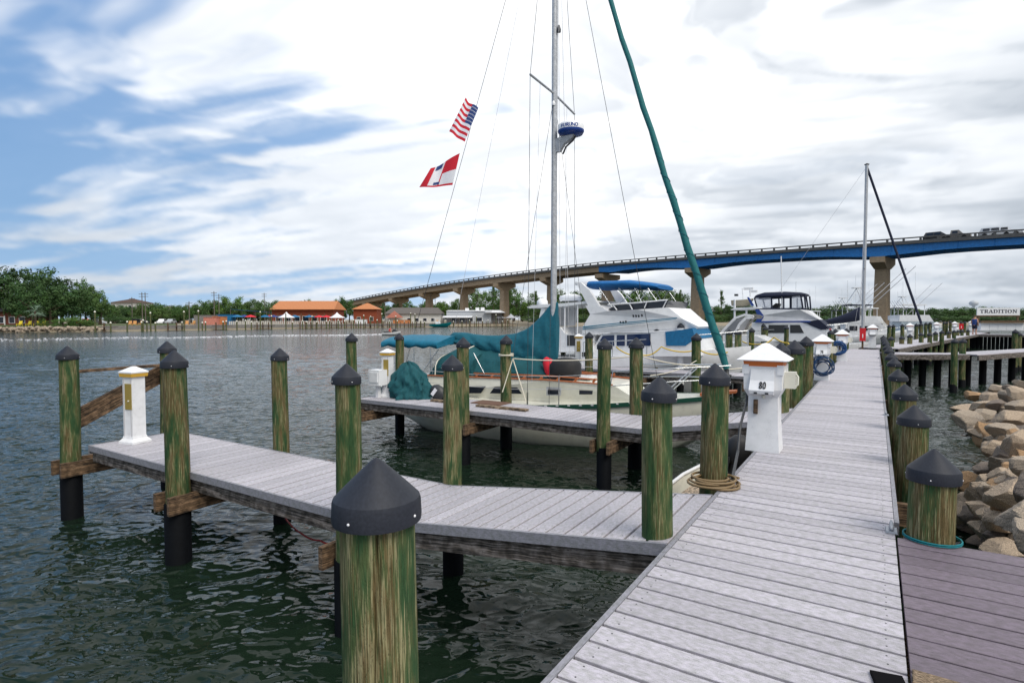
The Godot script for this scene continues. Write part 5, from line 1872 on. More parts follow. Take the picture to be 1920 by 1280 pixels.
# ---------- boulders ----------
func rock_mesh(k: int) -> ArrayMesh:
	var r := RandomNumberGenerator.new()
	r.seed = 900 + k
	var planes := []
	for i in 17:
		var n := Vector3(r.randfn(), r.randfn(), r.randfn()).normalized()
		planes.append([n, r.randf_range(0.52, 0.84)])
	var n1 := noise(1.6, 300 + k, 4)
	var st := mk()
	flat(st)
	var nu := 44
	var nv := 26
	var g := []
	for j in nv + 1:
		for i in nu:
			var th := PI * j / nv
			var ph := TAU * i / nu
			var d := Vector3(sin(th) * cos(ph), cos(th), sin(th) * sin(ph))
			var rad := 1.05
			for q in planes:
				var c: float = d.dot(q[0])
				if c > 0.05: rad = minf(rad, q[1] / c)
			rad *= 1.30 + 0.05 * n1.get_noise_3dv(d * 1.2) + 0.045 * n1.get_noise_3dv(d * 4.0)
			g.append(d * rad)
	for j in nv:
		for i in nu:
			var i2 := (i + 1) % nu
			quad(st, g[j * nu + i], g[j * nu + i2], g[(j + 1) * nu + i2], g[(j + 1) * nu + i])
	st.generate_normals()
	return st.commit()
func make_rocks() -> void:
	var meshes := []
	for k in 8: meshes.append(rock_mesh(k))
	var lab := ["grey boulder on the bank beside the boardwalk", "rust-orange boulder on the bank beside the boardwalk", "dark wet-looking boulder on the bank beside the boardwalk", "pale tan boulder on the bank beside the boardwalk"]
	var put := func(p: Vector3, s: Vector3, tone: int) -> void:
		var o := obj("boulder", meshes[rng.randi() % 8], M["rock%d" % tone], null, Transform3D(Basis(Vector3.UP, rng.randf() * TAU) * Basis(Vector3(rng.randfn(), 0, rng.randfn()).normalized(), rng.randf_range(-0.35, 0.35)) * Basis.from_scale(s), p))
		tag(o, lab[tone], "boulder", ["grey boulders", "rust-orange boulders", "dark boulders", "pale tan boulders"][tone])
	# [px, py of the middle, width px, height px, height over the water, tone]
	var list := [[1822, 790, 62, 34, 0.35, 0], [1846, 820, 40, 52, 0.4, 1], [1872, 843, 58, 40, 0.5, 3], [1884, 806, 60, 32, 0.8, 0], [1910, 828, 50, 56, 0.9, 3], [1893, 872, 78, 42, 0.5, 0], [1852, 880, 46, 30, 0.35, 2], [1824, 902, 46, 46, 0.15, 1], [1876, 903, 48, 30, 0.4, 0], [1903, 912, 40, 26, 0.6, 3], [1908, 934, 46, 32, 0.5, 0], [1871, 925, 34, 28, 0.25, 1], [1857, 952, 62, 42, 0.25, 2], [1818, 978, 84, 42, 0.05, 2], [1903, 955, 50, 30, 0.45, 3], [1874, 1003, 84, 38, 0.2, 2], [1884, 1030, 84, 44, 0.35, 3], [1918, 992, 50, 34, 0.5, 1], [1826, 742, 34, 20, 0.3, 1], [1818, 766, 52, 20, 0.25, 3], [1840, 760, 40, 20, 0.5, 3], [1871, 758, 40, 22, 0.7, 2], [1893, 742, 36, 24, 0.9, 0], [1862, 742, 46, 18, 0.6, 3], [1908, 737, 36, 24, 1.1, 3], [1915, 762, 44, 30, 1.0, 0], [1890, 725, 16, 12, 1.1, 2], [1845, 776, 40, 22, 0.5, 0], [1895, 782, 54, 30, 0.9, 3], [1850, 800, 26, 18, 0.3, 1], [1822, 806, 24, 16, 0.1, 1], [1868, 728, 30, 14, 0.8, 0], [1915, 720, 30, 18, 1.2, 0], [1905, 892, 40, 26, 0.8, 0], [1855, 905, 36, 24, 0.2, 2], [1845, 925, 50, 20, 0.02, 0], [1890, 980, 46, 28, 0.4, 1], [1850, 985, 40, 24, 0.1, 2], [1835, 1012, 40, 24, 0.0, 2], [1912, 1015, 40, 28, 0.4, 0], [1885, 850, 36, 24, 0.7, 2], [1915, 870, 34, 30, 0.8, 1]]
	for q in list:
		var p := G(q[0], q[1], q[4])
		var k := -p.z / F / 2
		put.call(p, Vector3(q[2] * k * 0.88, q[3] * k * 0.9, q[2] * k * rng.randf_range(0.7, 0.95)), q[5])
	for i in 60:
		var px := rng.randf_range(1808, 1925)
		var py := rng.randf_range(722, 1010)
		var sh := 1806.0 + 26.0 * sin(py * 0.045)
		if px < sh + 14: continue
		var p := G(px, py, clampf(0.05 + (px - sh) * 0.007, 0, 0.9))
		var s := rng.randf_range(0.09, 0.22)
		put.call(p, Vector3(s, s * 0.7, s * 0.85), [0, 3, 3, 1, 2][rng.randi() % 5])
	for i in 34:
		var px := rng.randf_range(1925, 2080)
		var py := rng.randf_range(715, 1020)
		var p := G(px, py, rng.randf_range(0.7, 1.2))
		var s := rng.randf_range(0.12, 0.22)
		put.call(p, Vector3(s, s * 0.7, s * 0.85), [0, 0, 3, 1, 2][rng.randi() % 5])
	# small riprap on the far bank
	var st := MultiMesh.new()
	st.transform_format = MultiMesh.TRANSFORM_3D
	st.mesh = meshes[0]
	st.instance_count = 700
	for i in 700:
		var p := S(rng.randf_range(-260, 195), rng.randf_range(-1.0, 3.2), 0)
		p.y = clampf((p.z + bank(0)) * 0.0, 0, 0) + rng.randf_range(0.1, 0.9)
		var s := rng.randf_range(0.2, 0.5)
		st.set_instance_transform(i, Transform3D(Basis(Vector3.UP, rng.randf() * TAU).scaled(Vector3(s, s * 0.7, s)), p))
	var o := MultiMeshInstance3D.new()
	o.name = "riprap"
	o.multimesh = st
	o.material_override = M.rock0
	add_child(o)
	tag(o, "grey riprap stones lining the far bank below the brick house", "stones", "", "stuff")

# ---------- bridge ----------
func bk(k: float) -> Vector3:   # a point of the bridge's near edge, rail height
	var d := 188.0 * (1.0 + 0.0947 * k)
	var px := (1120.0 - 8.9 * k) / (1.0 + 0.0947 * k)
	var drop := 0.45 * k + 0.125 * k * k if k > 0 else 0.05 * k * k
	return Vector3((px - 960.0) / F * d, HC + 18.6 - drop, -d)
func make_bridge() -> void:
	var o := thing("bridge", Vector3(bk(-1.3).x, 0, bk(-1.3).z), "high road bridge with blue steel girders and tan concrete piers", "bridge")
	var base := o.position
	var along := ((bk(5) - bk(-3)) * Vector3(1, 0, 1)).normalized()
	var back := Vector3.UP.cross(along).normalized()
	if back.z > 0: back = -back
	var width := 11.0
	var ks := []
	var k := -6.6
	while k < 7.4:
		ks.append(k)
		k += 0.2
	var piers := [-5.0, -3.17, -1.297, 0.0, 1.0, 2.0, 3.0, 4.0, 5.0, 6.0]
	var depth := func(q: float) -> float:
		if q > 0.0: return 1.7
		var near := 9.0
		for p in piers: near = minf(near, absf(q - p))
		return 1.5 + 0.85 * exp(-pow(near / 0.34, 2.0))
	var parts := [["deck_slab", M.parapet, 0.0, width, 1.05, 1.45], ["kerb", M.parapet, 0.0, 0.4, 0.72, 1.05], ["kerb", M.parapet, width - 0.4, width, 0.72, 1.05], ["rail", M.parapet, 0.0, 0.3, 0.0, 0.26], ["rail", M.parapet, width - 0.3, width, 0.0, 0.26]]
	for q in parts:
		var st := mk()
		var rings := []
		for kk in ks:
			var p := bk(kk) - base
			var a: Vector3 = p + back * q[2]
			var b: Vector3 = p + back * q[3]
			rings.append(PackedVector3Array([a - Vector3(0, q[5], 0), a - Vector3(0, q[4], 0), b - Vector3(0, q[4], 0), b - Vector3(0, q[5], 0)]))
		loft(st, rings, true, true, 1, 1, true)
		obj(q[0], st, q[1], o)
	for e in 2:
		for off in [0.9, 4.0, 7.0, width - 0.9]:
			var st := mk()
			var rings := []
			for kk in ks:
				if (e == 0 and kk > 0.05) or (e == 1 and kk < -0.05): continue
				var p := bk(kk) - base
				var a: Vector3 = p + back * (off - 0.25)
				var b: Vector3 = p + back * (off + 0.25)
				var dep: float = depth.call(kk if e == 0 else 1.0)
				rings.append(PackedVector3Array([a - Vector3(0, 1.452 + dep, 0), a - Vector3(0, 1.452, 0), b - Vector3(0, 1.452, 0), b - Vector3(0, 1.452 + dep, 0)]))
			loft(st, rings, true, true, 1, 1, true)
			obj("girder", st, M.girder if e == 0 else M.concrete, o)
			if e == 0 and off < 1.0:   # stiffeners on the steel
				var kk := -6.4
				while kk < 0.0:
					st = mk()
					var p: Vector3 = bk(kk) - base + back * (off - 0.29)
					var dep: float = depth.call(kk)
					bar(st, p - Vector3(0, 1.47, 0), p - Vector3(0, 1.43 + dep, 0), 0.12, 0.12)
					obj("stiffener", st, M.girder, o)
					kk += 0.24
	var n := 0
	var kk := -6.5
	while kk < 7.3:
		for off in [0.15, width - 0.15]:
			var st := mk()
			var p: Vector3 = bk(kk) - base + back * off
			box(st, p - Vector3(0, 0.49, 0), Vector3(0.42, 0.48, 0.28), Basis(along, Vector3.UP, -back))
			obj("rail_post", st, M.parapet, o)
		kk += 0.125
	for q in piers:
		var p := bk(q) - base + back * (width / 2)
		var top: float = p.y - 1.46 - depth.call(q if q <= 0.0 else 1.0)
		var w := 3.0 if q < 0.5 else 2.6
		var st := mk()
		var sq := func(y: float, a: float, b: float) -> PackedVector3Array:
			var c := Vector3(p.x, y, p.z)
			return PackedVector3Array([c + along * a + back * b, c + along * a - back * b, c - along * a - back * b, c - along * a + back * b])
		loft(st, [sq.call(-1.0, w * 0.48, w * 0.62), sq.call(top - 1.6, w * 0.40, w * 0.52)], true, true, 1, 1, true)
		var pier := obj("pier", st, M.concrete, o)
		st = mk()
		loft(st, [sq.call(top - 2.6, w * 0.44, w * 0.6), sq.call(top - 1.3, w * 0.5, width * 0.46), sq.call(top, w * 0.5, width * 0.46)], true, true, 1, 1, true)
		obj("pier_head", st, M.concrete, pier)
		if q < 0.5:
			st = mk()
			loft(st, [sq.call(-1.5, w * 0.9, w * 1.3), sq.call(1.4, w * 0.9, w * 1.3)], true, true, 1, 1, true)
			obj("footing", st, M.concrete, pier)
	# traffic
	var cars := [[-3.62, 0, "dark sport utility car driving over the bridge", M.dark], [-3.73, 1, "dark pickup truck behind the car on the bridge", M.greycon], [-4.0, 0, "low silver car on the highest part of the bridge", M.alu], [-4.06, 0, "white car close behind the silver one on the bridge", M.white]]
	for c in cars:
		var p := bk(c[0]) + back * 1.9 - Vector3(0, 1.05, 0)
		var v := car(p, along * -1.0, c[1] == 1, c[2], c[3], "traffic on the bridge")
		v.scale = Vector3.ONE * 1.2
func car(at: Vector3, head: Vector3, pickup: bool, label: String, m: Material, group: String) -> Node3D:
	var o := thing("pickup_truck" if pickup else "car", at, label, "truck" if pickup else "car", group, atan2(-head.z, head.x))
	var st := mk()
	wedge(st, [Vector3(-2.3, 0.35, 0.85), Vector3(-2.35, 0.95, 0.88), Vector3(1.0, 1.0, 0.9), Vector3(2.2, 0.88, 0.82), Vector3(2.3, 0.4, 0.8)])
	obj("car_body", st, m, o)
	st = mk()
	if pickup: wedge(st, [Vector3(-0.6, 0.98, 0.82), Vector3(-0.5, 1.65, 0.68), Vector3(0.6, 1.65, 0.68), Vector3(1.2, 0.98, 0.8)])
	else: wedge(st, [Vector3(-2.2, 0.97, 0.82), Vector3(-1.9, 1.6, 0.66), Vector3(0.3, 1.62, 0.66), Vector3(1.15, 0.99, 0.8)])
	var cab := obj("cab", st, m, o)
	for s in [-1.0, 1.0]:
		for e in ([[-0.3, 0.5]] if pickup else [[-1.7, -0.75], [-0.6, 0.35]]):
			st = mk()
			var z: float = s * 0.735
			slab(st, [Vector3(e[0], 1.08, z + s * 0.06), Vector3(e[1], 1.08, z + s * 0.06), Vector3(e[1] - 0.05, 1.5, z - s * 0.01), Vector3(e[0] + 0.05, 1.5, z - s * 0.01)], Vector3(0, 0, s * 0.03))
			obj("window", st, M.glass, cab)
		for x in [-1.45, 1.4]:
			st = mk()
			lathe(st, [Vector2(0.33, -0.11), Vector2(0.35, -0.05), Vector2(0.35, 0.05), Vector2(0.33, 0.11)], 14)
			obj("wheel", st, M.black, o, Transform3D(Basis(Vector3.RIGHT, PI / 2), Vector3(x, 0.35, s * 0.8)))
	return o

# ---------- buildings and furniture of the far bank ----------
func house(called: String, px0: float, px1: float, eave: float, ridge: float, behind: float, deep: float, wall: Material, roof: Material, label: String, hip: float, over := 0.5) -> Node3D:
	var d := bank((px0 + px1) / 2) + behind
	var wid := (px1 - px0) * d / F
	var o := thing(called, Vector3(((px0 + px1) / 2 - 960) / F * d, 1.2, -d - deep / 2), label, "building")
	var ye := D(0, eave, d).y - 1.2
	var yr := D(0, ridge, d).y - 1.2
	var st := mk()
	box(st, Vector3(0, ye / 2, 0), Vector3(wid - over, ye, deep - over))
	obj("wall", st, wall, o)
	var x := wid / 2
	var z := deep / 2 + over * 0.5
	var e := [Vector3(-x, ye, z), Vector3(x, ye, z), Vector3(x, ye, -z), Vector3(-x, ye, -z)]
	var r0 := Vector3(-x + hip, yr, 0)
	var r1 := Vector3(x - hip, yr, 0)
	st = mk()
	flat(st)
	quad(st, e[0], e[1], r1, r0)
	quad(st, e[2], e[3], r0, r1)
	tri(st, e[1], e[2], r1)
	tri(st, e[3], e[0], r0)
	quad(st, e[3], e[2], e[1], e[0])
	obj("roof", st, roof, o)
	o.set_meta("w", wid)
	return o
func windows(o: Node3D, xs: Array, ys: Array, w: float, h: float, z: float, m: Material, frame: Material) -> void:
	for y in ys:
		for x in xs:
			var st := mk()
			box(st, Vector3(x, y, z), Vector3(w * 1.2, h * 1.15, 0.06))
			var f := obj("window", st, frame, o)
			st = mk()
			box(st, Vector3(x, y, z + 0.035), Vector3(w, h, 0.04))
			obj("pane", st, m, f)
func make_far_shore() -> void:
	var o := house("brick_house", -70, 56, 584, 565, 27, 10, M.brick, M.darkroof, "low red brick house with a dark hip roof under the oaks", 3.5, 0.8)
	windows(o, [0.8, 3.6, 6.2], [1.3], 1.3, 1.5, 4.62, M.glass, M.white)
	for x in [-1.0, 2.2]:
		var st := mk()
		box(st, Vector3(x, 1.2, 5.1), Vector3(0.2, 2.4, 0.2))
		obj("porch_post", st, M.white, o)
	o = house("apartment_building", 205, 250, 567, 559, 95, 14, M.stucco, mat(Color(0.09, 0.05, 0.035), 0.9, "mottle", 2.0), "three-storey cream apartment block with a brown hip roof", 4.0, 0.8)
	windows(o, [-3.0, 0.2, 3.2], [1.6, 4.0, 6.2], 1.1, 1.3, 6.62, M.glass, M.white)
	o = house("bungalow", 288, 318, 580, 572, 70, 10, M.stucco, M.greyroof, "small bungalow roof showing between the trees", 3.0)
	windows(o, [-1.0, 1.0], [1.4], 1.0, 1.0, 4.78, M.glass, M.white)
	o = house("restaurant", 505, 628, 580, 563, 26, 13, M.redwood, M.orangeroof, "long waterside restaurant under a bright orange roof", 0.9, 1.2)
	windows(o, [-8.0, -5.0, -2.0, 1.0, 4.0, 7.0], [1.7], 1.9, 1.6, 5.93, M.glass, M.stucco)
	for k in 9:
		var st := mk()
		box(st, Vector3(-10.5 + k * 2.6, 1.7, 7.0), Vector3(0.22, 3.4, 0.22))
		obj("veranda_post", st, M.beam_brown, o)
	o = house("gazebo", 660, 708, 579.5, 567.5, 20, 8, M.redwood, M.orangeroof, "square red-walled pavilion with a pyramid orange roof", 4.2, 0.8)
	windows(o, [-2.2, 2.2], [1.6], 1.2, 1.3, 3.64, M.dark, M.stucco)
	o = house("long_house", 720, 828, 588, 576, 22, 11, M.stucco, M.greyroof, "long low white house with grey roof and a pink gable end", 2.0, 0.8)
	var st := mk()
	slab(st, [Vector3(-10.2, 2.0, 5.9), Vector3(-3.4, 2.0, 5.9), Vector3(-6.8, 4.6, 5.9)], Vector3(0, 0, 0.25))
	obj("gable", st, M.pink, o)
	windows(o, [-1.5, 1.5, 4.5, 7.5], [1.3], 1.3, 1.1, 5.18, M.glass, M.white)
	o = house("boat_shed", 836, 922, 583, 581, 10, 10, M.metalwall, M.white, "white flat-roofed marina shed with roof units under the bridge", 0.4, 0.4)
	windows(o, [-5.5, -2.5, 0.5, 4.0], [1.4], 2.0, 1.4, 4.88, M.glass, M.white)
	for x in [-1.0, 3.0, 5.0]:
		st = mk()
		box(st, Vector3(x, D(0, 579, 215).y - 1.2, 0), Vector3(1.4, 1.0 + x * 0.08, 1.4))
		obj("roof_unit", st, M.white, o)
	st = mk()
	box(st, Vector3(-4.0, 2.4, 7.6), Vector3(11.0, 0.14, 5.0), Basis(Vector3.RIGHT, 0.12))
	obj("porch_roof", st, M.white, o)
	for k in 5:
		st = mk()
		box(st, Vector3(-9.0 + k * 2.5, 1.0, 9.4), Vector3(0.16, 2.1, 0.16))
		obj("porch_post", st, M.dark, o)
	o = house("open_shed", 908, 948, 586, 581, 4, 8, M.greycon, M.white, "open-sided white roofed shed full of boat gear next to the marina shed", 2.0, 3.0)
	# event tents
	for q in [[935, 590, "white peaked tent beside the open shed"], [958, 591, "white peaked tent at the end of the shed row"], [537, 593, "white peaked tent in front of the restaurant"], [632, 588, "white peaked tent between restaurant and pavilion"]]:
		var p := S(q[0], 6)
		o = thing("tent", p, q[2], "tent", "white tents on the far bank")
		st = mk()
		lathe(st, [Vector2(2.6, 2.0), Vector2(1.5, 2.5), Vector2(0.6, 3.1), Vector2(0.02, 3.7)], 4, Vector3.ZERO, true, true, true)
		obj("canopy", st, M.whitecloth, o)
		for c in 4:
			st = mk()
			box(st, Vector3(1.7 * cos(c * PI / 2), 1.0, 1.7 * sin(c * PI / 2)), Vector3(0.1, 2.0, 0.1))
			obj("leg", st, M.white, o)
	# parasols and tables
	for q in [[458, M.bluecloth, "blue"], [470, M.redcloth, "red"], [497, M.skyblue, "bright blue"], [503, M.redcloth, "red"], [513, M.bluecloth, "blue"], [530, M.skyblue, "bright blue"], [553, M.skyblue, "bright blue"], [580, M.skyblue, "bright blue"], [598, M.redcloth, "red"], [612, M.redcloth, "red"], [445, M.skyblue, "bright blue"]]:
		var p := S(q[0], 9 + rng.randf() * 5)
		o = thing("parasol", p, q[2] + " parasol over a table in front of the restaurant", "parasol", q[2] + " parasols at the restaurant")
		st = mk()
		lathe(st, [Vector2(1.7, 2.15), Vector2(0.9, 2.55), Vector2(0.05, 2.8)], 8, Vector3.ZERO, true, true, true)
		obj("canopy", st, q[1], o)
		st = mk()
		lathe(st, [Vector2(0.04, 0), Vector2(0.04, 2.5)], 6)
		obj("pole", st, M.white, o)
		st = mk()
		lathe(st, [Vector2(0.6, 0.7), Vector2(0.6, 0.76)], 10)
		obj("table_top", st, M.beam_brown, o)
	# garden chairs
	for q in [[36, "yellow"], [53, "yellow"], [68, "yellow"], [80, "yellow"], [243, "orange"], [252, "orange"], [263, "orange"], [350, "orange"], [362, "orange"], [752, "orange"], [820, "orange"]]:
		var p := S(q[0], 9)
		o = thing("garden_chair", p, q[1] + " garden chair on the far bank facing the water", "chair", q[1] + " garden chairs on the far bank", rng.randf_range(-0.4, 0.4))
		var m: Material = mat(Color(0.62, 0.50, 0.03), 0.7) if q[1] == "yellow" else mat(Color(0.50, 0.25, 0.08), 0.7)
		st = mk()
		box(st, Vector3(0, 0.38, 0), Vector3(0.7, 0.06, 0.6), Basis(Vector3.RIGHT, 0.15))
		obj("seat", st, m, o)
		st = mk()
		box(st, Vector3(0, 0.75, -0.36), Vector3(0.7, 0.85, 0.06), Basis(Vector3.RIGHT, -0.3))
		obj("backrest", st, m, o)
		for s in [-0.38, 0.38]:
			st = mk()
			box(st, Vector3(s, 0.58, 0.0), Vector3(0.14, 0.05, 0.8))
			obj("armrest", st, m, o)
			for z in [0.33, -0.3]:
				st = mk()
				box(st, Vector3(s, 0.29, z), Vector3(0.07, 0.58, 0.07))
				obj("leg", st, m, o)
	# parked cars
	car(S(182, 35), Vector3(1, 0, 0.1), false, "white sport utility car parked beside the big oaks", M.white, "cars parked on the far bank")
	car(S(160, 40), Vector3(1, 0, 0.1), true, "red pickup truck parked beside the big oaks", M.red, "cars parked on the far bank")
	car(S(262, 38), Vector3(1, 0, 0), false, "black car parked on the grass near the apartment block", M.dark, "cars parked on the far bank")
	car(S(303, 40), Vector3(0.3, 0, 1).normalized(), false, "white car parked nose-on in front of the dark trees", M.white, "cars parked on the far bank")
	car(S(320, 40), Vector3(0.2, 0, 1).normalized(), false, "silver car parked nose-on in front of the dark trees", M.alu, "cars parked on the far bank")
	# boxes, boards and a shade sail at the beach bar
	for q in [[386, 12, 5.5, 2.6, M.greycon, "grey storage container at the beach bar"], [397, 8, 3.4, 2.0, M.pink, "pale orange board stand at the beach bar"], [412, 8, 3.0, 2.2, M.orangeroof, "orange board stand at the beach bar"], [424, 13, 4.5, 2.8, M.skyblue, "blue storage container at the beach bar"], [677, 4, 3.4, 1.4, M.white, "white board leaning by the pavilion"], [754, 8, 6.0, 1.2, M.orangeroof, "stack of orange boards in front of the long house"]]:
		var p := S(q[0], q[1])
		o = thing("storage_box", p, q[5], "box")
		st = mk()
		box(st, Vector3(0, q[3] / 2, 0), Vector3(q[2], q[3], 2.0))
		obj("case", st, q[4], o)
		st = mk()
		box(st, Vector3(0, q[3] + 0.04, 0), Vector3(q[2] + 0.2, 0.08, 2.2))
		obj("lid", st, q[4], o)
	o = thing("shade_sail", S(470, 16, 1.2), "blue shade sail stretched over the bar terrace", "shade sail")
	st = mk()
	slab(st, [Vector3(-5, 4.4, 2), Vector3(6, 3.6, 3), Vector3(5, 3.4, -3), Vector3(-4, 4.0, -3)], Vector3(0, 0.05, 0))
	obj("canopy", st, M.skyblue, o)
	for q in [[-5, 4.5, 2], [6, 3.8, 3], [5, 3.6, -3], [-4, 4.1, -3]]:
		stay(o, "post", Vector3(q[0], 0, q[2]), Vector3(q[0], q[1], q[2]), 0.09, M.pole)
	# utility poles
	for q in [[248, 557, 60], [267, 548, 45], [273, 548, 50], [402, 546, 40], [411, 551, 48], [355, 565, 20], [496, 549, 60], [808, 549, 60], [816, 549, 66], [895, 550, 30], [722, 566, 20]]:
		var p := S(q[0], q[2])
		var h := D(q[0], q[1], -p.z).y - p.y
		o = thing("utility_pole", p, "wooden utility pole with crossarms behind the far bank", "pole", "utility poles behind the far bank")
		st = mk()
		lathe(st, [Vector2(0.17, 0), Vector2(0.11, h)], 8)
		obj("pole", st, M.pole, o)
		for y in [0.5, 1.3]:
			st = mk()
			box(st, Vector3(0, h - y, 0), Vector3(1.9, 0.14, 0.14))
			obj("crossarm", st, M.pole, o)
	# water tower over the far trees
	var wp := Vector3((1825 - 960) / F * 700, 1, -700)
	o = thing("water_tower", wp, "pale water tower rising over the far trees", "water tower")
	st = mk()
	lathe(st, [Vector2(2.0, 0), Vector2(1.4, 6), Vector2(1.3, 16), Vector2(2.0, 18)], 12)
	obj("shaft", st, M.metalwall, o)
	st = mk()
	lathe(st, [Vector2(1.6, 17.5), Vector2(4.2, 19), Vector2(5.0, 21), Vector2(4.0, 23), Vector2(1.5, 24.4), Vector2(0.05, 24.7)], 18)
	obj("tank", st, M.metalwall, o)
	# landing stages and mooring posts along the bank
	for q in [[188, 216, 2.5, "small wooden landing stage below the bright trees and oaks"], [312, 344, 2.5, "wooden landing stage in front of the nose-on parked cars"], [402, 430, 2.5, "wooden landing stage below the storage containers"], [480, 512, 2.2, "wooden landing stage at the bar terrace parasols"], [560, 800, 2.0, "long wooden quay in front of pavilion and long house"], [840, 965, 2.2, "wooden quay below the white marina shed"]]:
		var p := S(q[0], -2.0, 0)
		var e := S(q[1], -2.0, 0)
		o = thing("landing_stage", p, q[3], "jetty", "landing stages of the far bank")
		st = mk()
		bar(st, Vector3(0, 1.0, 0), e - p + Vector3(0, 1.0, 0), q[2], 0.16)
		obj("deck", st, M.beam, o)
		var n := int((e - p).length() / 1.6)
		for i in n:
			st = mk()
			box(st, (e - p) * ((i + 0.5) / n) + Vector3(0, 0.75, 1.2), Vector3(0.24, 2.3, 0.24))
			obj("post", st, M.beam_brown, o)
	for px in [178, 207, 238, 265, 268, 275, 282, 291, 341, 345, 372, 379, 385, 418, 424, 444, 460, 471, 488, 509, 536, 548, 567, 575, 585, 594, 612, 618, 634, 646, 663, 672, 682, 695, 707, 716, 730, 742, 745, 758, 770, 778, 789, 796, 850, 866, 880, 893, 905, 915, 930, 942, 952]:
		var tall := rng.randf() < 0.35
		var p := S(px, -2.6 - rng.randf() * 2.5, 0)
		var h := (rng.randf_range(3.4, 4.6) if tall else rng.randf_range(1.7, 2.4))
		o = thing("mooring_post", p, ("tall" if tall else "short") + " pale-topped mooring post at the far bank", "post", ("tall" if tall else "short") + " mooring posts of the far bank")
		st = mk()
		lathe(st, [Vector2(0.17, -1), Vector2(0.16, h)], 7)
		obj("post", st, M.pile0, o)
		st = mk()
		lathe(st, [Vector2(0.2, h), Vector2(0.2, h + 0.15), Vector2(0.03, h + 0.35)], 7)
		obj("cap", st, M.cream, o)
	# fence of the beach bar
	o = thing("fence", S(430, 4), "pale picket fence along the beach bar terrace", "fence")
	var a := o.position
	for i in 60:
		var p := S(lerpf(430, 640, i / 59.0), 4) - a
		st = mk()
		box(st, p + Vector3(0, 0.5, 0), Vector3(0.35, 1.0, 0.06))
		obj("slat", st, M.stucco, o)
	# sea wall under it
	st = mk()
	for i in 40:
		bar(st, S(lerpf(198, 840, i / 40.0), 0.6, 0.5), S(lerpf(198, 840, (i + 1) / 40.0), 0.6, 0.5), 0.5, 1.5)
	tag(obj("sea_wall", st, M.greycon), "low dark sea wall along the far beach", "wall", "", "structure")
	# moored teal launch
	var bt := boat("launch", S(846, -5), Vector3(1, 0, 0.1).normalized(), "small teal-hulled launch moored below the marina shed", "boat")
	st = mk()
	hull(st, [[-8.0, -0.2, 1.0, 0.2, 1.15, 0.9], [-4.0, -0.3, 1.0, 0.3, 1.2, 1.1], [-1.5, -0.1, 0.5, 0.6, 0.9, 1.4], [0, 1.0, 0.02, 1.2, 0.05, 1.7]])
	obj("hull", st, mat(Color(0.0, 0.14, 0.16), 0.3), bt)
	st = mk()
	wedge(st, [Vector3(-5.5, 1.0, 0.5), Vector3(-5.5, 2.0, 0.5), Vector3(-4.3, 2.0, 0.5), Vector3(-3.8, 1.1, 0.5)])
	obj("console", st, M.gel, bt)
	st = mk()
	box(st, Vector3(-5.0, 3.0, 0), Vector3(2.2, 0.1, 1.8))
	obj("sun_roof", st, M.white, bt)
	for x in [-5.9, -4.1]: stay(bt, "roof_post", Vector3(x, 1.0, 0.8), Vector3(x, 3.0, 0.8), 0.04, M.white)
	# jet ski with rider, its wake behind
	var jp := G(733, 628, 0)
	var j := boat("jet_ski", Vector3(jp.x, 0, jp.z), Vector3(1, 0, 0.12).normalized(), "white jet ski crossing the harbour with a wake behind it", "jet ski")
	st = mk()
	hull(st, [[-1.5, -0.1, 0.45, 0.1, 0.5, 0.35], [0.0, -0.1, 0.5, 0.12, 0.58, 0.42], [0.9, 0.0, 0.3, 0.2, 0.42, 0.55], [1.7, 0.4, 0.02, 0.5, 0.06, 0.68]])
	obj("hull", st, M.gel, j)
	st = mk()
	wedge(st, [Vector3(-1.2, 0.35, 0.25), Vector3(-1.2, 0.6, 0.2), Vector3(0.1, 0.62, 0.2), Vector3(0.5, 0.95, 0.15), Vector3(0.75, 0.95, 0.12), Vector3(1.3, 0.6, 0.1), Vector3(1.3, 0.45, 0.2)])
	obj("seat_console", st, M.dark, j)
	st = mk()
	tube(st, [Vector3(0.5, 0.98, -0.35), Vector3(0.55, 1.0, 0), Vector3(0.5, 0.98, 0.35)], 0.03, 6)
	obj("handlebar", st, M.black, j)
	person(Vector3(jp.x, 0.14, jp.z) + j.basis.x * -0.25, j.rotation.y, true, "person in a red life vest riding the jet ski", M.redcloth)
	var foam := MultiMesh.new()
	foam.transform_format = MultiMesh.TRANSFORM_3D
	var fm := mk()
	lathe(fm, [Vector2(1.0, 0.0), Vector2(0.7, 0.5), Vector2(0.1, 0.7)], 7)
	fm.generate_normals()
	foam.mesh = fm.commit()
	foam.instance_count = 900
	for i in 900:
		var t := pow(rng.randf(), 1.3)
		var p := G(lerpf(722, -60, t), lerpf(626.5, 637.5, t) + sin(t * 17) * 0.6 + rng.randfn() * (0.25 + 0.9 * t), 0)
		var s := rng.randf_range(0.03, 0.10) * (1.0 - 0.4 * t)
		foam.set_instance_transform(i, Transform3D(Basis(Vector3.UP, rng.randf() * TAU).scaled(Vector3(s * 2.6, s * 0.45, s)), p + Vector3(0, 0.01, 0)))
	var fo := MultiMeshInstance3D.new()
	fo.name = "wake_foam"
	fo.multimesh = foam
	fo.material_override = M.whitecloth
	add_child(fo)
	tag(fo, "white foam of the wake trailing behind the jet ski", "foam", "", "stuff")

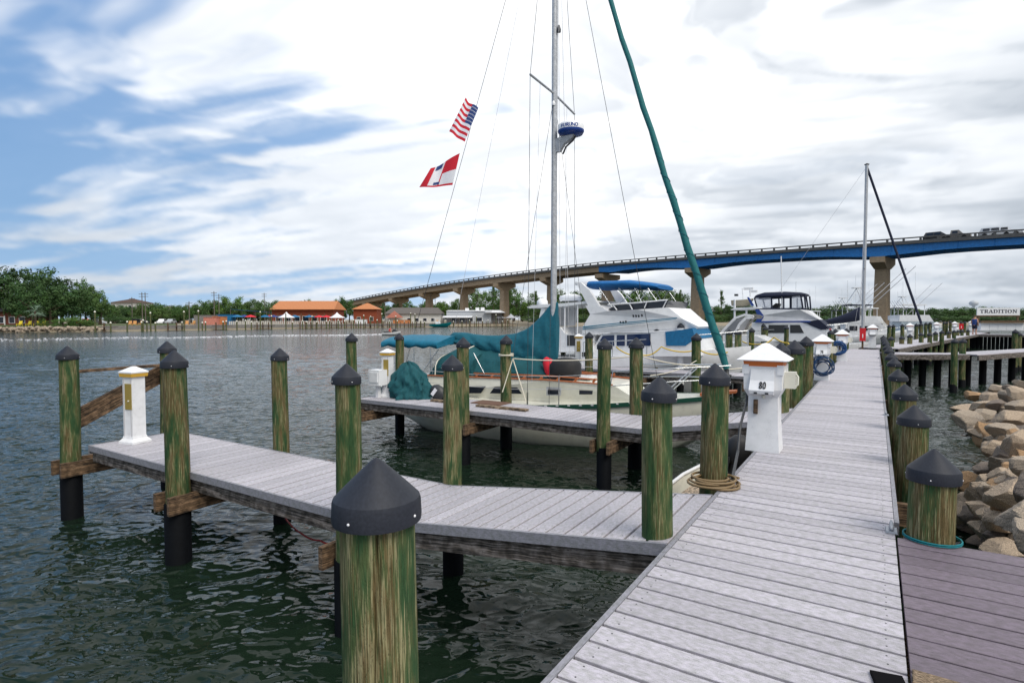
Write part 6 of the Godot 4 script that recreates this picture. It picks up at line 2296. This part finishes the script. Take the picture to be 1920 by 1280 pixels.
# ---------- trees ----------
func crown_mesh(kind: int, s: int) -> ArrayMesh:
	var r := RandomNumberGenerator.new()
	r.seed = 5000 + s
	var verts := PackedVector3Array()
	var cols := PackedColorArray()
	var nor := PackedVector3Array()
	var clumps := []
	# unit crown: about 1 wide each way, base at y 0.2, top near 1
	if kind == 0:      # broad oak
		for i in 46:
			var a := r.randf() * TAU
			var h := r.randf()
			var rad := 0.46 * sqrt(r.randf()) * (0.55 + 0.6 * sin(PI * clampf(h * 0.85 + 0.12, 0, 1)))
			clumps.append([Vector3(cos(a) * rad, 0.24 + 0.68 * h, sin(a) * rad), r.randf_range(0.07, 0.15), 75])
	elif kind == 1:    # pine: bare stem, flat tufts high up
		for i in 26:
			var a := r.randf() * TAU
			var h := pow(r.randf(), 0.6)
			var rad := 0.24 * r.randf() * (1.25 - h)
			clumps.append([Vector3(cos(a) * rad, 0.45 + 0.53 * h, sin(a) * rad), r.randf_range(0.05, 0.10), 55])
	elif kind == 2:    # round bushy tree
		for i in 38:
			var d := Vector3(r.randfn(), r.randfn(), r.randfn()).normalized()
			clumps.append([Vector3(0, 0.54, 0) + d * Vector3(0.42, 0.38, 0.42) * pow(r.randf(), 0.4), r.randf_range(0.07, 0.13), 80])
	else:              # shrub down to the ground
		for i in 30:
			var a := r.randf() * TAU
			var rad := 0.5 * sqrt(r.randf())
			clumps.append([Vector3(cos(a) * rad, 0.08 + 0.7 * r.randf() * (1.1 - rad), sin(a) * rad), r.randf_range(0.08, 0.16), 80])
	for c in clumps:
		var tone := r.randf_range(0.72, 1.35)
		var warm := r.randf_range(0.85, 1.2)
		for i in c[2]:
			var d: Vector3 = Vector3(r.randfn(), r.randfn() * (0.45 if kind == 1 else 0.75), r.randfn()).limit_length(1.9) * c[1] * 0.62
			var p: Vector3 = c[0] + d
			var n: Vector3 = (d.normalized() + Vector3(0, 0.5, 0) + Vector3(r.randfn(), r.randfn(), r.randfn()) * 0.5).normalized()
			var u: Vector3 = n.cross(Vector3(r.randfn(), r.randfn(), r.randfn())).normalized()
			var v: Vector3 = n.cross(u)
			var q: float = (0.016 if kind == 1 else 0.021) * r.randf_range(0.6, 1.3)
			for w in [u * q, -u * q * 0.5 - v * q, -u * q * 0.6 + v * q]:
				verts.append(p + w)
				nor.append(n)
				var k := tone * r.randf_range(0.85, 1.15)
				cols.append(Color(0.075 * k * warm, 0.15 * k, 0.03 * k))
	var arr := []
	arr.resize(Mesh.ARRAY_MAX)
	arr[Mesh.ARRAY_VERTEX] = verts
	arr[Mesh.ARRAY_NORMAL] = nor
	arr[Mesh.ARRAY_COLOR] = cols
	var m := ArrayMesh.new()
	m.add_surface_from_arrays(Mesh.PRIMITIVE_TRIANGLES, arr)
	return m
func trunk_mesh(kind: int, s: int) -> ArrayMesh:
	var r := RandomNumberGenerator.new()
	r.seed = 7000 + s
	var st := mk()
	var tall := [0.5, 0.95, 0.5, 0.2][kind] as float
	tube(st, [Vector3.ZERO, Vector3(0.01, tall * 0.4, 0.01), Vector3(0.0, tall * 0.75, -0.01), Vector3(0.01, tall, 0)], [0.035 if kind != 1 else 0.018, 0.028 if kind != 1 else 0.015, 0.022 if kind != 1 else 0.012, 0.008], 8)
	for i in 7:
		var a := i * 0.9 + r.randf()
		var y := tall * r.randf_range(0.55, 0.95)
		var l := r.randf_range(0.18, 0.34) * (0.5 if kind == 1 else 1.0)
		tube(st, [Vector3(0, y, 0), Vector3(cos(a) * l * 0.5, y + 0.1, sin(a) * l * 0.5), Vector3(cos(a) * l, y + 0.18, sin(a) * l)], [0.014, 0.009, 0.004], 5)
	st.generate_normals()
	return st.commit()
func make_trees() -> void:
	var cm := {}
	var tm := {}
	for kind in 4:
		for s in 3:
			cm["%d%d" % [kind, s]] = crown_mesh(kind, kind * 10 + s)
			tm["%d%d" % [kind, s]] = trunk_mesh(kind, kind * 10 + s)
	var names := ["oak_tree", "pine_tree", "tree", "shrub"]
	var grow := func(px: float, behind: float, top_py: float, wide_px: float, kind: int, leaf: int, label: String, group: String) -> void:
		var p := S(px, behind, 1.1)
		var h := D(px, top_py, -p.z).y - p.y
		var w := wide_px * -p.z / F
		var o := thing(names[kind], p, label, "shrub" if kind == 3 else "tree", group, rng.randf() * TAU)
		var s := rng.randi() % 3
		var xf := Transform3D(Basis.from_scale(Vector3(w, h, w)), Vector3.ZERO)
		obj("trunk", tm["%d%d" % [kind, s]], M.trunk, o, xf)
		obj("crown", cm["%d%d" % [kind, s]], M["leaf%d" % leaf], o, xf)
	var oaks := "big dark oak towering over the brick house"
	for q in [[35, 30, 500, 100], [75, 24, 497, 105], [115, 28, 520, 95], [10, 34, 512, 80], [60, 14, 525, 70], [-50, 30, 500, 120], [135, 20, 540, 70], [95, 16, 535, 80]]:
		grow.call(q[0], q[1], q[2], q[3], 0, 2, oaks, "big oaks over the brick house")
	for q in [[150, 30, 517, 45], [172, 34, 526, 50], [186, 30, 540, 50], [160, 24, 548, 60], [190, 24, 560, 45]]:
		grow.call(q[0], q[1], q[2], q[3], 2, 0, "bright green tree at the edge of the big oaks", "bright trees beside the oaks")
	for q in [[135, 5, 585, 50], [150, 5, 592, 40], [118, 6, 590, 34], [165, 6, 598, 30], [80, 8, 590, 18]]:
		grow.call(q[0], q[1], q[2], q[3], 3, 3, "light green shrub at the water's edge below the oaks", "shrubs below the oaks")
	for q in [[262, 62, 566, 40], [288, 66, 562, 45], [310, 60, 570, 50], [335, 62, 572, 40], [345, 50, 566, 30], [300, 50, 575, 40], [370, 60, 568, 45], [390, 64, 560, 40], [325, 56, 570, 44]]:
		grow.call(q[0], q[1], q[2], q[3], 2, [0, 2, 1][rng.randi() % 3], "rounded tree behind the parked cars", "trees behind the parked cars")
	for q in [[375, 52, 560, 40], [400, 62, 558, 46], [425, 60, 552, 55], [452, 62, 553, 55], [475, 60, 556, 50], [495, 64, 560, 40], [520, 74, 560, 50], [575, 80, 558, 36], [440, 50, 562, 50]]:
		grow.call(q[0], q[1], q[2], q[3], 2, [0, 3, 1][rng.randi() % 3], "leafy tree behind the beach bar", "trees behind the beach bar")
	for i in 26:
		grow.call(196 + i * 12.5, 66 + rng.randf() * 14, 574 + rng.randf_range(-7, 3), 44, 2, [2, 0][rng.randi() % 2], "dark low tree of the belt behind the far beach", "tree belt behind the far beach")
	for i in 12:
		grow.call(205 + i * 10.0, 50 + rng.randf() * 8, 588 + rng.randf_range(-4, 3), 30, 3, [2, 0][rng.randi() % 2], "dark shrub in front of the apartment block and bungalow", "shrubs near the apartment block")
	for q in [[640, 55, 553, 44], [655, 50, 560, 40], [632, 60, 558, 36], [700, 70, 568, 40], [728, 72, 570, 40]]:
		grow.call(q[0], q[1], q[2], q[3], 2, [2, 0][rng.randi() % 2], "dark tree between restaurant and bridge ramp", "trees at the bridge ramp")
	for q in [[745, 90, 560, 24], [800, 92, 562, 24], [830, 95, 560, 30], [860, 100, 555, 40], [885, 90, 537, 36], [905, 100, 545, 40], [940, 80, 532, 50], [962, 85, 538, 44], [980, 90, 555, 44], [1000, 80, 548, 40]]:
		grow.call(q[0], q[1], q[2], q[3], 2 if q[2] > 550 else 0, [0, 1, 3][rng.randi() % 3], "tall tree standing behind the bridge piers", "trees behind the bridge")
	for i in 26:
		grow.call(690 + i * 12.5, 118 + rng.randf() * 20, 566 + rng.randf_range(-6, 6), 44, 2, [0, 2][rng.randi() % 2], "low tree in the dark belt behind the bridge", "tree belt behind the bridge")
	for q in [[1050, 60, 540, 50], [1075, 60, 545, 50], [1100, 66, 550, 50], [1140, 60, 545, 60], [1165, 64, 541, 60], [1195, 58, 540, 60], [1225, 62, 538, 60], [1250, 66, 541, 55], [1275, 70, 548, 40]]:
		grow.call(q[0], q[1], q[2], q[3], 0, [0, 1, 3][rng.randi() % 3], "broad tree behind the yacht's sun top", "broad trees behind the yacht")
	for i in 46:
		grow.call(1000 + i * 10, 20 + rng.randf() * 16, 583 + rng.randf_range(-5, 4), 46, 3, [2, 0, 1][rng.randi() % 3], "thick shrub in the undergrowth along the far bank", "undergrowth along the far bank")
	for i in 30:
		grow.call(1010 + i * 14, 60 + rng.randf() * 16, 570 + rng.randf_range(-5, 5), 50, 2, [2, 0][rng.randi() % 2], "dense low tree of the wood along the far bank", "wood along the far bank")
	for i in 44:
		grow.call(1420 + i * 15.5, 18 + rng.randf() * 10, 586 + rng.randf_range(-4, 3), 50, 3, [2, 0][rng.randi() % 2], "dark shrub on the horizon behind the far docks", "shrubs behind the far docks")
		var px := 1420 + i * 15.5
		grow.call(px, 30 + rng.randf() * 30, 576 + rng.randf_range(-4, 4) - 8 * exp(-pow((px - 1580) / 30.0, 2)), 56, 2, [0, 1, 2][rng.randi() % 3], "low tree on the horizon behind the far docks", "trees behind the far docks")
	for q in [[1275, 50, 543, 24], [1268, 56, 550, 22], [1352, 40, 545, 28], [925, 74, 535, 26], [955, 70, 531, 30], [870, 80, 545, 26], [1165, 50, 542, 28], [1005, 60, 545, 26]]:
		grow.call(q[0], q[1], q[2], q[3], 1, 0, "slender pine with bare stem standing above the other trees", "pines on the far bank")
	# fan palm beside the brick house, two small ones at the bar
	for q in [[66, 8, 565, 40, "silvery fan palm growing beside the brick house"], [478, 24, 556, 26, "feathery palm behind the beach bar"], [505, 30, 555, 26, "feathery palm next to the orange-roofed restaurant"]]:
		var p := S(q[0], q[1], 1.1)
		var h := D(q[0], q[2], -p.z).y - p.y
		var o := thing("palm_tree", p, q[4], "palm")
		var st := mk()
		tube(st, [Vector3.ZERO, Vector3(0.05, h * 0.3, 0), Vector3(0, h * 0.62, 0)], [0.26, 0.2, 0.22], 8)
		obj("trunk", st, M.trunk, o)
		var wide: float = q[3] * -p.z / F / 2
		st = mk()
		flat(st)
		for i in 34:
			var a := i * 2.4
			var up := rng.randf_range(-0.5, 1.1)
			var dir := Vector3(cos(a) * cos(up), sin(up), sin(a) * cos(up))
			var c := Vector3(0, h * 0.62, 0)
			var sidew := dir.cross(Vector3.UP).normalized()
			for b in 9:
				var f := (b - 4) * 0.16
				var tip := c + (dir + sidew * f).normalized() * wide * rng.randf_range(0.85, 1.05) - Vector3(0, 0.25 * wide * absf(f) + 0.15 * wide * cos(up), 0)
				var mid := c + dir * wide * 0.45
				tri(st, mid - sidew * 0.03, mid + sidew * 0.05, tip)
			tri(st, c, c + dir * wide * 0.5 + sidew * 0.04, c + dir * wide * 0.5 - sidew * 0.04)
		obj("crown", st, mat(Color(0.16, 0.24, 0.17) if q[0] < 100 else Color(0.06, 0.12, 0.03), 0.7), o)

# ---------- small things near by ----------
func coil(at: Vector3, r: float, n: int, th: float, m: Material, called: String, label: String, category: String, b := Basis.IDENTITY, tail: Array = []) -> Node3D:
	var pts := []
	for i in n * 22:
		var a := TAU * i / 22.0
		var rr := r * (1.0 + 0.10 * sin(a * 0.37 + 1.0) + 0.05 * sin(a * 1.3))
		var lift := th * (1.0 + 1.9 * int(i / 22.0 / 2.0)) + 0.5 * th * sin(a * 0.5)
		pts.append(at + b * Vector3(cos(a) * rr + 0.05 * sin(a * 0.21), lift, sin(a) * rr * 0.9 + 0.04 * cos(a * 0.33)))
	pts += tail
	var o: Vector3 = pts[0]
	for i in pts.size(): pts[i] -= o
	var st := mk()
	tube(st, pts, th, 7)
	var n3 := obj(called, st, m, null, Transform3D(Basis.IDENTITY, o))
	tag(n3, label, category)
	return n3
func make_small_things() -> void:
	# hose round the foot of the brown piling, and the cable up to the pedestal
	coil(G(1338, 908, HW) + Vector3(0, 0.0, 0), 0.17, 6, 0.011, M.hose, "hose_coil", "coiled tan water hose lying round a piling foot", "hose")
	var p80 := G(1433, 842, HW)
	rope("power_cable", [G(1372, 905, HW + 0.02), D(1384, 845, 5.6), D(1388, 800, 5.75), p80 - R * 0.2 + Vector3(0, 0.52, 0.05), p80 - R * 0.19 + Vector3(0, 0.62, 0.02)], 0.014, M.dark, "dark cable rising from the boardwalk into the pedestal numbered 80", "cable")
	var p78 := G(1541, 712, HW)
	coil(p78 - W * 0.19 + Vector3(0, 0.32, 0) + R * 0.02, 0.19, 7, 0.012, M.bluehose, "hose_coil", "dark blue hose looped on the front of the pedestal numbered 78", "hose", Basis(R, -W, Vector3.UP))
	var p74 := G(1579, 676, HW)
	coil(p74 - W * 0.2 - R * 0.12 + Vector3(0, 0.42, 0), 0.2, 7, 0.02, mat(Color(0.01, 0.07, 0.22), 0.5), "hose_coil", "bright blue hose coil hung on the third pedestal", "hose", Basis(R, -W, Vector3.UP))
	# teal cord round the stout piling
	var pr := uv(wu(G(1737, 1010, HW)), VR + 0.17, HW)
	var loop := []
	for i in 40:
		var a := TAU * i / 19.0
		loop.append(Vector3(pr.x, HW + 0.010 + 0.010 * (i / 20), pr.z) + Vector3(cos(a), 0, sin(a)) * (0.150 + 0.004 * sin(a * 2)))
	rope("cord", loop, 0.005, mat(Color(0.0, 0.16, 0.19), 0.8), "teal cord looped round the foot of the stout piling", "rope")
	# cleat on the boardwalk
	var c := thing("dock_cleat", G(1672, 995, HW), "galvanised cleat bolted near the boardwalk edge", "cleat", "dock cleats", atan2(-W.z, W.x))
	var st := mk()
	loft(st, [rect(0.055, 0.035, 0.0), rect(0.05, 0.03, 0.012), rect(0.03, 0.016, 0.016), rect(0.026, 0.012, 0.035)], true, true, 1, 1, true)
	obj("base", st, M.galv, c)
	st = mk()
	tube(st, [Vector3(-0.095, 0.040, 0), Vector3(-0.05, 0.038, 0), Vector3(0.05, 0.038, 0), Vector3(0.095, 0.040, 0)], [0.006, 0.012, 0.012, 0.006], 8)
	obj("horn", st, M.galv, c)
	for q in [[1662, 778], [1652, 686], [1648, 672]]:
		copy(c, G(q[0], q[1], HW + 0.002), c.rotation.y, 1.0, "galvanised cleat farther along the boardwalk edge")
	# rubber mat and loose board by the seam of the two decks
	var mt := thing("rubber_mat", G(1672, 1290, HW + 0.002), "black rubber mat on the boardwalk at the deck seam", "mat", "", atan2(-W.x, -W.z) + 0.2)
	st = mk()
	loft(st, [rect(0.055, 0.085, 0.0), rect(0.055, 0.085, 0.010), rect(0.05, 0.08, 0.013)], true, true, 1, 1, true)
	obj("sheet", st, M.rubber, mt)
	var lb := thing("loose_board", G(1790, 1300, HW + 0.002), "weathered offcut board lying on the brown deck", "board", "", atan2(-W.x, -W.z) - 0.05)
	st = mk()
	loft(st, [rect(0.13, 0.05, 0.0), rect(0.13, 0.05, 0.022), rect(0.126, 0.046, 0.025)], true, true, 1, 1, true)
	obj("board", st, M.beam_pale, lb)
	# brace and rail between the outer pilings of the empty finger pier
	var a := D(146, 800, 7.6)
	var f1 := at_px(uv(UF1 - 0.13, VL, HF), -R, 131)
	var b1 := at_px(uv(UF1 + WF1 + 0.13, VL, HF), -R, 316)
	var br := thing("pile_brace", Vector3(f1.x, 0, f1.z), "brown diagonal timber and top rail between the two end pilings", "brace")
	st = mk()
	var off := -R * 0.14
	bar(st, off + Vector3(0, 1.24, 0), b1 - f1 + off + Vector3(0, 1.86, 0), 0.045, 0.27)
	obj("diagonal", st, M.beam_brown, br)
	st = mk()
	bar(st, -off * 0.3 + Vector3(0, 2.0, 0), b1 - f1 - off * 0.3 + Vector3(0, 2.0, 0), 0.10, 0.04)
	obj("top_rail", st, M.beam_brown, br)
	# what lies on the sailboat's finger pier
	var hp := G(752, 748, HF)
	var n := noise(1.7, 55, 3)
	st = mk()
	var rings := []
	var prof := []
	for i in 25:
		var f := i / 24.0
		prof.append([0.76 * f, 0.88 * pow(1.0 - pow(f, 2.6), 0.55) * (1.0 - 0.25 * f) + 0.01, 0.46 * pow(1.0 - pow(f, 2.6), 0.55) * (1.0 - 0.3 * f) + 0.01])
	for q in prof:
		var ring := PackedVector3Array()
		for j in 72:
			var t := TAU * j / 72
			var fold: float = 1.0 + 0.20 * (1.0 - 2.2 * pow(absf(sin(t * 4.5 + 2.5 * n.get_noise_2d(cos(t) * 0.8, q[0] * 0.7))), 0.6)) * (1.0 - q[0] / 0.85) * 0.7 + 0.40 * n.get_noise_3d(cos(t) * 1.1, q[0] * 1.6, sin(t) * 1.1) + 0.05 * n.get_noise_3d(cos(t) * 3.5, q[0] * 4.0, sin(t) * 3.5)
			ring.append(Vector3(cos(t) * q[1] * 0.60 * fold - q[0] * 0.16, q[0] * (1.0 + 0.12 * n.get_noise_2d(t * 2, 7)), -sin(t) * q[2] * fold))
		rings.append(ring)
	loft(st, rings)
	var cv := obj("covered_heap", st, M.teal2, null, Transform3D(Basis(Vector3.UP, atan2(-R.z, R.x)), hp + W * 0.35))
	tag(cv, "heap of gear under a crumpled teal tarpaulin", "tarpaulin")
	# outboard motor lying beside it
	motor(G(815, 752, HF) + W * 0.30 + Vector3(0, 0.03, 0), "grey and black outboard motor lying on the finger pier", atan2(-R.z, R.x) + 0.15, -0.9, M.dark, 0.85)
	var bd := thing("loose_board", G(935, 767.5, HF), "long pale timber lying along the finger pier's edge", "board", "", atan2(-R.z, R.x))
	st = mk()
	box(st, Vector3(0, 0.022, -0.10), Vector3(1.15, 0.04, 0.13))
	obj("board", st, M.beam_pale, bd)
	bd = thing("loose_board", G(822, 755, HF), "short pale timber lying under the outboard motor", "board", "", atan2(-R.z, R.x))
	st = mk()
	box(st, Vector3(0, 0.022, -0.10), Vector3(0.5, 0.04, 0.13))
	obj("board", st, M.beam_pale, bd)
	var dm := thing("door_mat", G(920, 755.5, HF + 0.004), "brown mat on the finger pier where one boards the sailboat", "mat", "", atan2(-R.z, R.x))
	st = mk()
	loft(st, [rect(0.36, 0.22, 0.0), rect(0.36, 0.22, 0.012), rect(0.35, 0.21, 0.016)], true, true, 1, 1, true)
	obj("sheet", st, mat(Color(0.16, 0.085, 0.055), 0.95, "mottle", 0.05), dm)
	# white box hung at the pier end, grill
	var wb := thing("dock_box", G(709, 745, HF), "small white equipment box on a post at the pier end", "box", "", atan2(-R.z, R.x))
	st = mk()
	box(st, Vector3(0, 0.45, 0), Vector3(0.32, 0.34, 0.28))
	obj("case", st, M.gel, wb)
	st = mk()
	box(st, Vector3(0.01, 0.46, 0.145), Vector3(0.24, 0.22, 0.02))
	obj("door", st, M.white, wb)
	st = mk()
	box(st, Vector3(0, 0.14, 0), Vector3(0.08, 0.28, 0.08))
	obj("post", st, M.white, wb)
	# skiff between the finger piers
	var sk := boat("skiff", uv(8.1, VL - 0.66, 0), W, "small white skiff with a speckled floor tucked against the boardwalk", "skiff")
	st = mk()
	sk.position.y = -0.26
	hull(st, [[-2.0, 0.05, 0.42, 0.2, 0.55, 0.72], [-1.0, 0.0, 0.45, 0.2, 0.6, 0.74], [0.0, 0.0, 0.4, 0.22, 0.55, 0.78], [0.7, 0.2, 0.2, 0.4, 0.34, 0.86], [1.1, 0.7, 0.02, 0.8, 0.05, 0.95]], false)
	obj("hull", st, M.cream, sk)
	st = mk()
	wedge(st, [Vector3(-1.98, 0.60, 0.52), Vector3(-1.98, 0.64, 0.53), Vector3(0.5, 0.68, 0.38), Vector3(0.5, 0.62, 0.36)])
	obj("floor", st, M.rock3, sk)
	st = mk()
	tube(st, [Vector3(-2.0, 0.73, 0.55), Vector3(-1.0, 0.75, 0.6), Vector3(0, 0.79, 0.55), Vector3(0.7, 0.87, 0.34), Vector3(1.1, 0.96, 0.0), Vector3(0.7, 0.87, -0.34), Vector3(0, 0.79, -0.55), Vector3(-1.0, 0.75, -0.6), Vector3(-2.0, 0.73, -0.55)], 0.025, 6)
	obj("gunwale", st, M.white, sk)
	motor(D(1381, 868, 6.9), "black outboard motor with a red badge on the skiff", atan2(-W.z, W.x) + 2.2, -0.15, M.black, 0.8)
	# mooring lines
	var wrap := at_px(uv(UF2 + 1.33, VL, HF), -R, 949)
	var lp := []
	for i in 44:
		var t := TAU * i / 20.0
		lp.append(Vector3(wrap.x, D(949, 667, -wrap.z).y + 0.03 * sin(t * 0.45) + 0.03 * (i / 20), wrap.z) + Vector3(cos(t), 0, sin(t)) * 0.148)
	rope("mooring_line", lp, 0.014, M.rope, "pale rope wound twice round the brown piling", "rope", "mooring lines")
	var k0 := Vector3(wrap.x, D(949, 672, -wrap.z).y, wrap.z) + Vector3(0.14, 0, 0.02)
	rope("mooring_line", [k0, D(1185, 668, 11.2)], 0.013, M.rope, "long taut pale rope from the wrapped piling past the sailboat", "rope", "mooring lines", 0.06)
	rope("mooring_line", [k0, D(942, 735, 11.8)], 0.012, M.rope, "pale rope running down from the wrapped piling, inner strand", "rope", "mooring lines", 0.0)
	rope("mooring_line", [k0, D(986, 752, 11.6)], 0.012, M.rope, "pale rope running down from the wrapped piling to the rub rail", "rope", "mooring lines", 0.0)
	rope("mooring_line", [D(1192, 664, 11.1), D(1304, 685, 12.0), D(1392, 690, 12.2)], 0.013, M.rope, "slack pale rope between the dark piling and the sailboat's pulpit", "rope", "mooring lines", 0.05)
	rope("mooring_line", [D(1306, 676, 16.8), D(1220, 704, 13.0)], 0.013, M.rope, "pale rope slanting from a slip piling to the sailboat bow", "rope", "mooring lines", 0.08)
	rope("mooring_line", [D(1155, 650, 19.5), D(1203, 665, 19.3), D(1240, 650, 19.2), D(1310, 655, 18.9), D(1365, 660, 18.5)], 0.022, M.yellow, "yellow line looping along the teal-striped yacht's side", "rope", "mooring lines", 0.12)
	rope("mooring_line", [D(1392, 640, 24), D(1430, 645, 23), D(1452, 632, 23), D(1478, 643, 22), D(1505, 660, 17)], 0.026, M.yellow, "yellow line hanging between the sport cruiser and the boardwalk", "rope", "mooring lines", 0.06)
	rope("mooring_line", [D(1488, 680, 10.5), D(1503, 680, 11.0)], 0.012, M.rope, "short pale rope between the pilings behind pedestal 80", "rope", "mooring lines", 0.01)
	rope("mooring_line", [D(535, 972, 7.0), D(565, 1000, 6.2), D(600, 1013, 5.6), D(628, 1017, 5.2)], 0.010, mat(Color(0.22, 0.012, 0.012), 0.7), "dark red line sagging under the empty finger pier", "rope", "mooring lines", 0.02)
func motor(at: Vector3, label: String, turn: float, tilt: float, m: Material, s: float) -> void:
	var o := thing("outboard_motor", at, label, "outboard motor", "outboard motors", turn)
	o.basis = Basis(Vector3.UP, turn) * Basis(Vector3.FORWARD, tilt) * Basis.from_scale(Vector3.ONE * s)
	var st := mk()
	var rings := []
	for q in [[0.0, 0.12, 0.10], [0.04, 0.17, 0.13], [0.2, 0.20, 0.14], [0.34, 0.17, 0.13], [0.42, 0.09, 0.08], [0.44, 0.02, 0.02]]:
		rings.append(circle(Vector3(0, q[0], 0), Vector3.RIGHT, Vector3.FORWARD, q[1], q[2], 16))
	loft(st, rings)
	obj("cowling", st, m, o)
	st = mk()
	box(st, Vector3(0.0, 0.26, 0.142), Vector3(0.2, 0.09, 0.012))
	obj("badge", st, M.whitecloth if m == M.dark else M.red, o)
	st = mk()
	loft(st, [circle(Vector3(0, -0.5, 0), Vector3.RIGHT, Vector3.FORWARD, 0.09, 0.03, 10), circle(Vector3(0, 0.02, 0), Vector3.RIGHT, Vector3.FORWARD, 0.12, 0.07, 10)])
	obj("leg", st, M.black, o)
	st = mk()
	tube(st, [Vector3(-0.18, -0.52, 0), Vector3(0.1, -0.5, 0), Vector3(0.2, -0.5, 0)], [0.03, 0.06, 0.02], 8)
	obj("gear_case", st, M.black, o)
	for k in 3:
		st = mk()
		box(st, Vector3(-0.19, -0.52, 0) + Basis(Vector3.RIGHT, k * TAU / 3) * Vector3(0, 0.06, 0), Vector3(0.012, 0.11, 0.05), Basis(Vector3.RIGHT, k * TAU / 3))
		obj("propeller_blade", st, M.black, o)
	st = mk()
	box(st, Vector3(0.2, -0.02, 0), Vector3(0.1, 0.22, 0.16))
	obj("clamp", st, M.dark, o)
	st = mk()
	tube(st, [Vector3(0.15, 0.06, 0), Vector3(0.5, 0.1, 0.02)], 0.018, 8)
	obj("tiller", st, M.black, o)
